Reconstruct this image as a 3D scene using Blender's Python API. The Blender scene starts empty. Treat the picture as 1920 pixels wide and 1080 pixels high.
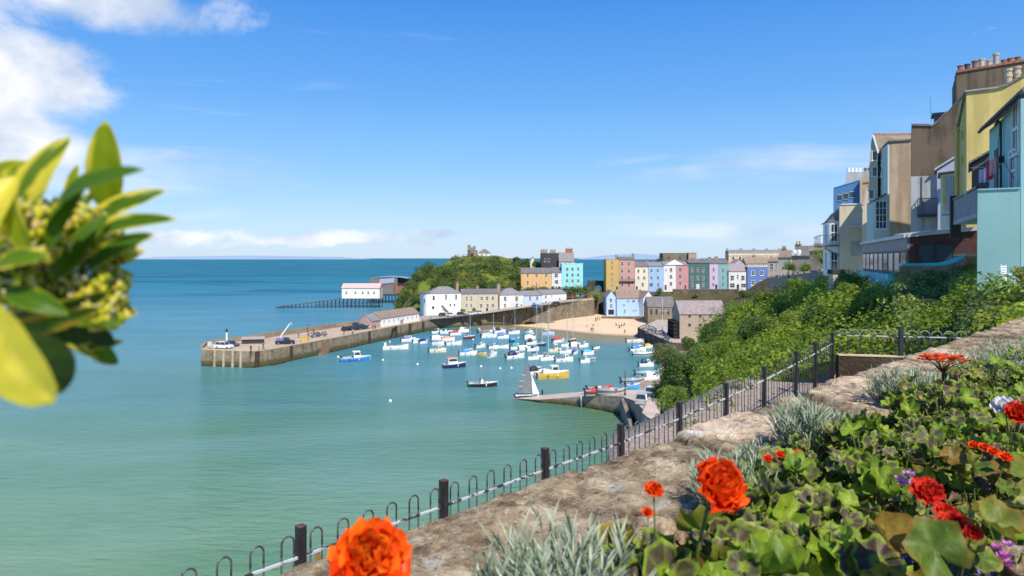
import bpy, math, random
from mathutils import Vector, Matrix, noise
R = math.radians
rnd = random.Random(7)
S = bpy.context.scene
COL = S.collection
# ------------------------------------------------ camera, sky, sun, exposure
F = 1280.0; HY = 484.0; H = 28.0
cam = bpy.data.cameras.new('camera'); camo = bpy.data.objects.new('camera', cam); COL.objects.link(camo)
camo.location = (0, 0, H); camo.rotation_euler = (R(90), 0, 0)
cam.sensor_width = 36; cam.lens = 24.0; cam.shift_y = -(540 - HY) / 1920.0
cam.clip_start = 0.05; cam.clip_end = 90000
cam.dof.use_dof = True; cam.dof.focus_distance = 4.0; cam.dof.aperture_fstop = 5.6
S.camera = camo
S.render.resolution_x = 1024; S.render.resolution_y = 576
S.view_settings.view_transform = 'Standard'; S.view_settings.look = 'None'
S.view_settings.exposure = 0.25; S.view_settings.gamma = 1.0
SUN = Vector((0.24, -0.62, 0.745)).normalized()
sun = bpy.data.lights.new('sun', 'SUN'); sun.energy = 5.0; sun.angle = R(0.5); sun.color = (1.0, 0.93, 0.82)
suno = bpy.data.objects.new('sun', sun); COL.objects.link(suno)
suno.rotation_euler = SUN.to_track_quat('Z', 'Y').to_euler()

def N(nt, t, **k):
    n = nt.nodes.new(t)
    for a, b in k.items():
        if a.startswith('i_'):
            key = a[2:]
            key = int(key) if key.isdigit() else key.replace('_', ' ')
            n.inputs[key].default_value = b
        else: setattr(n, a, b)
    return n
def mth(nt, op, a, b=None, c=None):
    n = nt.nodes.new('ShaderNodeMath'); n.operation = op
    for i, x in enumerate((a, b, c)):
        if x is None: continue
        if isinstance(x, (int, float)): n.inputs[i].default_value = x
        else: nt.links.new(x, n.inputs[i])
    return n.outputs[0]
def mixc(nt, f, a, b, mode='MIX'):
    n = nt.nodes.new('ShaderNodeMix'); n.data_type = 'RGBA'; n.blend_type = mode
    for i, x in ((0, f), (6, a), (7, b)):
        if isinstance(x, (int, float)): n.inputs[i].default_value = x
        elif isinstance(x, (tuple, list)): n.inputs[i].default_value = tuple(x) + (1,) * (4 - len(x))
        else: nt.links.new(x, n.inputs[i])
    return n.outputs[2]
def mrange(nt, v, a, b, c=0.0, d=1.0, smooth=True):
    n = nt.nodes.new('ShaderNodeMapRange'); n.clamp = True
    if smooth: n.interpolation_type = 'SMOOTHSTEP'
    nt.links.new(v, n.inputs[0])
    for i, x in enumerate((a, b, c, d)): n.inputs[i + 1].default_value = x
    return n.outputs[0]
def noi(nt, vec, scale, detail=3, rough=0.55, dist=0.0):
    n = nt.nodes.new('ShaderNodeTexNoise'); n.inputs['Scale'].default_value = scale
    n.inputs['Detail'].default_value = detail; n.inputs['Roughness'].default_value = rough
    n.inputs['Distortion'].default_value = dist
    nt.links.new(vec, n.inputs['Vector']); return n.outputs[0]
def vmap(nt, vec, sc=(1, 1, 1), loc=(0, 0, 0), rot=(0, 0, 0)):
    n = nt.nodes.new('ShaderNodeMapping'); n.inputs['Scale'].default_value = sc
    n.inputs['Location'].default_value = loc; n.inputs['Rotation'].default_value = rot
    nt.links.new(vec, n.inputs['Vector']); return n.outputs[0]

W = bpy.data.worlds.new('World'); S.world = W; W.use_nodes = True
nt = W.node_tree; nt.nodes.clear()
sky = N(nt, 'ShaderNodeTexSky', sky_type='NISHITA', sun_disc=False)
sky.sun_elevation = math.asin(SUN.z); sky.sun_rotation = math.atan2(SUN.x, SUN.y)
sky.altitude = 0; sky.air_density = 1.0; sky.dust_density = 0.35; sky.ozone_density = 2.2
hs = N(nt, 'ShaderNodeHueSaturation'); hs.inputs['Saturation'].default_value = 1.22; hs.inputs['Hue'].default_value = 0.497
nt.links.new(sky.outputs[0], hs.inputs['Color'])
tc = N(nt, 'ShaderNodeTexCoord').outputs['Generated']
def skydir(px, py): return Vector(((px - 960) / F, 1.0, (HY - py) / F)).normalized()
def lobe(px, py, rx, ry):
    c = skydir(px, py)
    s1 = nt.nodes.new('ShaderNodeVectorMath'); s1.operation = 'SUBTRACT'; nt.links.new(tc, s1.inputs[0]); s1.inputs[1].default_value = c
    s2 = nt.nodes.new('ShaderNodeVectorMath'); s2.operation = 'MULTIPLY'; nt.links.new(s1.outputs[0], s2.inputs[0])
    k = F
    s2.inputs[1].default_value = (k / rx * 1.15, k / rx * 0.7, k / ry * 1.1)
    s3 = nt.nodes.new('ShaderNodeVectorMath'); s3.operation = 'LENGTH'; nt.links.new(s2.outputs[0], s3.inputs[0])
    return mrange(nt, s3.outputs['Value'], 1.0, 0.0, 0.0, 1.0, False)
def cmax(lst):
    o = lst[0]
    for x in lst[1:]: o = mth(nt, 'MAXIMUM', o, x)
    return o
cum = cmax([lobe(150, -10, 520, 140), lobe(95, 130, 260, 140), lobe(-40, 265, 230, 120), lobe(-60, 150, 200, 200)])
n1 = noi(nt, vmap(nt, tc, (1, 1, 1.5)), 5.5, 10, 0.58, 0.25)
d1 = mrange(nt, mth(nt, 'ADD', mth(nt, 'MULTIPLY', cum, 0.75), n1), 0.80, 1.06)
low = cmax([lobe(700, 447, 230, 30), lobe(560, 452, 200, 24), lobe(360, 446, 200, 34), lobe(820, 440, 110, 20)])
n2 = noi(nt, vmap(nt, tc, (1, 1, 2.2)), 17, 8, 0.6, 0.2)
d2 = mth(nt, 'MULTIPLY', mrange(nt, mth(nt, 'ADD', mth(nt, 'MULTIPLY', low, 0.6), n2), 0.70, 0.95), 0.85)
wis = cmax([lobe(1380, 430, 420, 40), lobe(1450, 290, 420, 80), lobe(250, 330, 400, 90), lobe(1040, 378, 90, 12), lobe(330, 292, 60, 22)])
n3 = noi(nt, vmap(nt, tc, (1, 1, 9), rot=(0, R(4), 0)), 4, 6, 0.5, 0.6)
d3 = mth(nt, 'MULTIPLY', mrange(nt, mth(nt, 'ADD', mth(nt, 'MULTIPLY', wis, 0.5), n3), 0.62, 1.0), 0.4)
dens = cmax([d1, d2, d3])
n4 = noi(nt, vmap(nt, tc, (1, 1, 1.4), loc=(.3, .1, -.03)), 7, 5, 0.55)
ccol = mixc(nt, mrange(nt, n4, 0.35, 0.62), (0.50, 0.60, 0.78), (0.92, 0.93, 0.97))
sz_ = nt.nodes.new('ShaderNodeSeparateXYZ'); nt.links.new(tc, sz_.inputs[0])
rp_ = nt.nodes.new('ShaderNodeValToRGB'); nt.links.new(mrange(nt, sz_.outputs[2], 0.0, 0.5, 0, 1, False), rp_.inputs[0])
e_ = rp_.color_ramp.elements; e_[0].position = 0; e_[0].color = (.46, .62, .80, 1); e_[1].position = 1; e_[1].color = (.022, .165, .60, 1)
for p_, c_ in ((0.1, (.39, .60, .85)), (0.25, (.24, .49, .84)), (0.45, (.12, .36, .80)), (0.7, (.050, .25, .72))): q_ = e_.new(p_); q_.color = c_ + (1,)
b1 = N(nt, 'ShaderNodeBackground'); b1.inputs[1].default_value = 1.03
sc_ = N(nt, 'ShaderNodeVectorMath', operation='SCALE'); nt.links.new(hs.outputs[0], sc_.inputs[0]); sc_.inputs[3].default_value = 0.12
nt.links.new(mixc(nt, 0.82, sc_.outputs[0], rp_.outputs[0]), b1.inputs[0])
b2 = N(nt, 'ShaderNodeBackground'); b2.inputs[1].default_value = 0.95; nt.links.new(ccol, b2.inputs[0])
mx = N(nt, 'ShaderNodeMixShader'); nt.links.new(dens, mx.inputs[0]); nt.links.new(b1.outputs[0], mx.inputs[1]); nt.links.new(b2.outputs[0], mx.inputs[2])
wo = N(nt, 'ShaderNodeOutputWorld'); nt.links.new(mx.outputs[0], wo.inputs[0])

# ------------------------------------------------ geometry helpers
def P(px, py, Y): return Vector(((px - 960) / F * Y, Y, H - (py - HY) / F * Y))
def G(px, py, z=0.0): return P(px, py, (H - z) * F / (py - HY))
class MB:
    def __init__(s): s.v = []; s.f = []; s.m = []; s.c = []; s.M = None; s.k = None
    def add(s, vs, fs, mi=0, cols=None):
        b = len(s.v)
        for i, p in enumerate(vs):
            p = Vector(p)
            if s.M is not None: p = s.M @ p
            s.v.append(p)
            s.c.append(cols[i] if cols else (s.k or (1, 1, 1)))
        for f in fs: s.f.append([b + i for i in f]); s.m.append(mi)
        return s
    def box(s, x0, x1, y0, y1, z0, z1, mi=0):
        return s.add([(x0, y0, z0), (x1, y0, z0), (x1, y1, z0), (x0, y1, z0), (x0, y0, z1), (x1, y0, z1), (x1, y1, z1), (x0, y1, z1)],
                     [(0, 3, 2, 1), (4, 5, 6, 7), (0, 1, 5, 4), (1, 2, 6, 5), (2, 3, 7, 6), (3, 0, 4, 7)], mi)
    def hexa(s, b, t, mi=0):   # bottom 4 and top 4 points
        return s.add(list(b) + list(t), [(0, 3, 2, 1), (4, 5, 6, 7), (0, 1, 5, 4), (1, 2, 6, 5), (2, 3, 7, 6), (3, 0, 4, 7)], mi)
    def prism(s, poly, vec, mi=0):
        n = len(poly); vec = Vector(vec)
        vs = [Vector(p) for p in poly]; vs += [p + vec for p in vs]
        fs = [list(range(n))[::-1], list(range(n, 2 * n))] + [(i, (i + 1) % n, n + (i + 1) % n, n + i) for i in range(n)]
        return s.add(vs, fs, mi)
    def tube(s, pts, r, n=6, mi=0, caps=True):
        pts = [Vector(p) for p in pts]; rs = r if isinstance(r, (list, tuple)) else [r] * len(pts)
        vs = []; fs = []
        up = None
        for i, p in enumerate(pts):
            d = (pts[min(i + 1, len(pts) - 1)] - pts[max(i - 1, 0)]).normalized()
            if up is None or abs(up.dot(d)) > 0.99: up = Vector((0, 0, 1)) if abs(d.z) < 0.9 else Vector((1, 0, 0))
            a = d.cross(up).normalized(); b = a.cross(d).normalized(); up = b
            for k in range(n):
                t = 2 * math.pi * k / n + math.pi / n
                vs.append(p + (a * math.cos(t) + b * math.sin(t)) * rs[i])
        for i in range(len(pts) - 1):
            for k in range(n):
                fs.append((i * n + k, i * n + (k + 1) % n, (i + 1) * n + (k + 1) % n, (i + 1) * n + k))
        if caps: fs.append(list(range(n))[::-1]); fs.append([(len(pts) - 1) * n + k for k in range(n)])
        return s.add(vs, fs, mi)
    def lathe(s, prof, n=12, o=(0, 0, 0), mi=0):
        o = Vector(o); vs = []; fs = []
        for r, z in prof:
            for k in range(n):
                t = 2 * math.pi * k / n; vs.append(o + Vector((r * math.cos(t), r * math.sin(t), z)))
        for i in range(len(prof) - 1):
            for k in range(n): fs.append((i * n + k, i * n + (k + 1) % n, (i + 1) * n + (k + 1) % n, (i + 1) * n + k))
        fs.append(list(range(n))[::-1]); fs.append([(len(prof) - 1) * n + k for k in range(n)])
        return s.add(vs, fs, mi)
    def ball(s, c, r, n=8, mi=0, jit=0.0, seed=0):
        c = Vector(c); rr = r if isinstance(r, (tuple, list)) else (r, r, r); vs = [c + Vector((0, 0, -rr[2]))]; fs = []
        m = max(3, n // 2)
        for i in range(1, m):
            ph = -math.pi / 2 + math.pi * i / m
            for k in range(n):
                t = 2 * math.pi * k / n
                d = Vector((math.cos(ph) * math.cos(t), math.cos(ph) * math.sin(t), math.sin(ph)))
                q = 1 + (jit * noise.noise(d * 1.7 + Vector((seed * 3.1, seed, 0))) if jit else 0)
                vs.append(c + Vector((d.x * rr[0], d.y * rr[1], d.z * rr[2])) * 1 * q if not jit else c + Vector((d.x * rr[0] * q, d.y * rr[1] * q, d.z * rr[2] * q)))
        vs.append(c + Vector((0, 0, rr[2])))
        for k in range(n): fs.append((0, 1 + (k + 1) % n, 1 + k))
        for i in range(m - 2):
            for k in range(n):
                a = 1 + i * n; fs.append((a + k, a + (k + 1) % n, a + n + (k + 1) % n, a + n + k))
        a = 1 + (m - 2) * n; l = len(vs) - 1
        for k in range(n): fs.append((a + k, a + (k + 1) % n, l))
        return s.add(vs, fs, mi)
    def mesh(s, name, mats, smooth=False, color=False):
        me = bpy.data.meshes.new(name)
        me.from_pydata([tuple(p) for p in s.v], [], s.f)
        for m in (mats if isinstance(mats, (list, tuple)) else [mats]): me.materials.append(m)
        if any(s.m): me.polygons.foreach_set('material_index', s.m)
        if smooth: me.polygons.foreach_set('use_smooth', [True] * len(me.polygons))
        if color:
            ca = me.color_attributes.new('Col', 'FLOAT_COLOR', 'POINT')
            buf = []
            for c in s.c: buf += [c[0], c[1], c[2], 1.0]
            ca.data.foreach_set('color', buf)
        me.update(); return me
    def build(s, name, mats, parent=None, smooth=False, color=False):
        return link(name, s.mesh(name, mats, smooth, color), parent)
def link(name, me, parent=None, loc=None, rz=None):
    o = bpy.data.objects.new(name, me); COL.objects.link(o)
    if parent is not None: o.parent = parent
    if loc is not None: o.location = loc
    if rz is not None: o.rotation_euler = (0, 0, rz)
    return o
def tag(o, label=None, cat=None, group=None, kind=None):
    if label: o['label'] = label
    if cat: o['category'] = cat
    if group: o['group'] = group
    if kind: o['kind'] = kind
    return o
def empty(name, loc=(0, 0, 0), rz=0.0, label=None, cat=None, group=None):
    o = bpy.data.objects.new(name, None); o.empty_display_size = 0.3; COL.objects.link(o)
    o.location = loc; o.rotation_euler = (0, 0, rz); return tag(o, label, cat, group)
def struct(o): o['kind'] = 'structure'; return o
def copy_tree(o, parent=None):
    c = o.copy(); COL.objects.link(c)
    if parent is not None: c.parent = parent
    for ch in list(o.children): copy_tree(ch, c)
    return c

# ------------------------------------------------ materials
def base_mat(name, rough=0.8, spec=0.3, metal=0.0):
    m = bpy.data.materials.new(name); m.use_nodes = True; nt = m.node_tree
    b = nt.nodes['Principled BSDF']; b.inputs['Roughness'].default_value = rough
    b.inputs['Specular IOR Level'].default_value = spec; b.inputs['Metallic'].default_value = metal
    pos = nt.nodes.new('ShaderNodeNewGeometry').outputs['Position']
    return m, nt, b, pos
def bump(nt, b, h, strength, dist):
    n = nt.nodes.new('ShaderNodeBump'); n.inputs['Strength'].default_value = strength; n.inputs['Distance'].default_value = dist
    nt.links.new(h, n.inputs['Height']); nt.links.new(n.outputs[0], b.inputs['Normal'])
MATS = {}
def plain(name, c, rough=0.6, var=0.12, sc=1.2, metal=0.0, spec=0.4, bs=0.0, bd=0.02, streak=0.0):
    if name in MATS: return MATS[name]
    m, nt, b, pos = base_mat(name, rough, spec, metal)
    n = noi(nt, pos, sc, 5, 0.6)
    col = mixc(nt, mrange(nt, n, 0.3, 0.7), tuple(x * (1 - var) for x in c), tuple(min(1, x * (1 + var)) for x in c))
    if streak:
        s = noi(nt, vmap(nt, pos, (1, 1, 0.12)), 2.2, 4, 0.6)
        col = mixc(nt, mth(nt, 'MULTIPLY', mrange(nt, s, 0.5, 0.75), streak), col, tuple(x * 0.45 for x in c))
    nt.links.new(col, b.inputs['Base Color'])
    if bs: bump(nt, b, noi(nt, pos, sc * 8, 4), bs, bd)
    MATS[name] = m; return m
def render_mat(name, c, stain=0.35, sc=0.5, dark=(0.09, 0.085, 0.07)):   # painted render with weather stains
    if name in MATS: return MATS[name]
    m, nt, b, pos = base_mat(name, 0.85, 0.2)
    n = noi(nt, pos, sc, 6, 0.65); s = noi(nt, vmap(nt, pos, (1, 1, 0.1)), 1.6, 5, 0.6)
    col = mixc(nt, mrange(nt, n, 0.3, 0.75), tuple(x * 0.9 for x in c), tuple(min(1, x * 1.06) for x in c))
    w = mth(nt, 'MULTIPLY', mrange(nt, mth(nt, 'ADD', mth(nt, 'MULTIPLY', n, 0.5), mth(nt, 'MULTIPLY', s, 0.5)), 0.45, 0.60), stain)
    col = mixc(nt, w, col, dark)
    nt.links.new(col, b.inputs['Base Color']); bump(nt, b, noi(nt, pos, 14, 4), 0.25, 0.02)
    MATS[name] = m; return m
def stone_mat(name, c1, c2, scale=(1.6, 1.6, 3.0), mortar=(0.3, 0.27, 0.22), algae=None, streak=0.3, mort=0.05, bd=0.05):
    if name in MATS: return MATS[name]
    m, nt, b, pos = base_mat(name, 0.9, 0.15)
    v = vmap(nt, pos, scale)
    vd = nt.nodes.new('ShaderNodeTexVoronoi'); vd.feature = 'DISTANCE_TO_EDGE'; nt.links.new(v, vd.inputs['Vector']); vd.inputs['Scale'].default_value = 1
    vc = nt.nodes.new('ShaderNodeTexVoronoi'); vc.feature = 'F1'; nt.links.new(v, vc.inputs['Vector']); vc.inputs['Scale'].default_value = 1
    sep = nt.nodes.new('ShaderNodeSeparateColor'); nt.links.new(vc.outputs['Color'], sep.inputs[0])
    n = noi(nt, pos, 0.35, 6, 0.6); nf = noi(nt, pos, 5, 5, 0.6)
    col = mixc(nt, sep.outputs[0], c1, c2)
    col = mixc(nt, mrange(nt, nf, 0.3, 0.7, 0, 0.5), col, tuple(x * 0.55 for x in c1))
    col = mixc(nt, mrange(nt, vd.outputs['Distance'], 0.0, mort, 0.7, 0.0), col, mortar)
    s = noi(nt, vmap(nt, pos, (1, 1, 0.1)), 1.0, 5, 0.65)
    col = mixc(nt, mrange(nt, s, 0.48, 0.7, 0, streak), col, (0.06, 0.05, 0.035))
    col = mixc(nt, mrange(nt, n, 0.4, 0.7, 0, 0.3), col, (0.36, 0.30, 0.2))
    if algae is not None:
        sx = nt.nodes.new('ShaderNodeSeparateXYZ'); nt.links.new(pos, sx.inputs[0])
        zz = mth(nt, 'ADD', sx.outputs[2], mth(nt, 'MULTIPLY', mth(nt, 'SUBTRACT', s, 0.5), 1.6))
        col = mixc(nt, mrange(nt, zz, algae + 0.7, algae - 0.2, 0, 0.85), col, (0.075, 0.07, 0.025))
        col = mixc(nt, mrange(nt, zz, 0.5, 0.1, 0, 0.9), col, (0.03, 0.028, 0.015))
    nt.links.new(col, b.inputs['Base Color'])
    h = mth(nt, 'ADD', mrange(nt, vd.outputs['Distance'], 0, 0.12), mth(nt, 'MULTIPLY', nf, 0.5))
    bump(nt, b, h, 0.6, bd); MATS[name] = m; return m
def roof_mat(name, c, sc=2.5, lichen=0.3):
    if name in MATS: return MATS[name]
    m, nt, b, pos = base_mat(name, 0.75, 0.3)
    n = noi(nt, pos, 1.2, 6, 0.7)
    w = nt.nodes.new('ShaderNodeTexWave'); w.bands_direction = 'Z'; nt.links.new(pos, w.inputs['Vector'])
    w.inputs['Scale'].default_value = sc; w.inputs['Distortion'].default_value = 0.4; w.inputs['Detail'].default_value = 2
    col = mixc(nt, mrange(nt, n, 0.3, 0.7), tuple(x * 0.75 for x in c), tuple(x * 1.2 for x in c))
    col = mixc(nt, mrange(nt, w.outputs[1], 0.0, 0.25, 0.35, 0), col, tuple(x * 0.5 for x in c))
    n2 = noi(nt, pos, 0.5, 7, 0.75)
    col = mixc(nt, mrange(nt, n2, 0.52, 0.66, 0, lichen), col, (0.42, 0.33, 0.2))
    nt.links.new(col, b.inputs['Base Color']); bump(nt, b, w.outputs[1], 0.3, 0.03); MATS[name] = m; return m
def leafmat(name, c1, c2, c3=None, trans=0.25, clump=0.6, rough=0.5, dry=0.0):
    if name in MATS: return MATS[name]
    m, nt, b, pos = base_mat(name, rough, 0.35)
    g = nt.nodes.new('ShaderNodeNewGeometry'); n = noi(nt, pos, clump, 4, 0.6)
    col = mixc(nt, g.outputs['Random Per Island'], c1, c2)
    col = mixc(nt, mrange(nt, n, 0.42, 0.64, 0, 0.8), col, c3 or tuple(x * 1.7 for x in c2))
    if dry: col = mixc(nt, mrange(nt, noi(nt, vmap(nt, pos, (1, 1, 1), (9, 4, 2)), clump * 1.7, 3), 0.55, 0.7, 0, dry), col, (0.16, 0.12, 0.05))
    nt.links.new(col, b.inputs['Base Color'])
    tr = nt.nodes.new('ShaderNodeBsdfTranslucent'); nt.links.new(col, tr.inputs[0])
    ms = nt.nodes.new('ShaderNodeMixShader'); ms.inputs[0].default_value = trans
    nt.links.new(b.outputs[0], ms.inputs[1]); nt.links.new(tr.outputs[0], ms.inputs[2])
    nt.links.new(ms.outputs[0], nt.nodes['Material Output'].inputs[0]); MATS[name] = m; return m
def vcolmat(name, rough=0.45, trans=0.25, spec=0.4, var=0.15, bumpy=0.0, bsc=60):
    m, nt, b, pos = base_mat(name, rough, spec)
    a = nt.nodes.new('ShaderNodeVertexColor'); a.layer_name = 'Col'
    n = noi(nt, pos, 35, 4, 0.6)
    col = mixc(nt, mrange(nt, n, 0.3, 0.7, 0, var * 2), a.outputs[0], (0.02, 0.02, 0.01))
    nt.links.new(col, b.inputs['Base Color'])
    if bumpy: bump(nt, b, noi(nt, pos, bsc, 3), bumpy, 0.004)
    if trans:
        tr = nt.nodes.new('ShaderNodeBsdfTranslucent'); nt.links.new(col, tr.inputs[0])
        ms = nt.nodes.new('ShaderNodeMixShader'); ms.inputs[0].default_value = trans
        nt.links.new(b.outputs[0], ms.inputs[1]); nt.links.new(tr.outputs[0], ms.inputs[2])
        nt.links.new(ms.outputs[0], nt.nodes['Material Output'].inputs[0])
    return m
WHITE = plain('white_paint', (0.78, 0.78, 0.76), 0.5, 0.05)
GEL = plain('boat_gelcoat', (0.80, 0.80, 0.78), 0.25, 0.05, spec=0.5)
DARK = plain('dark_metal', (0.025, 0.025, 0.028), 0.45)
BLK = plain('black_rubber', (0.02, 0.02, 0.022), 0.6)
GREY = plain('grey_paint', (0.3, 0.31, 0.33), 0.5)
STEEL = plain('bare_steel', (0.5, 0.5, 0.5), 0.4, metal=0.6)
WOOD = plain('weathered_wood', (0.17, 0.11, 0.065), 0.7)
m, nt, b, pos = base_mat('window_glass', 0.06, 0.8); b.inputs['Base Color'].default_value = (0.03, 0.038, 0.05, 1); GLASS = m
SLATE = roof_mat('slate_roof', (0.17, 0.155, 0.155)); SLATE2 = roof_mat('grey_slate_roof', (0.24, 0.23, 0.235), lichen=0.12)
BROWNR = roof_mat('brown_tile_roof', (0.27, 0.20, 0.15)); PINKR = roof_mat('weathered_tile_roof', (0.30, 0.25, 0.25), lichen=0.5)
TERRA = plain('terracotta', (0.30, 0.13, 0.075), 0.85, 0.35, 4)
def surf(cols, nx, ny, noise_amp=0.0, nsc=0.1, name=''):
    """cols: [(px, [(py, Y), ...])]; returns grid of world points, real depth at every control point"""
    def ev(ctrl, t):
        n = len(ctrl) - 1; t = min(max(t, 0), 1) * n; i = min(int(t), n - 1); u = t - i
        w = u * u * (3 - 2 * u) * 0.5 + u * 0.5
        return tuple(b + (c - b) * w for b, c in zip(ctrl[i], ctrl[i + 1]))
    C3 = [[tuple(P(px, py, Y)) for py, Y in rows] for px, rows in cols]
    grid = []
    for j in range(ny + 1):
        row3 = [ev(c, j / ny) for c in C3]
        line = []
        for i in range(nx + 1):
            p = Vector(ev(row3, i / nx))
            if noise_amp: p.z += noise_amp * noise.fractal(p * nsc, 0.7, 2.0, 4)
            line.append(p)
        grid.append(line)
    return grid
def grid_mb(grid, mb=None):
    mb = mb or MB(); ny = len(grid); nx = len(grid[0])
    mb.add([p for l in grid for p in l], [(j * nx + i, j * nx + i + 1, (j + 1) * nx + i + 1, (j + 1) * nx + i) for j in range(ny - 1) for i in range(nx - 1)])
    return mb
# ================================================= SEA
m, nt, b, pos = base_mat('sea_water', 0.09, 0.5); b.inputs['IOR'].default_value = 1.333
sx = nt.nodes.new('ShaderNodeSeparateXYZ'); nt.links.new(pos, sx.inputs[0])
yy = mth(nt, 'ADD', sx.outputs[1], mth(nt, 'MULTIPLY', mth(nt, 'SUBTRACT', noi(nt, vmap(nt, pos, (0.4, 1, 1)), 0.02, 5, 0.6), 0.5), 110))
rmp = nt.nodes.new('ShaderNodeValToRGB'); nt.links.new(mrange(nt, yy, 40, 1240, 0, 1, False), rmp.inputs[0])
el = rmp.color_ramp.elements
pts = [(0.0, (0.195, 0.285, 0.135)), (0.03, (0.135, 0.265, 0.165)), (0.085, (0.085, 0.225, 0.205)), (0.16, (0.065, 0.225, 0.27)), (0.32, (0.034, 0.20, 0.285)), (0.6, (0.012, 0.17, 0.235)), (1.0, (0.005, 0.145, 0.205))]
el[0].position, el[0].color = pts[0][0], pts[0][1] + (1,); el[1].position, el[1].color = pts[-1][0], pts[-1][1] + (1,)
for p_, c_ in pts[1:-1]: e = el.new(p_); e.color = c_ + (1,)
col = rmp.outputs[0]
def near(c, r):
    d = nt.nodes.new('ShaderNodeVectorMath'); d.operation = 'DISTANCE'; nt.links.new(pos, d.inputs[0]); d.inputs[1].default_value = c
    return mrange(nt, d.outputs['Value'], r[1], r[0], 0, 1)
n_ = noi(nt, vmap(nt, pos, (0.25, 1, 1)), 0.012, 4, 0.55, 0.5)   # darker blue noise bands far out
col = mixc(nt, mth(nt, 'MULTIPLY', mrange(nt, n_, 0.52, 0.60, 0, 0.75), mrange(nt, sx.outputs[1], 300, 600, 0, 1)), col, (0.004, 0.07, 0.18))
pt_ = noi(nt, vmap(nt, pos, (0.35, 1.2, 1), rot=(0, 0, R(10))), 0.03, 6, 0.6, 0.8)
col = mixc(nt, mrange(nt, pt_, 0.35, 0.65, 0, 1), mixc(nt, 1.0, col, (0.80, 0.90, 0.88), 'MULTIPLY'), mixc(nt, 1.0, col, (1.12, 1.05, 1.12), 'MULTIPLY'))
col = mixc(nt, mth(nt, 'MULTIPLY', mrange(nt, noi(nt, vmap(nt, pos, (0.5, 1, 1)), 0.035, 5, 0.6, 0.6), 0.45, 0.62), mrange(nt, sx.outputs[1], 30, 200, 0.5, 0.15)), col, (0.07, 0.20, 0.10))
col = mixc(nt, near((6, 292, 0), (8, 40)), col, (0.30, 0.20, 0.08))       # sand seen through the shallows
col = mixc(nt, near((42, 255, 0), (20, 42)), col, (0.22, 0.20, 0.11))
col = mixc(nt, mth(nt, 'MULTIPLY', near((20, 118, 0), (6, 30)), 0.6), col, (0.09, 0.15, 0.045))
nt.links.new(col, b.inputs['Base Color'])
w1 = noi(nt, vmap(nt, pos, (0.55, 1.6, 1), rot=(0, 0, R(12))), 0.55, 6, 0.62, 0.3)
w2 = noi(nt, vmap(nt, pos, (0.25, 1.3, 1), rot=(0, 0, R(-8))), 0.10, 4, 0.5)
nb = nt.nodes.new('ShaderNodeBump'); nb.inputs['Strength'].default_value = 0.9; nb.inputs['Distance'].default_value = 0.6
nt.links.new(mth(nt, 'ADD', w1, mth(nt, 'MULTIPLY', w2, 1.2)), nb.inputs['Height'])
df = N(nt, 'ShaderNodeBsdfDiffuse'); nt.links.new(col, df.inputs[0]); nt.links.new(nb.outputs[0], df.inputs['Normal'])
gl = N(nt, 'ShaderNodeBsdfGlossy'); gl.inputs['Roughness'].default_value = 0.12; gl.inputs[0].default_value = (.95, .97, 1, 1); nt.links.new(nb.outputs[0], gl.inputs['Normal'])
fr = N(nt, 'ShaderNodeFresnel'); fr.inputs[0].default_value = 1.33; nt.links.new(nb.outputs[0], fr.inputs['Normal'])
ms = N(nt, 'ShaderNodeMixShader')
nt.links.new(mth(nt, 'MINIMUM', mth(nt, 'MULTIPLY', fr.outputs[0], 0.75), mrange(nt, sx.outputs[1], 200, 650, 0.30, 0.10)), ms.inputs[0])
nt.links.new(df.outputs[0], ms.inputs[1]); nt.links.new(gl.outputs[0], ms.inputs[2]); nt.links.new(ms.outputs[0], nt.nodes['Material Output'].inputs[0])
SEA = m
mb = MB(); mb.add([(-60000, 5, 0), (60000, 5, 0), (60000, 1500, 0), (-60000, 1500, 0), (-60000, 80000, 0), (60000, 80000, 0)], [(0, 1, 2, 3), (3, 2, 5, 4)])
struct(mb.build('sea', SEA))
# distant headlands
HILL = plain('hazed_headland', (0.27, 0.37, 0.47), 0.9, 0.05, 0.0005)  # blue-grey haze of distance is mixed into the hill colour itself
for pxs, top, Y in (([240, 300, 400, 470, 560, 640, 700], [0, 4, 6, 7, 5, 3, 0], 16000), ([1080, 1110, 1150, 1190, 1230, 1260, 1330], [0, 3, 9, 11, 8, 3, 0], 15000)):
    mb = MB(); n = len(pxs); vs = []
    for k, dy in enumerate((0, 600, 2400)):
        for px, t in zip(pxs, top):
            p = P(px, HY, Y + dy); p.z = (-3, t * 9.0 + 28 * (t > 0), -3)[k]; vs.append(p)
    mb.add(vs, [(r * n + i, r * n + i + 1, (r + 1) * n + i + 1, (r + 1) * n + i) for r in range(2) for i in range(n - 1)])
    struct(mb.build('distant_hills', HILL, smooth=True))

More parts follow.
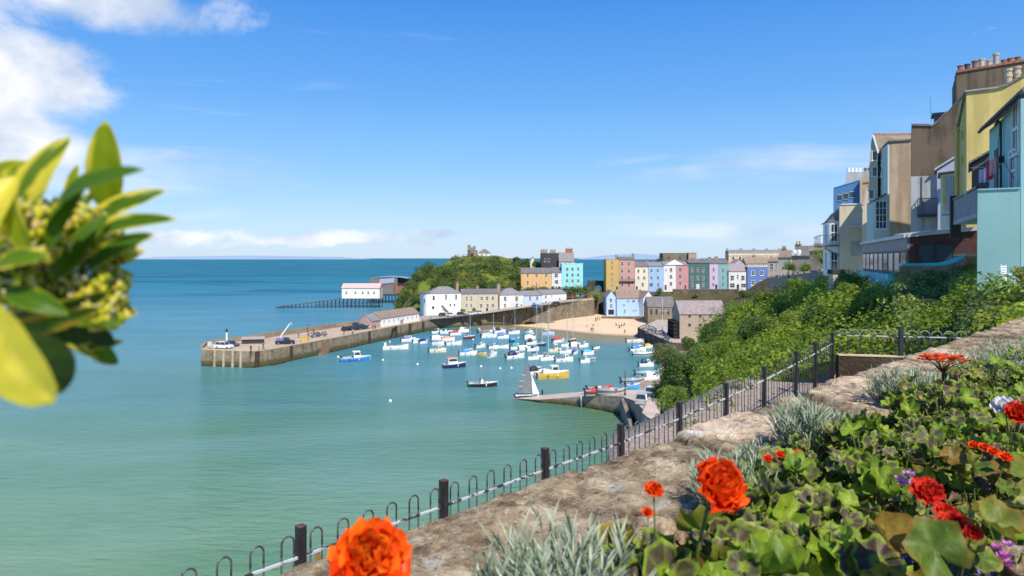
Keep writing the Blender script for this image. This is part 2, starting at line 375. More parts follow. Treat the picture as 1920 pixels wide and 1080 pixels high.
# ================================================= PIER, HARBOUR WALL, SLIPWAY
PST = stone_mat('pier_stone', (0.31, 0.24, 0.16), (0.17, 0.14, 0.10), (0.9, 0.9, 1.9), (0.38, 0.32, 0.23), algae=1.2, streak=0.85)
DECK = plain('pier_paving', (0.46, 0.345, 0.235), 0.9, 0.14, 0.3, bs=0.3)
COPE = plain('coping_stone', (0.50, 0.40, 0.24), 0.9, 0.2, 0.8)
PIERZ = 4.1
st = [(G(377, 686), G(390, 646, PIERZ)), (G(475, 690), G(480, 637, PIERZ)), (G(508, 685), G(520, 631, PIERZ)), (G(620, 661), G(630, 614.5, PIERZ)), (G(735, 635), G(735, 603, PIERZ)), (G(827, 615.5), G(806, 590, PIERZ))]
def flat(v, z): return Vector((v.x, v.y, z))
def inset(a, b, d):
    v = (flat(b, 0) - flat(a, 0)).normalized() * d; return a + v
inb = [flat(a, -1.5) for a, b_ in st]; int_ = [flat(inset(a, b_, 0.45), PIERZ) for a, b_ in st]
outb = [flat(inset(b_, a, -1.0), -1.5) for a, b_ in st]; outt = [flat(b_, PIERZ) for a, b_ in st]
pier = empty('stone_pier', flat(st[1][0], 0), 0, 'long stone pier curving out across the harbour mouth', 'pier')
pier_off = pier.location.copy()
def pb(mb, name, mat, parent=pier, smooth=False):
    off = parent.location
    for v in mb.v: v -= off
    return mb.build(name, mat, parent, smooth)
mb = MB(); n = len(st)
for i in range(n - 1):
    k = 6
    for j in range(k):
        def L(l, t): return l[i].lerp(l[i + 1], t)
        a, c = j / k, (j + 1) / k
        jt = lambda v, s: v
        mb.add([L(inb, a), L(inb, c), L(int_, c), L(int_, a)], [(0, 1, 2, 3)])
        mb.add([L(outb, a), L(outb, c), L(outt, c), L(outt, a)], [(3, 2, 1, 0)])
        mb.add([L(int_, a), L(int_, c), L(outt, c), L(outt, a)], [(0, 1, 2, 3)])
mb.add([inb[0], int_[0], outt[0], outb[0]], [(0, 1, 2, 3)])
pb(mb, 'wall', PST)
mb = MB(); z = Vector((0, 0, 0.02))
for i in range(n - 1): mb.add([int_[i] + z, int_[i + 1] + z, outt[i + 1] + z, outt[i] + z], [(0, 1, 2, 3)])
pb(mb, 'deck', DECK)
mb = MB()
for i in range(n - 1):      # coping along inner edge
    a, c = int_[i], int_[i + 1]; d = (outt[i] - a).normalized() * 0.7; e = (outt[i + 1] - c).normalized() * 0.7
    a2 = a - d * 0.1; c2 = c - e * 0.1
    mb.hexa([a2 + z, c2 + z, c + e + z, a + d + z], [p + Vector((0, 0, 0.12)) for p in (a2 + z, c2 + z, c + e + z, a + d + z)])
pb(mb, 'coping', COPE)
mb = MB(); par = [outt[0] + Vector((6.5, -13, 0)) * 0] + outt
pr = [int_[0].lerp(outt[0], 0.25), outt[0]] + outt[1:5]
hs_ = [0.5, 1.0, 1.45, 1.5, 1.5, 1.5]
for i in range(5):
    a, c = pr[i], pr[i + 1]; d = Vector((0, 0, 0)); nrm = (c - a).cross(Vector((0, 0, 1))).normalized() * 0.9
    mb.hexa([a, c, c - nrm, a - nrm], [a + Vector((0, 0, hs_[i])), c + Vector((0, 0, hs_[i + 1])), c - nrm + Vector((0, 0, hs_[i + 1])), a - nrm + Vector((0, 0, hs_[i]))])
pb(mb, 'parapet', stone_mat('parapet_stone', (0.31, 0.25, 0.18), (0.22, 0.18, 0.13), (0.8, 0.8, 1.6), (0.38, 0.33, 0.25)))
def on_inner(px):      # base and top points of the inner face under an image column
    for i in range(len(inb) - 1):
        a, c = inb[i], inb[i + 1]
        pa, pc = 960 + F * a.x / a.y, 960 + F * c.x / c.y
        if pa <= px <= pc:
            lo, hi = 0.0, 1.0
            for _ in range(30):
                t = (lo + hi) / 2; q = a.lerp(c, t)
                if 960 + F * q.x / q.y < px: lo = t
                else: hi = t
            return a.lerp(c, lo), int_[i].lerp(int_[i + 1], lo), (c - a).normalized()
for px, w, lite in ((403, .22, 1), (420, .22, 1), (437, .22, 1), (452, .22, 1), (480, .35, 0), (484, .2, 0), (545, .45, 0), (692, .55, 0), (742, .7, 0), (768, .7, 0), (793, .7, 0)):
    a, t, d = on_inner(px); nrm = d.cross(Vector((0, 0, 1))).normalized()
    if nrm.y > 0: nrm = -nrm
    q = [a - d * w, a + d * w, t + d * w, t - d * w]
    mb = MB(); o = nrm * 0.45
    mb.hexa([q[0] + o, q[1] + o, q[1] - nrm * 0.0, q[0]], [q[3] + o * 0.6, q[2] + o * 0.6, q[2], q[3]])
    pb(mb, 'fender_pile', plain('pale_fender', (0.42, 0.36, 0.26), 0.9, 0.3) if lite else plain('tarred_timber', (0.05, 0.032, 0.022), 0.8, 0.3))
# stairs down the inner face
def wall_stair(pxa, pxb, nst, parent, mat):
    a0, t0, d0 = on_inner(pxa); a1, t1, d1_ = on_inner(pxb)
    mb = MB(); nrm = d0.cross(Vector((0, 0, 1))).normalized(); nrm = -nrm if nrm.y > 0 else nrm
    p0 = flat(a0, 0.0); p1 = flat(t1, PIERZ)
    for k in range(nst):
        u0, u1 = k / nst, (k + 1) / nst
        q0 = p0.lerp(flat(p1, 0), u0); q1 = p0.lerp(flat(p1, 0), u1); zz = PIERZ * (k + 1) / nst
        mb.hexa([q0 + nrm * 0.9, q1 + nrm * 0.9, q1 + nrm * 0.1, q0 + nrm * 0.1], [flat(x, zz) for x in (q0 + nrm * 0.9, q1 + nrm * 0.9, q1 + nrm * 0.1, q0 + nrm * 0.1)])
    for v in mb.v:
        if abs(v.z) < 1e-6: v.z = -0.8
    pb(mb, 'stair', mat, parent)
wall_stair(508, 531, 14, pier, PST); wall_stair(596, 612, 12, pier, plain('rust_stone', (0.24, 0.15, 0.085), 0.9, 0.4))

# harbour wall from the pier root to the beach
hw = [(G(827, 615.5), 4.1), (G(870, 612.5), 4.1), (G(914, 609.5), 4.75), (G(950, 610), 6.2), (G(985, 609, 0.3), 7.6), (G(1035, 605, 1.0), 8.6), (G(1080, 599, 1.6), 9.3), (G(1114, 594, 2.2), 9.8)]
HWM = stone_mat('harbour_wall_stone', (0.24, 0.19, 0.13), (0.12, 0.095, 0.07), (0.8, 0.8, 1.6), (0.34, 0.29, 0.21), algae=0.8, streak=0.8)
hwall = empty('harbour_wall', flat(hw[0][0], 0), 0, 'tall dark stone harbour wall rising from the pier root to the beach', 'wall')
mb = MB(); mc = MB()
for i in range(len(hw) - 1):
    (a, za), (c, zc) = hw[i], hw[i + 1]
    back = Vector((0, 1.0, 0)); bt = Vector((0, 0.5, 0))
    mb.hexa([flat(a, -1.5), flat(c, -1.5), flat(c, -1.5) + back * 3, flat(a, -1.5) + back * 3], [flat(a + bt, za), flat(c + bt, zc), flat(c + back * 3, zc), flat(a + back * 3, za)])
    mc.hexa([flat(a + bt * 0.7, za), flat(c + bt * 0.7, zc), flat(c + bt * 2.2, zc), flat(a + bt * 2.2, za)], [flat(a + bt * 0.7, za + .35), flat(c + bt * 0.7, zc + .35), flat(c + bt * 2.2, zc + .35), flat(a + bt * 2.2, za + .35)])
e0 = flat(hw[-1][0], -1.5); e1 = e0 + Vector((4, 22, 0))
mb.hexa([e0, e1, e1 - Vector((3, 0, 0)), e0 - Vector((3, -1, 0))], [flat(p, 9.8) for p in (e0, e1, e1 - Vector((3, 0, 0)), e0 - Vector((3, -1, 0)))])
pb(mb, 'wall', HWM, hwall); pb(mc, 'coping', COPE, hwall)

# beach
SAND = plain('sand', (0.66, 0.49, 0.30), 0.95, 0.05, 0.15, bs=0.2)
m = SAND; nt = m.node_tree; b = nt.nodes['Principled BSDF']; src = b.inputs['Base Color'].links[0].from_socket
pos = nt.nodes.new('ShaderNodeNewGeometry').outputs['Position']; sp = nt.nodes.new('ShaderNodeSeparateXYZ'); nt.links.new(pos, sp.inputs[0])
nt.links.new(mixc(nt, mrange(nt, sp.outputs[2], 0.35, 0.05, 0, 0.8), src, (0.30, 0.19, 0.10)), b.inputs['Base Color'])
def zc(px, rows): return (px, [(py, (H - z_) * F / (py - HY)) for py, z_ in rows])
g = surf([zc(890, [(615, -1.4), (613, -1.2), (611, -1.1), (608, -1), (606, -1)]), zc(985, [(625, -.9), (613, .02), (609, .5), (604, .6), (600, 1)]), zc(1060, [(636, -.9), (620.5, .02), (612, .9), (601, 1.9), (594, 2.5)]),
          zc(1130, [(642, -.9), (628, .02), (612, 1.4), (597, 2.5), (588, 3)]), zc(1200, [(645, -.9), (631, .02), (614, 1.4), (600, 2.3), (590, 3)]), zc(1280, [(646, -.9), (633, .02), (616, 1.4), (602, 2.3), (592, 3)])], 40, 20, 0.06, 0.15)
g_beach = g
struct(grid_mb(g).build('beach', SAND, smooth=True))
# shore ground on the near right side of the harbour
def xs(Y):
    t = [(60, 19), (128, 20.5), (147, 25), (160, 32), (172, 37), (190, 41), (206, 44), (214, 56), (300, 60)]
    for (a, xa), (c, xc) in zip(t, t[1:]):
        if Y <= c: return xa + (xc - xa) * (Y - a) / (c - a)
    return 60
mb = MB(); g = []
for j in range(60):
    Y = 88 + j * 2.4; X0 = xs(Y)
    g.append([Vector((X0 + s - 5, Y, min(3.4, (s - 5) * 0.17 - 0.05) + 0.12 * noise.noise(Vector((X0 + s, Y, 0)) * 0.3))) for s in (0, 3, 5, 7, 9, 12, 16, 22, 30, 45, 70, 110)])
SHORE = plain('shore_ground', (0.33, 0.25, 0.17), 0.95, 0.25, 0.5, bs=0.4)
struct(grid_mb(g, mb).build('shore_ground', SHORE, smooth=True))

# slipway and curved quay in front
QST = stone_mat('quay_stone', (0.36, 0.30, 0.23), (0.25, 0.21, 0.17), (0.7, 0.7, 1.4), (0.4, 0.36, 0.29), algae=0.7, streak=0.6)
CONC = plain('slip_concrete', (0.50, 0.40, 0.33), 0.9, 0.15, 0.4, bs=0.2)
slip = empty('slipway_quay', G(1010, 755), 0, 'sloping concrete slipway on a curved stone quay reaching into the harbour', 'slipway')
near_ = [(G(962, 747.5), 0.02), (G(1010, 755), 0.55), (G(1050, 758), 1.15), (G(1090, 763), 1.95), (G(1130, 770), 2.8), (G(1165, 779), 3.4), (G(1190, 795), 3.9), (G(1206, 818), 4.2), (G(1214, 850), 4.4)]
far_ = [(G(985, 742), 0.0), (P(1022, 742, 0) , 0), ]
farp = [G(966, 744, 0), G(1018, 741.5, 0.5), G(1055, 738, 1.1), G(1095, 735, 1.9), G(1130, 733, 2.75), G(1168, 731, 3.4), G(1200, 731, 3.9), G(1245, 735, 4.2), G(1275, 760, 4.4)]
mb = MB(); md = MB()
for i in range(len(near_) - 1):
    (a, za), (c, zc_) = near_[i], near_[i + 1]; fa, fc = farp[i], farp[i + 1]
    K = 3
    mb.hexa([flat(a, -1.5), flat(c, -1.5), flat(fc, -1.5), flat(fa, -1.5)], [flat(a, za), flat(c, zc_), flat(fc, zc_), flat(fa, za)])
    md.add([flat(a, za + .02), flat(c, zc_ + .02), flat(fc, zc_ + .02), flat(fa, za + .02)], [(0, 1, 2, 3)])
pb(mb, 'quay_wall', QST, slip); pb(md, 'ramp', CONC, slip)
# steps cut down the quay face
mb = MB(); p1 = flat(near_[5][0], 3.6) + Vector((-0.2, -0.7, 0)); p0 = flat(G(1200, 812), 0.0) + Vector((-1.4, -1.2, 0))
for k in range(18):
    q0 = p1.lerp(flat(p0, p1.z), k / 18); q1 = p1.lerp(flat(p0, p1.z), (k + 1) / 18); zz = 3.5 * (1 - (k + 1) / 18)
    d = (q1 - q0).normalized(); nn = d.cross(Vector((0, 0, 1))).normalized() * .7
    mb.hexa([flat(q0, -1), flat(q1, -1), flat(q1 - nn, -1), flat(q0 - nn, -1)], [flat(q0, zz), flat(q1, zz), flat(q1 - nn, zz), flat(q0 - nn, zz)])
pb(mb, 'stair', plain('worn_step_stone', (.24, .20, .15), .9, .3), slip)
mb = MB(); a = near_[3][0]; mb.box(a.x - .12, a.x + .12, a.y - .25, a.y + .1, -1, 2.0); pb(mb, 'tide_gauge', WHITE, slip)
# concrete retaining wall and slip below the fence
rw = empty('retaining_wall', G(1200, 850), 0, 'tall grey concrete retaining wall below the fence beside the curved quay', 'wall')
RWC = render_mat('grey_concrete', (0.33, 0.31, 0.31), 0.6, 0.3, (0.1, 0.09, 0.09))
mb = MB(); q = [flat(G(1204, 836), -1.5), flat(G(1238, 868), -1.5), flat(G(1300, 850), -1.5), flat(G(1262, 790), -1.5), flat(G(1216, 800), -1.5)]
mb.prism(q, (0, 0, 6.3)); pb(mb, 'wall', RWC, rw)
mb = MB(); mb.prism([flat(x, 4.82) for x in q], (0, 0, 0.14)); pb(mb, 'cap', CONC, rw)
mb = MB(); p_ = G(1217, 822); mb.lathe([(1.1, -0.08), (1.1, 0.08)], 16)
mb.M = None
for v in mb.v: v[:] = Vector((v.x, v.z, v.y * 1.6)) + Vector((p_.x + 0.9, p_.y - .35, 3.0))
pb(mb, 'drain_hatch', plain('dark_hatch', (0.1, 0.1, 0.1)), rw)

# quay beside the beach with heaped stone
qm = stone_mat('dark_quay_stone', (0.10, 0.08, 0.06), (0.07, 0.055, 0.045), (1, 1, 2), (0.14, 0.12, 0.1), streak=0.5)
quay = empty('stone_quay', G(1196, 632), 0, 'dark stone quay wall at the right end of the beach topped with lobster pots', 'quay')
q = [G(1195.5, 632), G(1222, 647), G(1258, 664), G(1330, 668), G(1372, 640), G(1330, 612), G(1250, 604)]
mb = MB(); mb.prism([flat(x, -1.5) for x in q], (0, 0, 4.9)); pb(mb, 'wall', qm, quay)
mb = MB(); mb.prism([flat(x.lerp(q[3], 0.03), 3.4) for x in q], (0, 0, 0.05)); pb(mb, 'top', plain('quay_top', (0.45, 0.36, 0.29), 0.9, 0.3, 0.6), quay)

# ================================================= LAND
m, nt, b, pos = base_mat('town_ground', 0.95, 0.1)
n1 = noi(nt, pos, 0.06, 6, 0.6); n2 = noi(nt, pos, 0.5, 6, 0.65)
col = mixc(nt, mrange(nt, n2, 0.35, 0.65), (0.07, 0.065, 0.03), (0.10, 0.105, 0.035))
col = mixc(nt, mrange(nt, n1, 0.45, 0.6), col, (0.085, 0.062, 0.04))
nt.links.new(col, b.inputs['Base Color']); bump(nt, b, n2, 0.8, 0.5); BANK = m
m, nt, b, pos = base_mat('hill_grass', 0.9, 0.15)
n1 = noi(nt, pos, 0.045, 5, 0.6); n2 = noi(nt, pos, 0.6, 6, 0.7)
col = mixc(nt, mrange(nt, n2, 0.35, 0.65), (0.09, 0.125, 0.018), (0.19, 0.215, 0.035))
col = mixc(nt, mrange(nt, n1, 0.5, 0.62, 0, 0.7), col, (0.10, 0.10, 0.03))
nt.links.new(col, b.inputs['Base Color']); bump(nt, b, n2, 0.8, 0.4); HILLG = m
CH = [(735, [(616, 232), (600, 300), (590, 350), (580, 400), (570, 440), (566, 470)]),
      (765, [(604, 262), (592, 296), (568, 330), (545, 350), (540, 385), (555, 460)]),
      (785, [(601, 268), (589, 296), (552, 325), (518, 350), (506, 385), (545, 460)]),
      (825, [(596, 273), (590, 289), (570, 312), (522, 350), (497, 388), (530, 470)]),
      (855, [(595, 274), (588, 292), (562, 315), (512, 355), (483, 395), (525, 480)]),
      (890, [(590, 281), (586, 294), (560, 316), (508, 356), (477, 400), (520, 480)]),
      (930, [(587, 286), (584, 297), (560, 318), (512, 352), (478, 400), (520, 480)]),
      (965, [(582, 285), (580, 299), (556, 319), (520, 350), (489, 398), (520, 480)]),
      (1000, [(577, 286), (577, 301), (548, 320), (520, 350), (496, 395), (520, 480)]),
      (1045, [(571.5, 290), (572, 302), (548, 322), (530, 350), (506, 390), (530, 480)]),
      (1090, [(564.5, 298), (562, 306), (548, 322), (545, 345), (540, 380), (545, 470)]),
      (1125, [(562, 304), (560, 311), (549, 322), (545, 340), (545, 380), (545, 470)])]
CHG = surf(CH, 90, 60, 0.9, 0.06)
for i in range(len(CHG[0])):
    for j in range(14): CHG[j][i].z -= 0.7 * noise.fractal(CHG[j][i] * 0.06, 0.7, 2.0, 4) * (1 if j < 8 else 0.5)
struct(grid_mb(CHG).build('castle_hill', HILLG, smooth=True))
TG = [(1105, [(598, 300), (590, 306), (566, 316), (548, 324), (546, 345), (546, 400)]),
      (1180, [(600, 292), (594, 298), (575, 310), (547, 324.5), (545, 345), (530, 400)]),
      (1260, [(604, 285), (598, 292), (582, 305), (547, 324.5), (542, 345), (520, 400)]),
      (1340, [(616, 262), (604, 276), (585, 298), (547, 324.5), (540, 345), (505, 400)]),
      (1400, [(600, 200), (580, 240), (567, 280), (547, 322), (520, 345), (500, 400)]),
      (1450, [(590, 150), (568, 190), (553, 230), (537, 290), (505, 345), (495, 400)]),
      (1560, [(545, 110), (535, 130), (520, 160), (505, 200), (498, 240), (492, 300)]),
      (1720, [(540, 60), (530, 90), (520, 120), (510, 160), (500, 200), (492, 260)])]
TGG = surf(TG, 70, 40, 0.0)
struct(grid_mb(TGG).build('town_ground', BANK, smooth=True))
# promenade road on top of the harbour wall
rp = [(G(790, 601.5, 4.12), G(790, 594, 4.12)), (G(860, 595, 4.15), G(860, 588, 4.3)), (G(914, 588.5, 4.9), G(914, 583, 5.3)), (G(985, 578, 7.6), G(985, 575, 7.6)), (G(1035, 571, 8.7), G(1035, 567, 8.7)), (G(1112, 561, 9.9), G(1112, 556, 9.9))]
mb = MB()
for (a, b_), (c, d) in zip(rp, rp[1:]): mb.add([a, c, d, b_], [(0, 1, 2, 3)])
for v in mb.v: v.z += 0.25
struct(mb.build('harbour_road', plain('road_surface', (0.34, 0.29, 0.24), 0.9, 0.15, 0.4)))
# ================================================= BUILDINGS
WC = {}
def window_mesh(w, h, style):
    k = (round(w, 2), round(h, 2), style)
    if k in WC: return WC[k]
    mb = MB(); t = 0.07 if style != 'bold' else 0.16; d = 0.07
    if style != 'hole':
        mb.box(-w / 2 - t, -w / 2, -d, 0.02, -t, h + t); mb.box(w / 2, w / 2 + t, -d, 0.02, -t, h + t)
        mb.box(-w / 2, w / 2, -d, 0.02, h, h + t); mb.box(-w / 2 - t * 1.6, w / 2 + t * 1.6, -d * 2, 0.02, -t * 1.8, -t)
        mb.box(-w / 2, w / 2, -d * .7, 0.02, -t, 0)
        if style in ('sash', 'bold'):
            mb.box(-w / 2, w / 2, -d * .6, 0, h * .48, h * .52 + .03); mb.box(-0.025, 0.025, -d * .5, 0, 0, h)
        if style == 'six':
            for q in (1 / 3, 2 / 3): mb.box(-w / 2 + w * q - .02, -w / 2 + w * q + .02, -d * .5, 0, 0, h)
            for q in (.25, .5, .75): mb.box(-w / 2, w / 2, -d * .45, 0, h * q - .02, h * q + .02)
    else:
        mb.box(-w / 2 - .06, w / 2 + .06, -0.05, 0.02, h, h + 0.12); mb.box(-w / 2 - .06, w / 2 + .06, -0.09, 0.02, -.1, 0)
    me = mb.mesh('window', WHITE if style != 'hole' else plain('stone_lintel', (0.36, 0.3, 0.22), 0.9))
    mp = MB(); mp.add([(-w / 2, -0.012, 0), (w / 2, -0.012, 0), (w / 2, -0.012, h), (-w / 2, -0.012, h)], [(0, 1, 2, 3)])
    pe = mp.mesh('pane', GLASS); WC[k] = (me, pe); return WC[k]
def add_window(parent, x, z, w, h, style='sash', y=0.0, rz=0.0):
    me, pe = window_mesh(w, h, style)
    o = link('window', me, parent, (x, y, z), rz); link('pane', pe, o); return o
DOORM = {}
def add_door(parent, x, z, w, h, c=(0.05, 0.04, 0.04), y=0.0):
    if c not in DOORM:
        DOORM[c] = plain('door_paint_%d' % len(DOORM), c, 0.4, 0.1)
    mb = MB(); mb.box(x - w / 2, x + w / 2, y - .05, y + .02, z, z + h); d = mb.build('door', DOORM[c], parent)
    mb = MB(); mb.box(x - w / 2 - .12, x - w / 2, y - .08, y + .02, z, z + h + .12); mb.box(x + w / 2, x + w / 2 + .12, y - .08, y + .02, z, z + h + .12); mb.box(x - w / 2, x + w / 2, y - .08, y + .02, z + h, z + h + .12)
    mb.build('frame', WHITE, d); return d
def add_chimney(parent, x, y, z0, h, w=1.0, d=0.7, n=2, m=None, potm=None):
    mb = MB(); mb.box(x - w / 2, x + w / 2, y - d / 2, y + d / 2, z0, z0 + h); mb.box(x - w / 2 - .08, x + w / 2 + .08, y - d / 2 - .08, y + d / 2 + .08, z0 + h, z0 + h + .15)
    c = mb.build('chimney', m or plain('chimney_stack', (0.3, 0.22, 0.17), 0.9, 0.25), parent)
    for i in range(n):
        px = x - w / 2 + w * (i + .5) / n
        mb = MB(); mb.lathe([(.14, 0), (.16, .1), (.12, .5), (.15, .55), (.15, .65)], 8, (px, y, z0 + h + .15)); mb.build('chimney_pot', potm or TERRA, c)
    return c
def house(name, label, A, width, hgt, depth, wall, roof=('flat',), rz=0.0, group=None, cat='house', base=2.5, trim=None):
    """front-left base corner A, facade along local x, depth along local y"""
    r = empty(name, A, rz, label, cat, group); w, h, d = width, hgt, depth; e = 0.004
    mb = MB(); k = roof[0]
    if k in ('flat', 'hip', 'mono'):
        mb.box(e, w - e, 0, d, -base, h)
        mb.build('wall', wall, r)
    elif k == 'gable':     # ridge parallel to the facade
        rise = roof[1]; mb.prism([(e, 0, -base), (e, d, -base), (e, d, h), (e, d / 2, h + rise - .1), (e, 0, h)], (w - 2 * e, 0, 0)); mb.build('wall', wall, r)
    elif k == 'gablef':    # gable faces the front
        rise = roof[1]; mb.prism([(e, 0, -base), (w - e, 0, -base), (w - e, 0, h), (w / 2, 0, h + rise - .1), (e, 0, h)], (0, d, 0)); mb.build('wall', wall, r)
    rm = roof[2] if len(roof) > 2 else SLATE
    mb = MB(); o = .25; t = .18
    if k == 'flat':
        p = roof[1] if len(roof) > 1 else .3
        mb.box(-.06, w + .06, -.1, .25, h, h + .18); mb.box(-.06, .2, .25, d, h, h + .18); mb.box(w - .2, w + .06, .25, d, h, h + .18); mb.box(.2, w - .2, .25, d, h, h + .05)
        mb.build('parapet', trim or WHITE, r)
    elif k == 'gable':
        rise = roof[1]; s = rise / (d / 2)
        mb.prism([(-o * .5, -o, h - o * s), (-o * .5, d / 2, h + rise), (-o * .5, d + o, h - o * s), (-o * .5, d + o, h - o * s + t), (-o * .5, d / 2, h + rise + t), (-o * .5, -o, h - o * s + t)], (w + o, 0, 0))
        mb.build('roof', rm, r)
    elif k == 'gablef':
        rise = roof[1]; s = rise / (w / 2)
        mb.prism([(-o, -o, h - o * s), (w / 2, -o, h + rise), (w + o, -o, h - o * s), (w + o, -o, h - o * s + t), (w / 2, -o, h + rise + t), (-o, -o, h - o * s + t)], (0, d + o * 2, 0))
        mb.build('roof', rm, r)
    elif k == 'hip':
        rise = roof[1]; q = min(d, w) / 2 * 0.9
        if w >= d: top = [(q, d / 2, h + rise + t), (w - q, d / 2, h + rise + t)]; fs = [(0, 1, 5, 4), (1, 2, 5), (2, 3, 4, 5), (3, 0, 4)]
        else: top = [(w / 2, q, h + rise + t), (w / 2, d - q, h + rise + t)]; fs = [(0, 1, 4), (1, 2, 5, 4), (2, 3, 5), (3, 0, 4, 5)]
        mb.add([(-o, -o, h), (w + o, -o, h), (w + o, d + o, h), (-o, d + o, h)] + top, fs + [(3, 2, 1, 0)])
        mb.build('roof', rm, r)
    elif k == 'mono':
        rise = roof[1]
        mb.prism([(-o, -o, h), (-o, d, h + rise), (-o, d, h)], (w + 2 * o, 0, 0)); mb.build('roof', rm, r)
    return r
def facade(px0, px1, pyt, pyb, Y, Y1=None):   # front-left corner, width, height, heading
    Y1 = Y1 or Y; A = P(px0, pyb, Y); B = P(px1, pyb, Y1); d = B - A
    return A, math.hypot(d.x, d.y), (pyb - pyt) / F * (Y + Y1) / 2, math.atan2(d.y, d.x)
RIN = []
def town(name, label, px0, px1, pyt, pyb, Y, depth, colr, roof, wins=(), doors=(), Y1=None, style='sash', group=None, chim=(), cat='house', stain=.2, mat=None, ww=1.0, wh=1.5, trim=None):
    A, w, h, rz = facade(px0, px1, pyt, pyb, Y, Y1)
    wall = mat or render_mat('render_%s' % label[:24].replace(' ', '_'), colr, stain)
    r = house(name, label, A, w, h, depth, wall, roof, rz, group, cat, trim=trim)
    for t in wins:
        px, py = t[0], t[1]; a = t[2] if len(t) > 2 else ww; b_ = t[3] if len(t) > 3 else wh; stl = t[4] if len(t) > 4 else style
        x = (px - px0) / (px1 - px0) * w; zz = (pyb - py) / (pyb - pyt) * h - b_ / 2
        add_window(r, x, zz, a, b_, stl)
    for t in doors:
        x = (t[0] - px0) / (px1 - px0) * w; add_door(r, x, 0.02, t[1] if len(t) > 1 else 1.0, t[2] if len(t) > 2 else 2.1, t[3] if len(t) > 3 else (.04, .03, .03))
    for t in chim:    # (px, rise above wall top, width, pots, depth fraction)
        x = (t[0] - px0) / (px1 - px0) * w
        add_chimney(r, x, depth * (t[4] if len(t) > 4 else .5), h, t[1], t[2] if len(t) > 2 else 1.2, .7, t[3] if len(t) > 3 else 3)
    return r
def gr(xs_, ys_): return [(x, y) for y in ys_ for x in xs_]
GC = 'tall coloured terraced houses above the beach'
town('terraced_house', 'narrow mustard yellow five storey house, leftmost of the tall terrace above the beach', 1136.5, 1161, 486.5, 545, 325, 9, (.58, .40, .13), ('flat',), gr([1148], [492, 502, 514, 525, 536.5]), [(1157, 1, 2.2)], ww=.8, wh=1.4, chim=[(1158, 1.5, .8, 2)], group=GC, trim=plain('yellow_trim', (.5, .35, .1)))
town('terraced_house', 'salmon pink five storey house with an iron balcony beside the mustard yellow one', 1161.3, 1190, 487, 545, 325, 9, (.56, .32, .27), ('gable', 1.3, SLATE), gr([1166.5, 1179], [494.5, 508, 521, 535]), [], ww=1.1, wh=1.6, chim=[(1190, 2.4, 1.1, 2)], group=GC)
town('terraced_house', 'cream house with black door between the salmon pink and pale blue houses', 1190.5, 1215.5, 500, 545, 325, 10, (.78, .70, .54), ('gable', 2.2, SLATE), gr([1197, 1208], [508, 521]) + [(1205, 533.5)], [(1194, .9, 2.2)], ww=.9, group=GC, chim=[(1196, 2.6, .9, 3), (1212, 2.4, .8, 3)])
town('terraced_house', 'pale sky blue house with six windows left of the white pedimented pair', 1216, 1243.5, 499, 544, 325, 10, (.36, .52, .76), ('gable', 1.8, SLATE2), gr([1221.5, 1233.5], [507.5, 521]) + [(1221, 534, 1.6, 1.6), (1234, 534)], [], ww=.95, group=GC, chim=[(1217, 2.6, .9, 3), (1229, 2.2, 1.0, 4)])
town('terraced_house', 'white half of a pedimented pair of houses with a dark red door', 1244, 1267.5, 497, 543.5, 325, 10, (.76, .74, .70), ('gable', 1.6, SLATE2), gr([1258], [506, 519, 532]) + [(1249, 506, .5, 1)], [(1248, 1, 2.4, (.25, .02, .02))], ww=1.05, wh=1.7, group=GC, chim=[(1262, 2.2, 1.4, 4)])
town('terraced_house', 'dusty pink half of a pedimented pair next to the dark green house', 1267.8, 1291, 497, 543.5, 325, 10, (.56, .28, .29), ('gable', 1.6, SLATE2), gr([1275.5], [506, 518.5, 531]), [(1285, 1.1, 2.4, (.25, .03, .03))], ww=1.2, wh=1.7, group=GC)
town('terraced_house', 'wide dark green house with three rows of white framed windows', 1291.4, 1330, 493, 543, 325, 10, (.075, .155, .14), ('gable', 1.2, SLATE), gr([1298, 1308.5, 1318.5], [506, 521]) + [(1298, 534), (1318.5, 534)], [(1308.5, 1.3, 2.5, (.6, .6, .6))], ww=.85, wh=1.9, group=GC, chim=[(1304, 1.6, 2.4, 5), (1322, 1.4, 1.6, 4)])
town('terraced_house', 'lilac house with a navy door between the dark green and teal houses', 1330.4, 1347, 494, 542.5, 325, 10, (.58, .46, .62), ('gable', 1.6, SLATE), gr([1338], [505.5, 521]) + [(1337.5, 534)], [(1343, 1.1, 2.4, (.02, .03, .08))], ww=.85, wh=1.7, group=GC, chim=[(1336, 2.3, 1.6, 5)])
town('terraced_house', 'greyish teal narrow house to the right of the lilac one', 1347.3, 1366, 494, 542.5, 325, 10, (.22, .42, .43), ('gable', 1.7, SLATE), gr([1355.5], [506.5, 521, 534]), [], ww=.85, wh=1.8, group=GC, chim=[(1349, 2.6, 1.8, 5), (1366, 1.7, .6, 2)])
town('terraced_house', 'low white house with three arched dark windows beside the royal blue house', 1366.5, 1401, 508.5, 543.5, 324, 10, (.74, .73, .72), ('gable', 3.4, PINKR), [(1373, 521, 1.5, 2.1), (1393, 521, 1.5, 2.1), (1383, 519, .6, 2.0)] + [(1373, 535, 2.2, 1.9), (1394, 535, 2.2, 1.6)], [(1383.5, 1.2, 2.6)], group=GC, chim=[(1372, 4.6, 1.2, 2, .7)])
town('terraced_house', 'royal blue house with bold white window frames and a white balustrade', 1401.6, 1440, 500.5, 544, 323, 10, (.13, .22, .48), ('flat',), gr([1412, 1428], [512, 530]), [(1411, 1.1, 2.0, (.1, .18, .45)), (1431, 1.1, 2.0, (.5, .5, .5))], style='bold', ww=1.4, wh=2.0, group=GC)
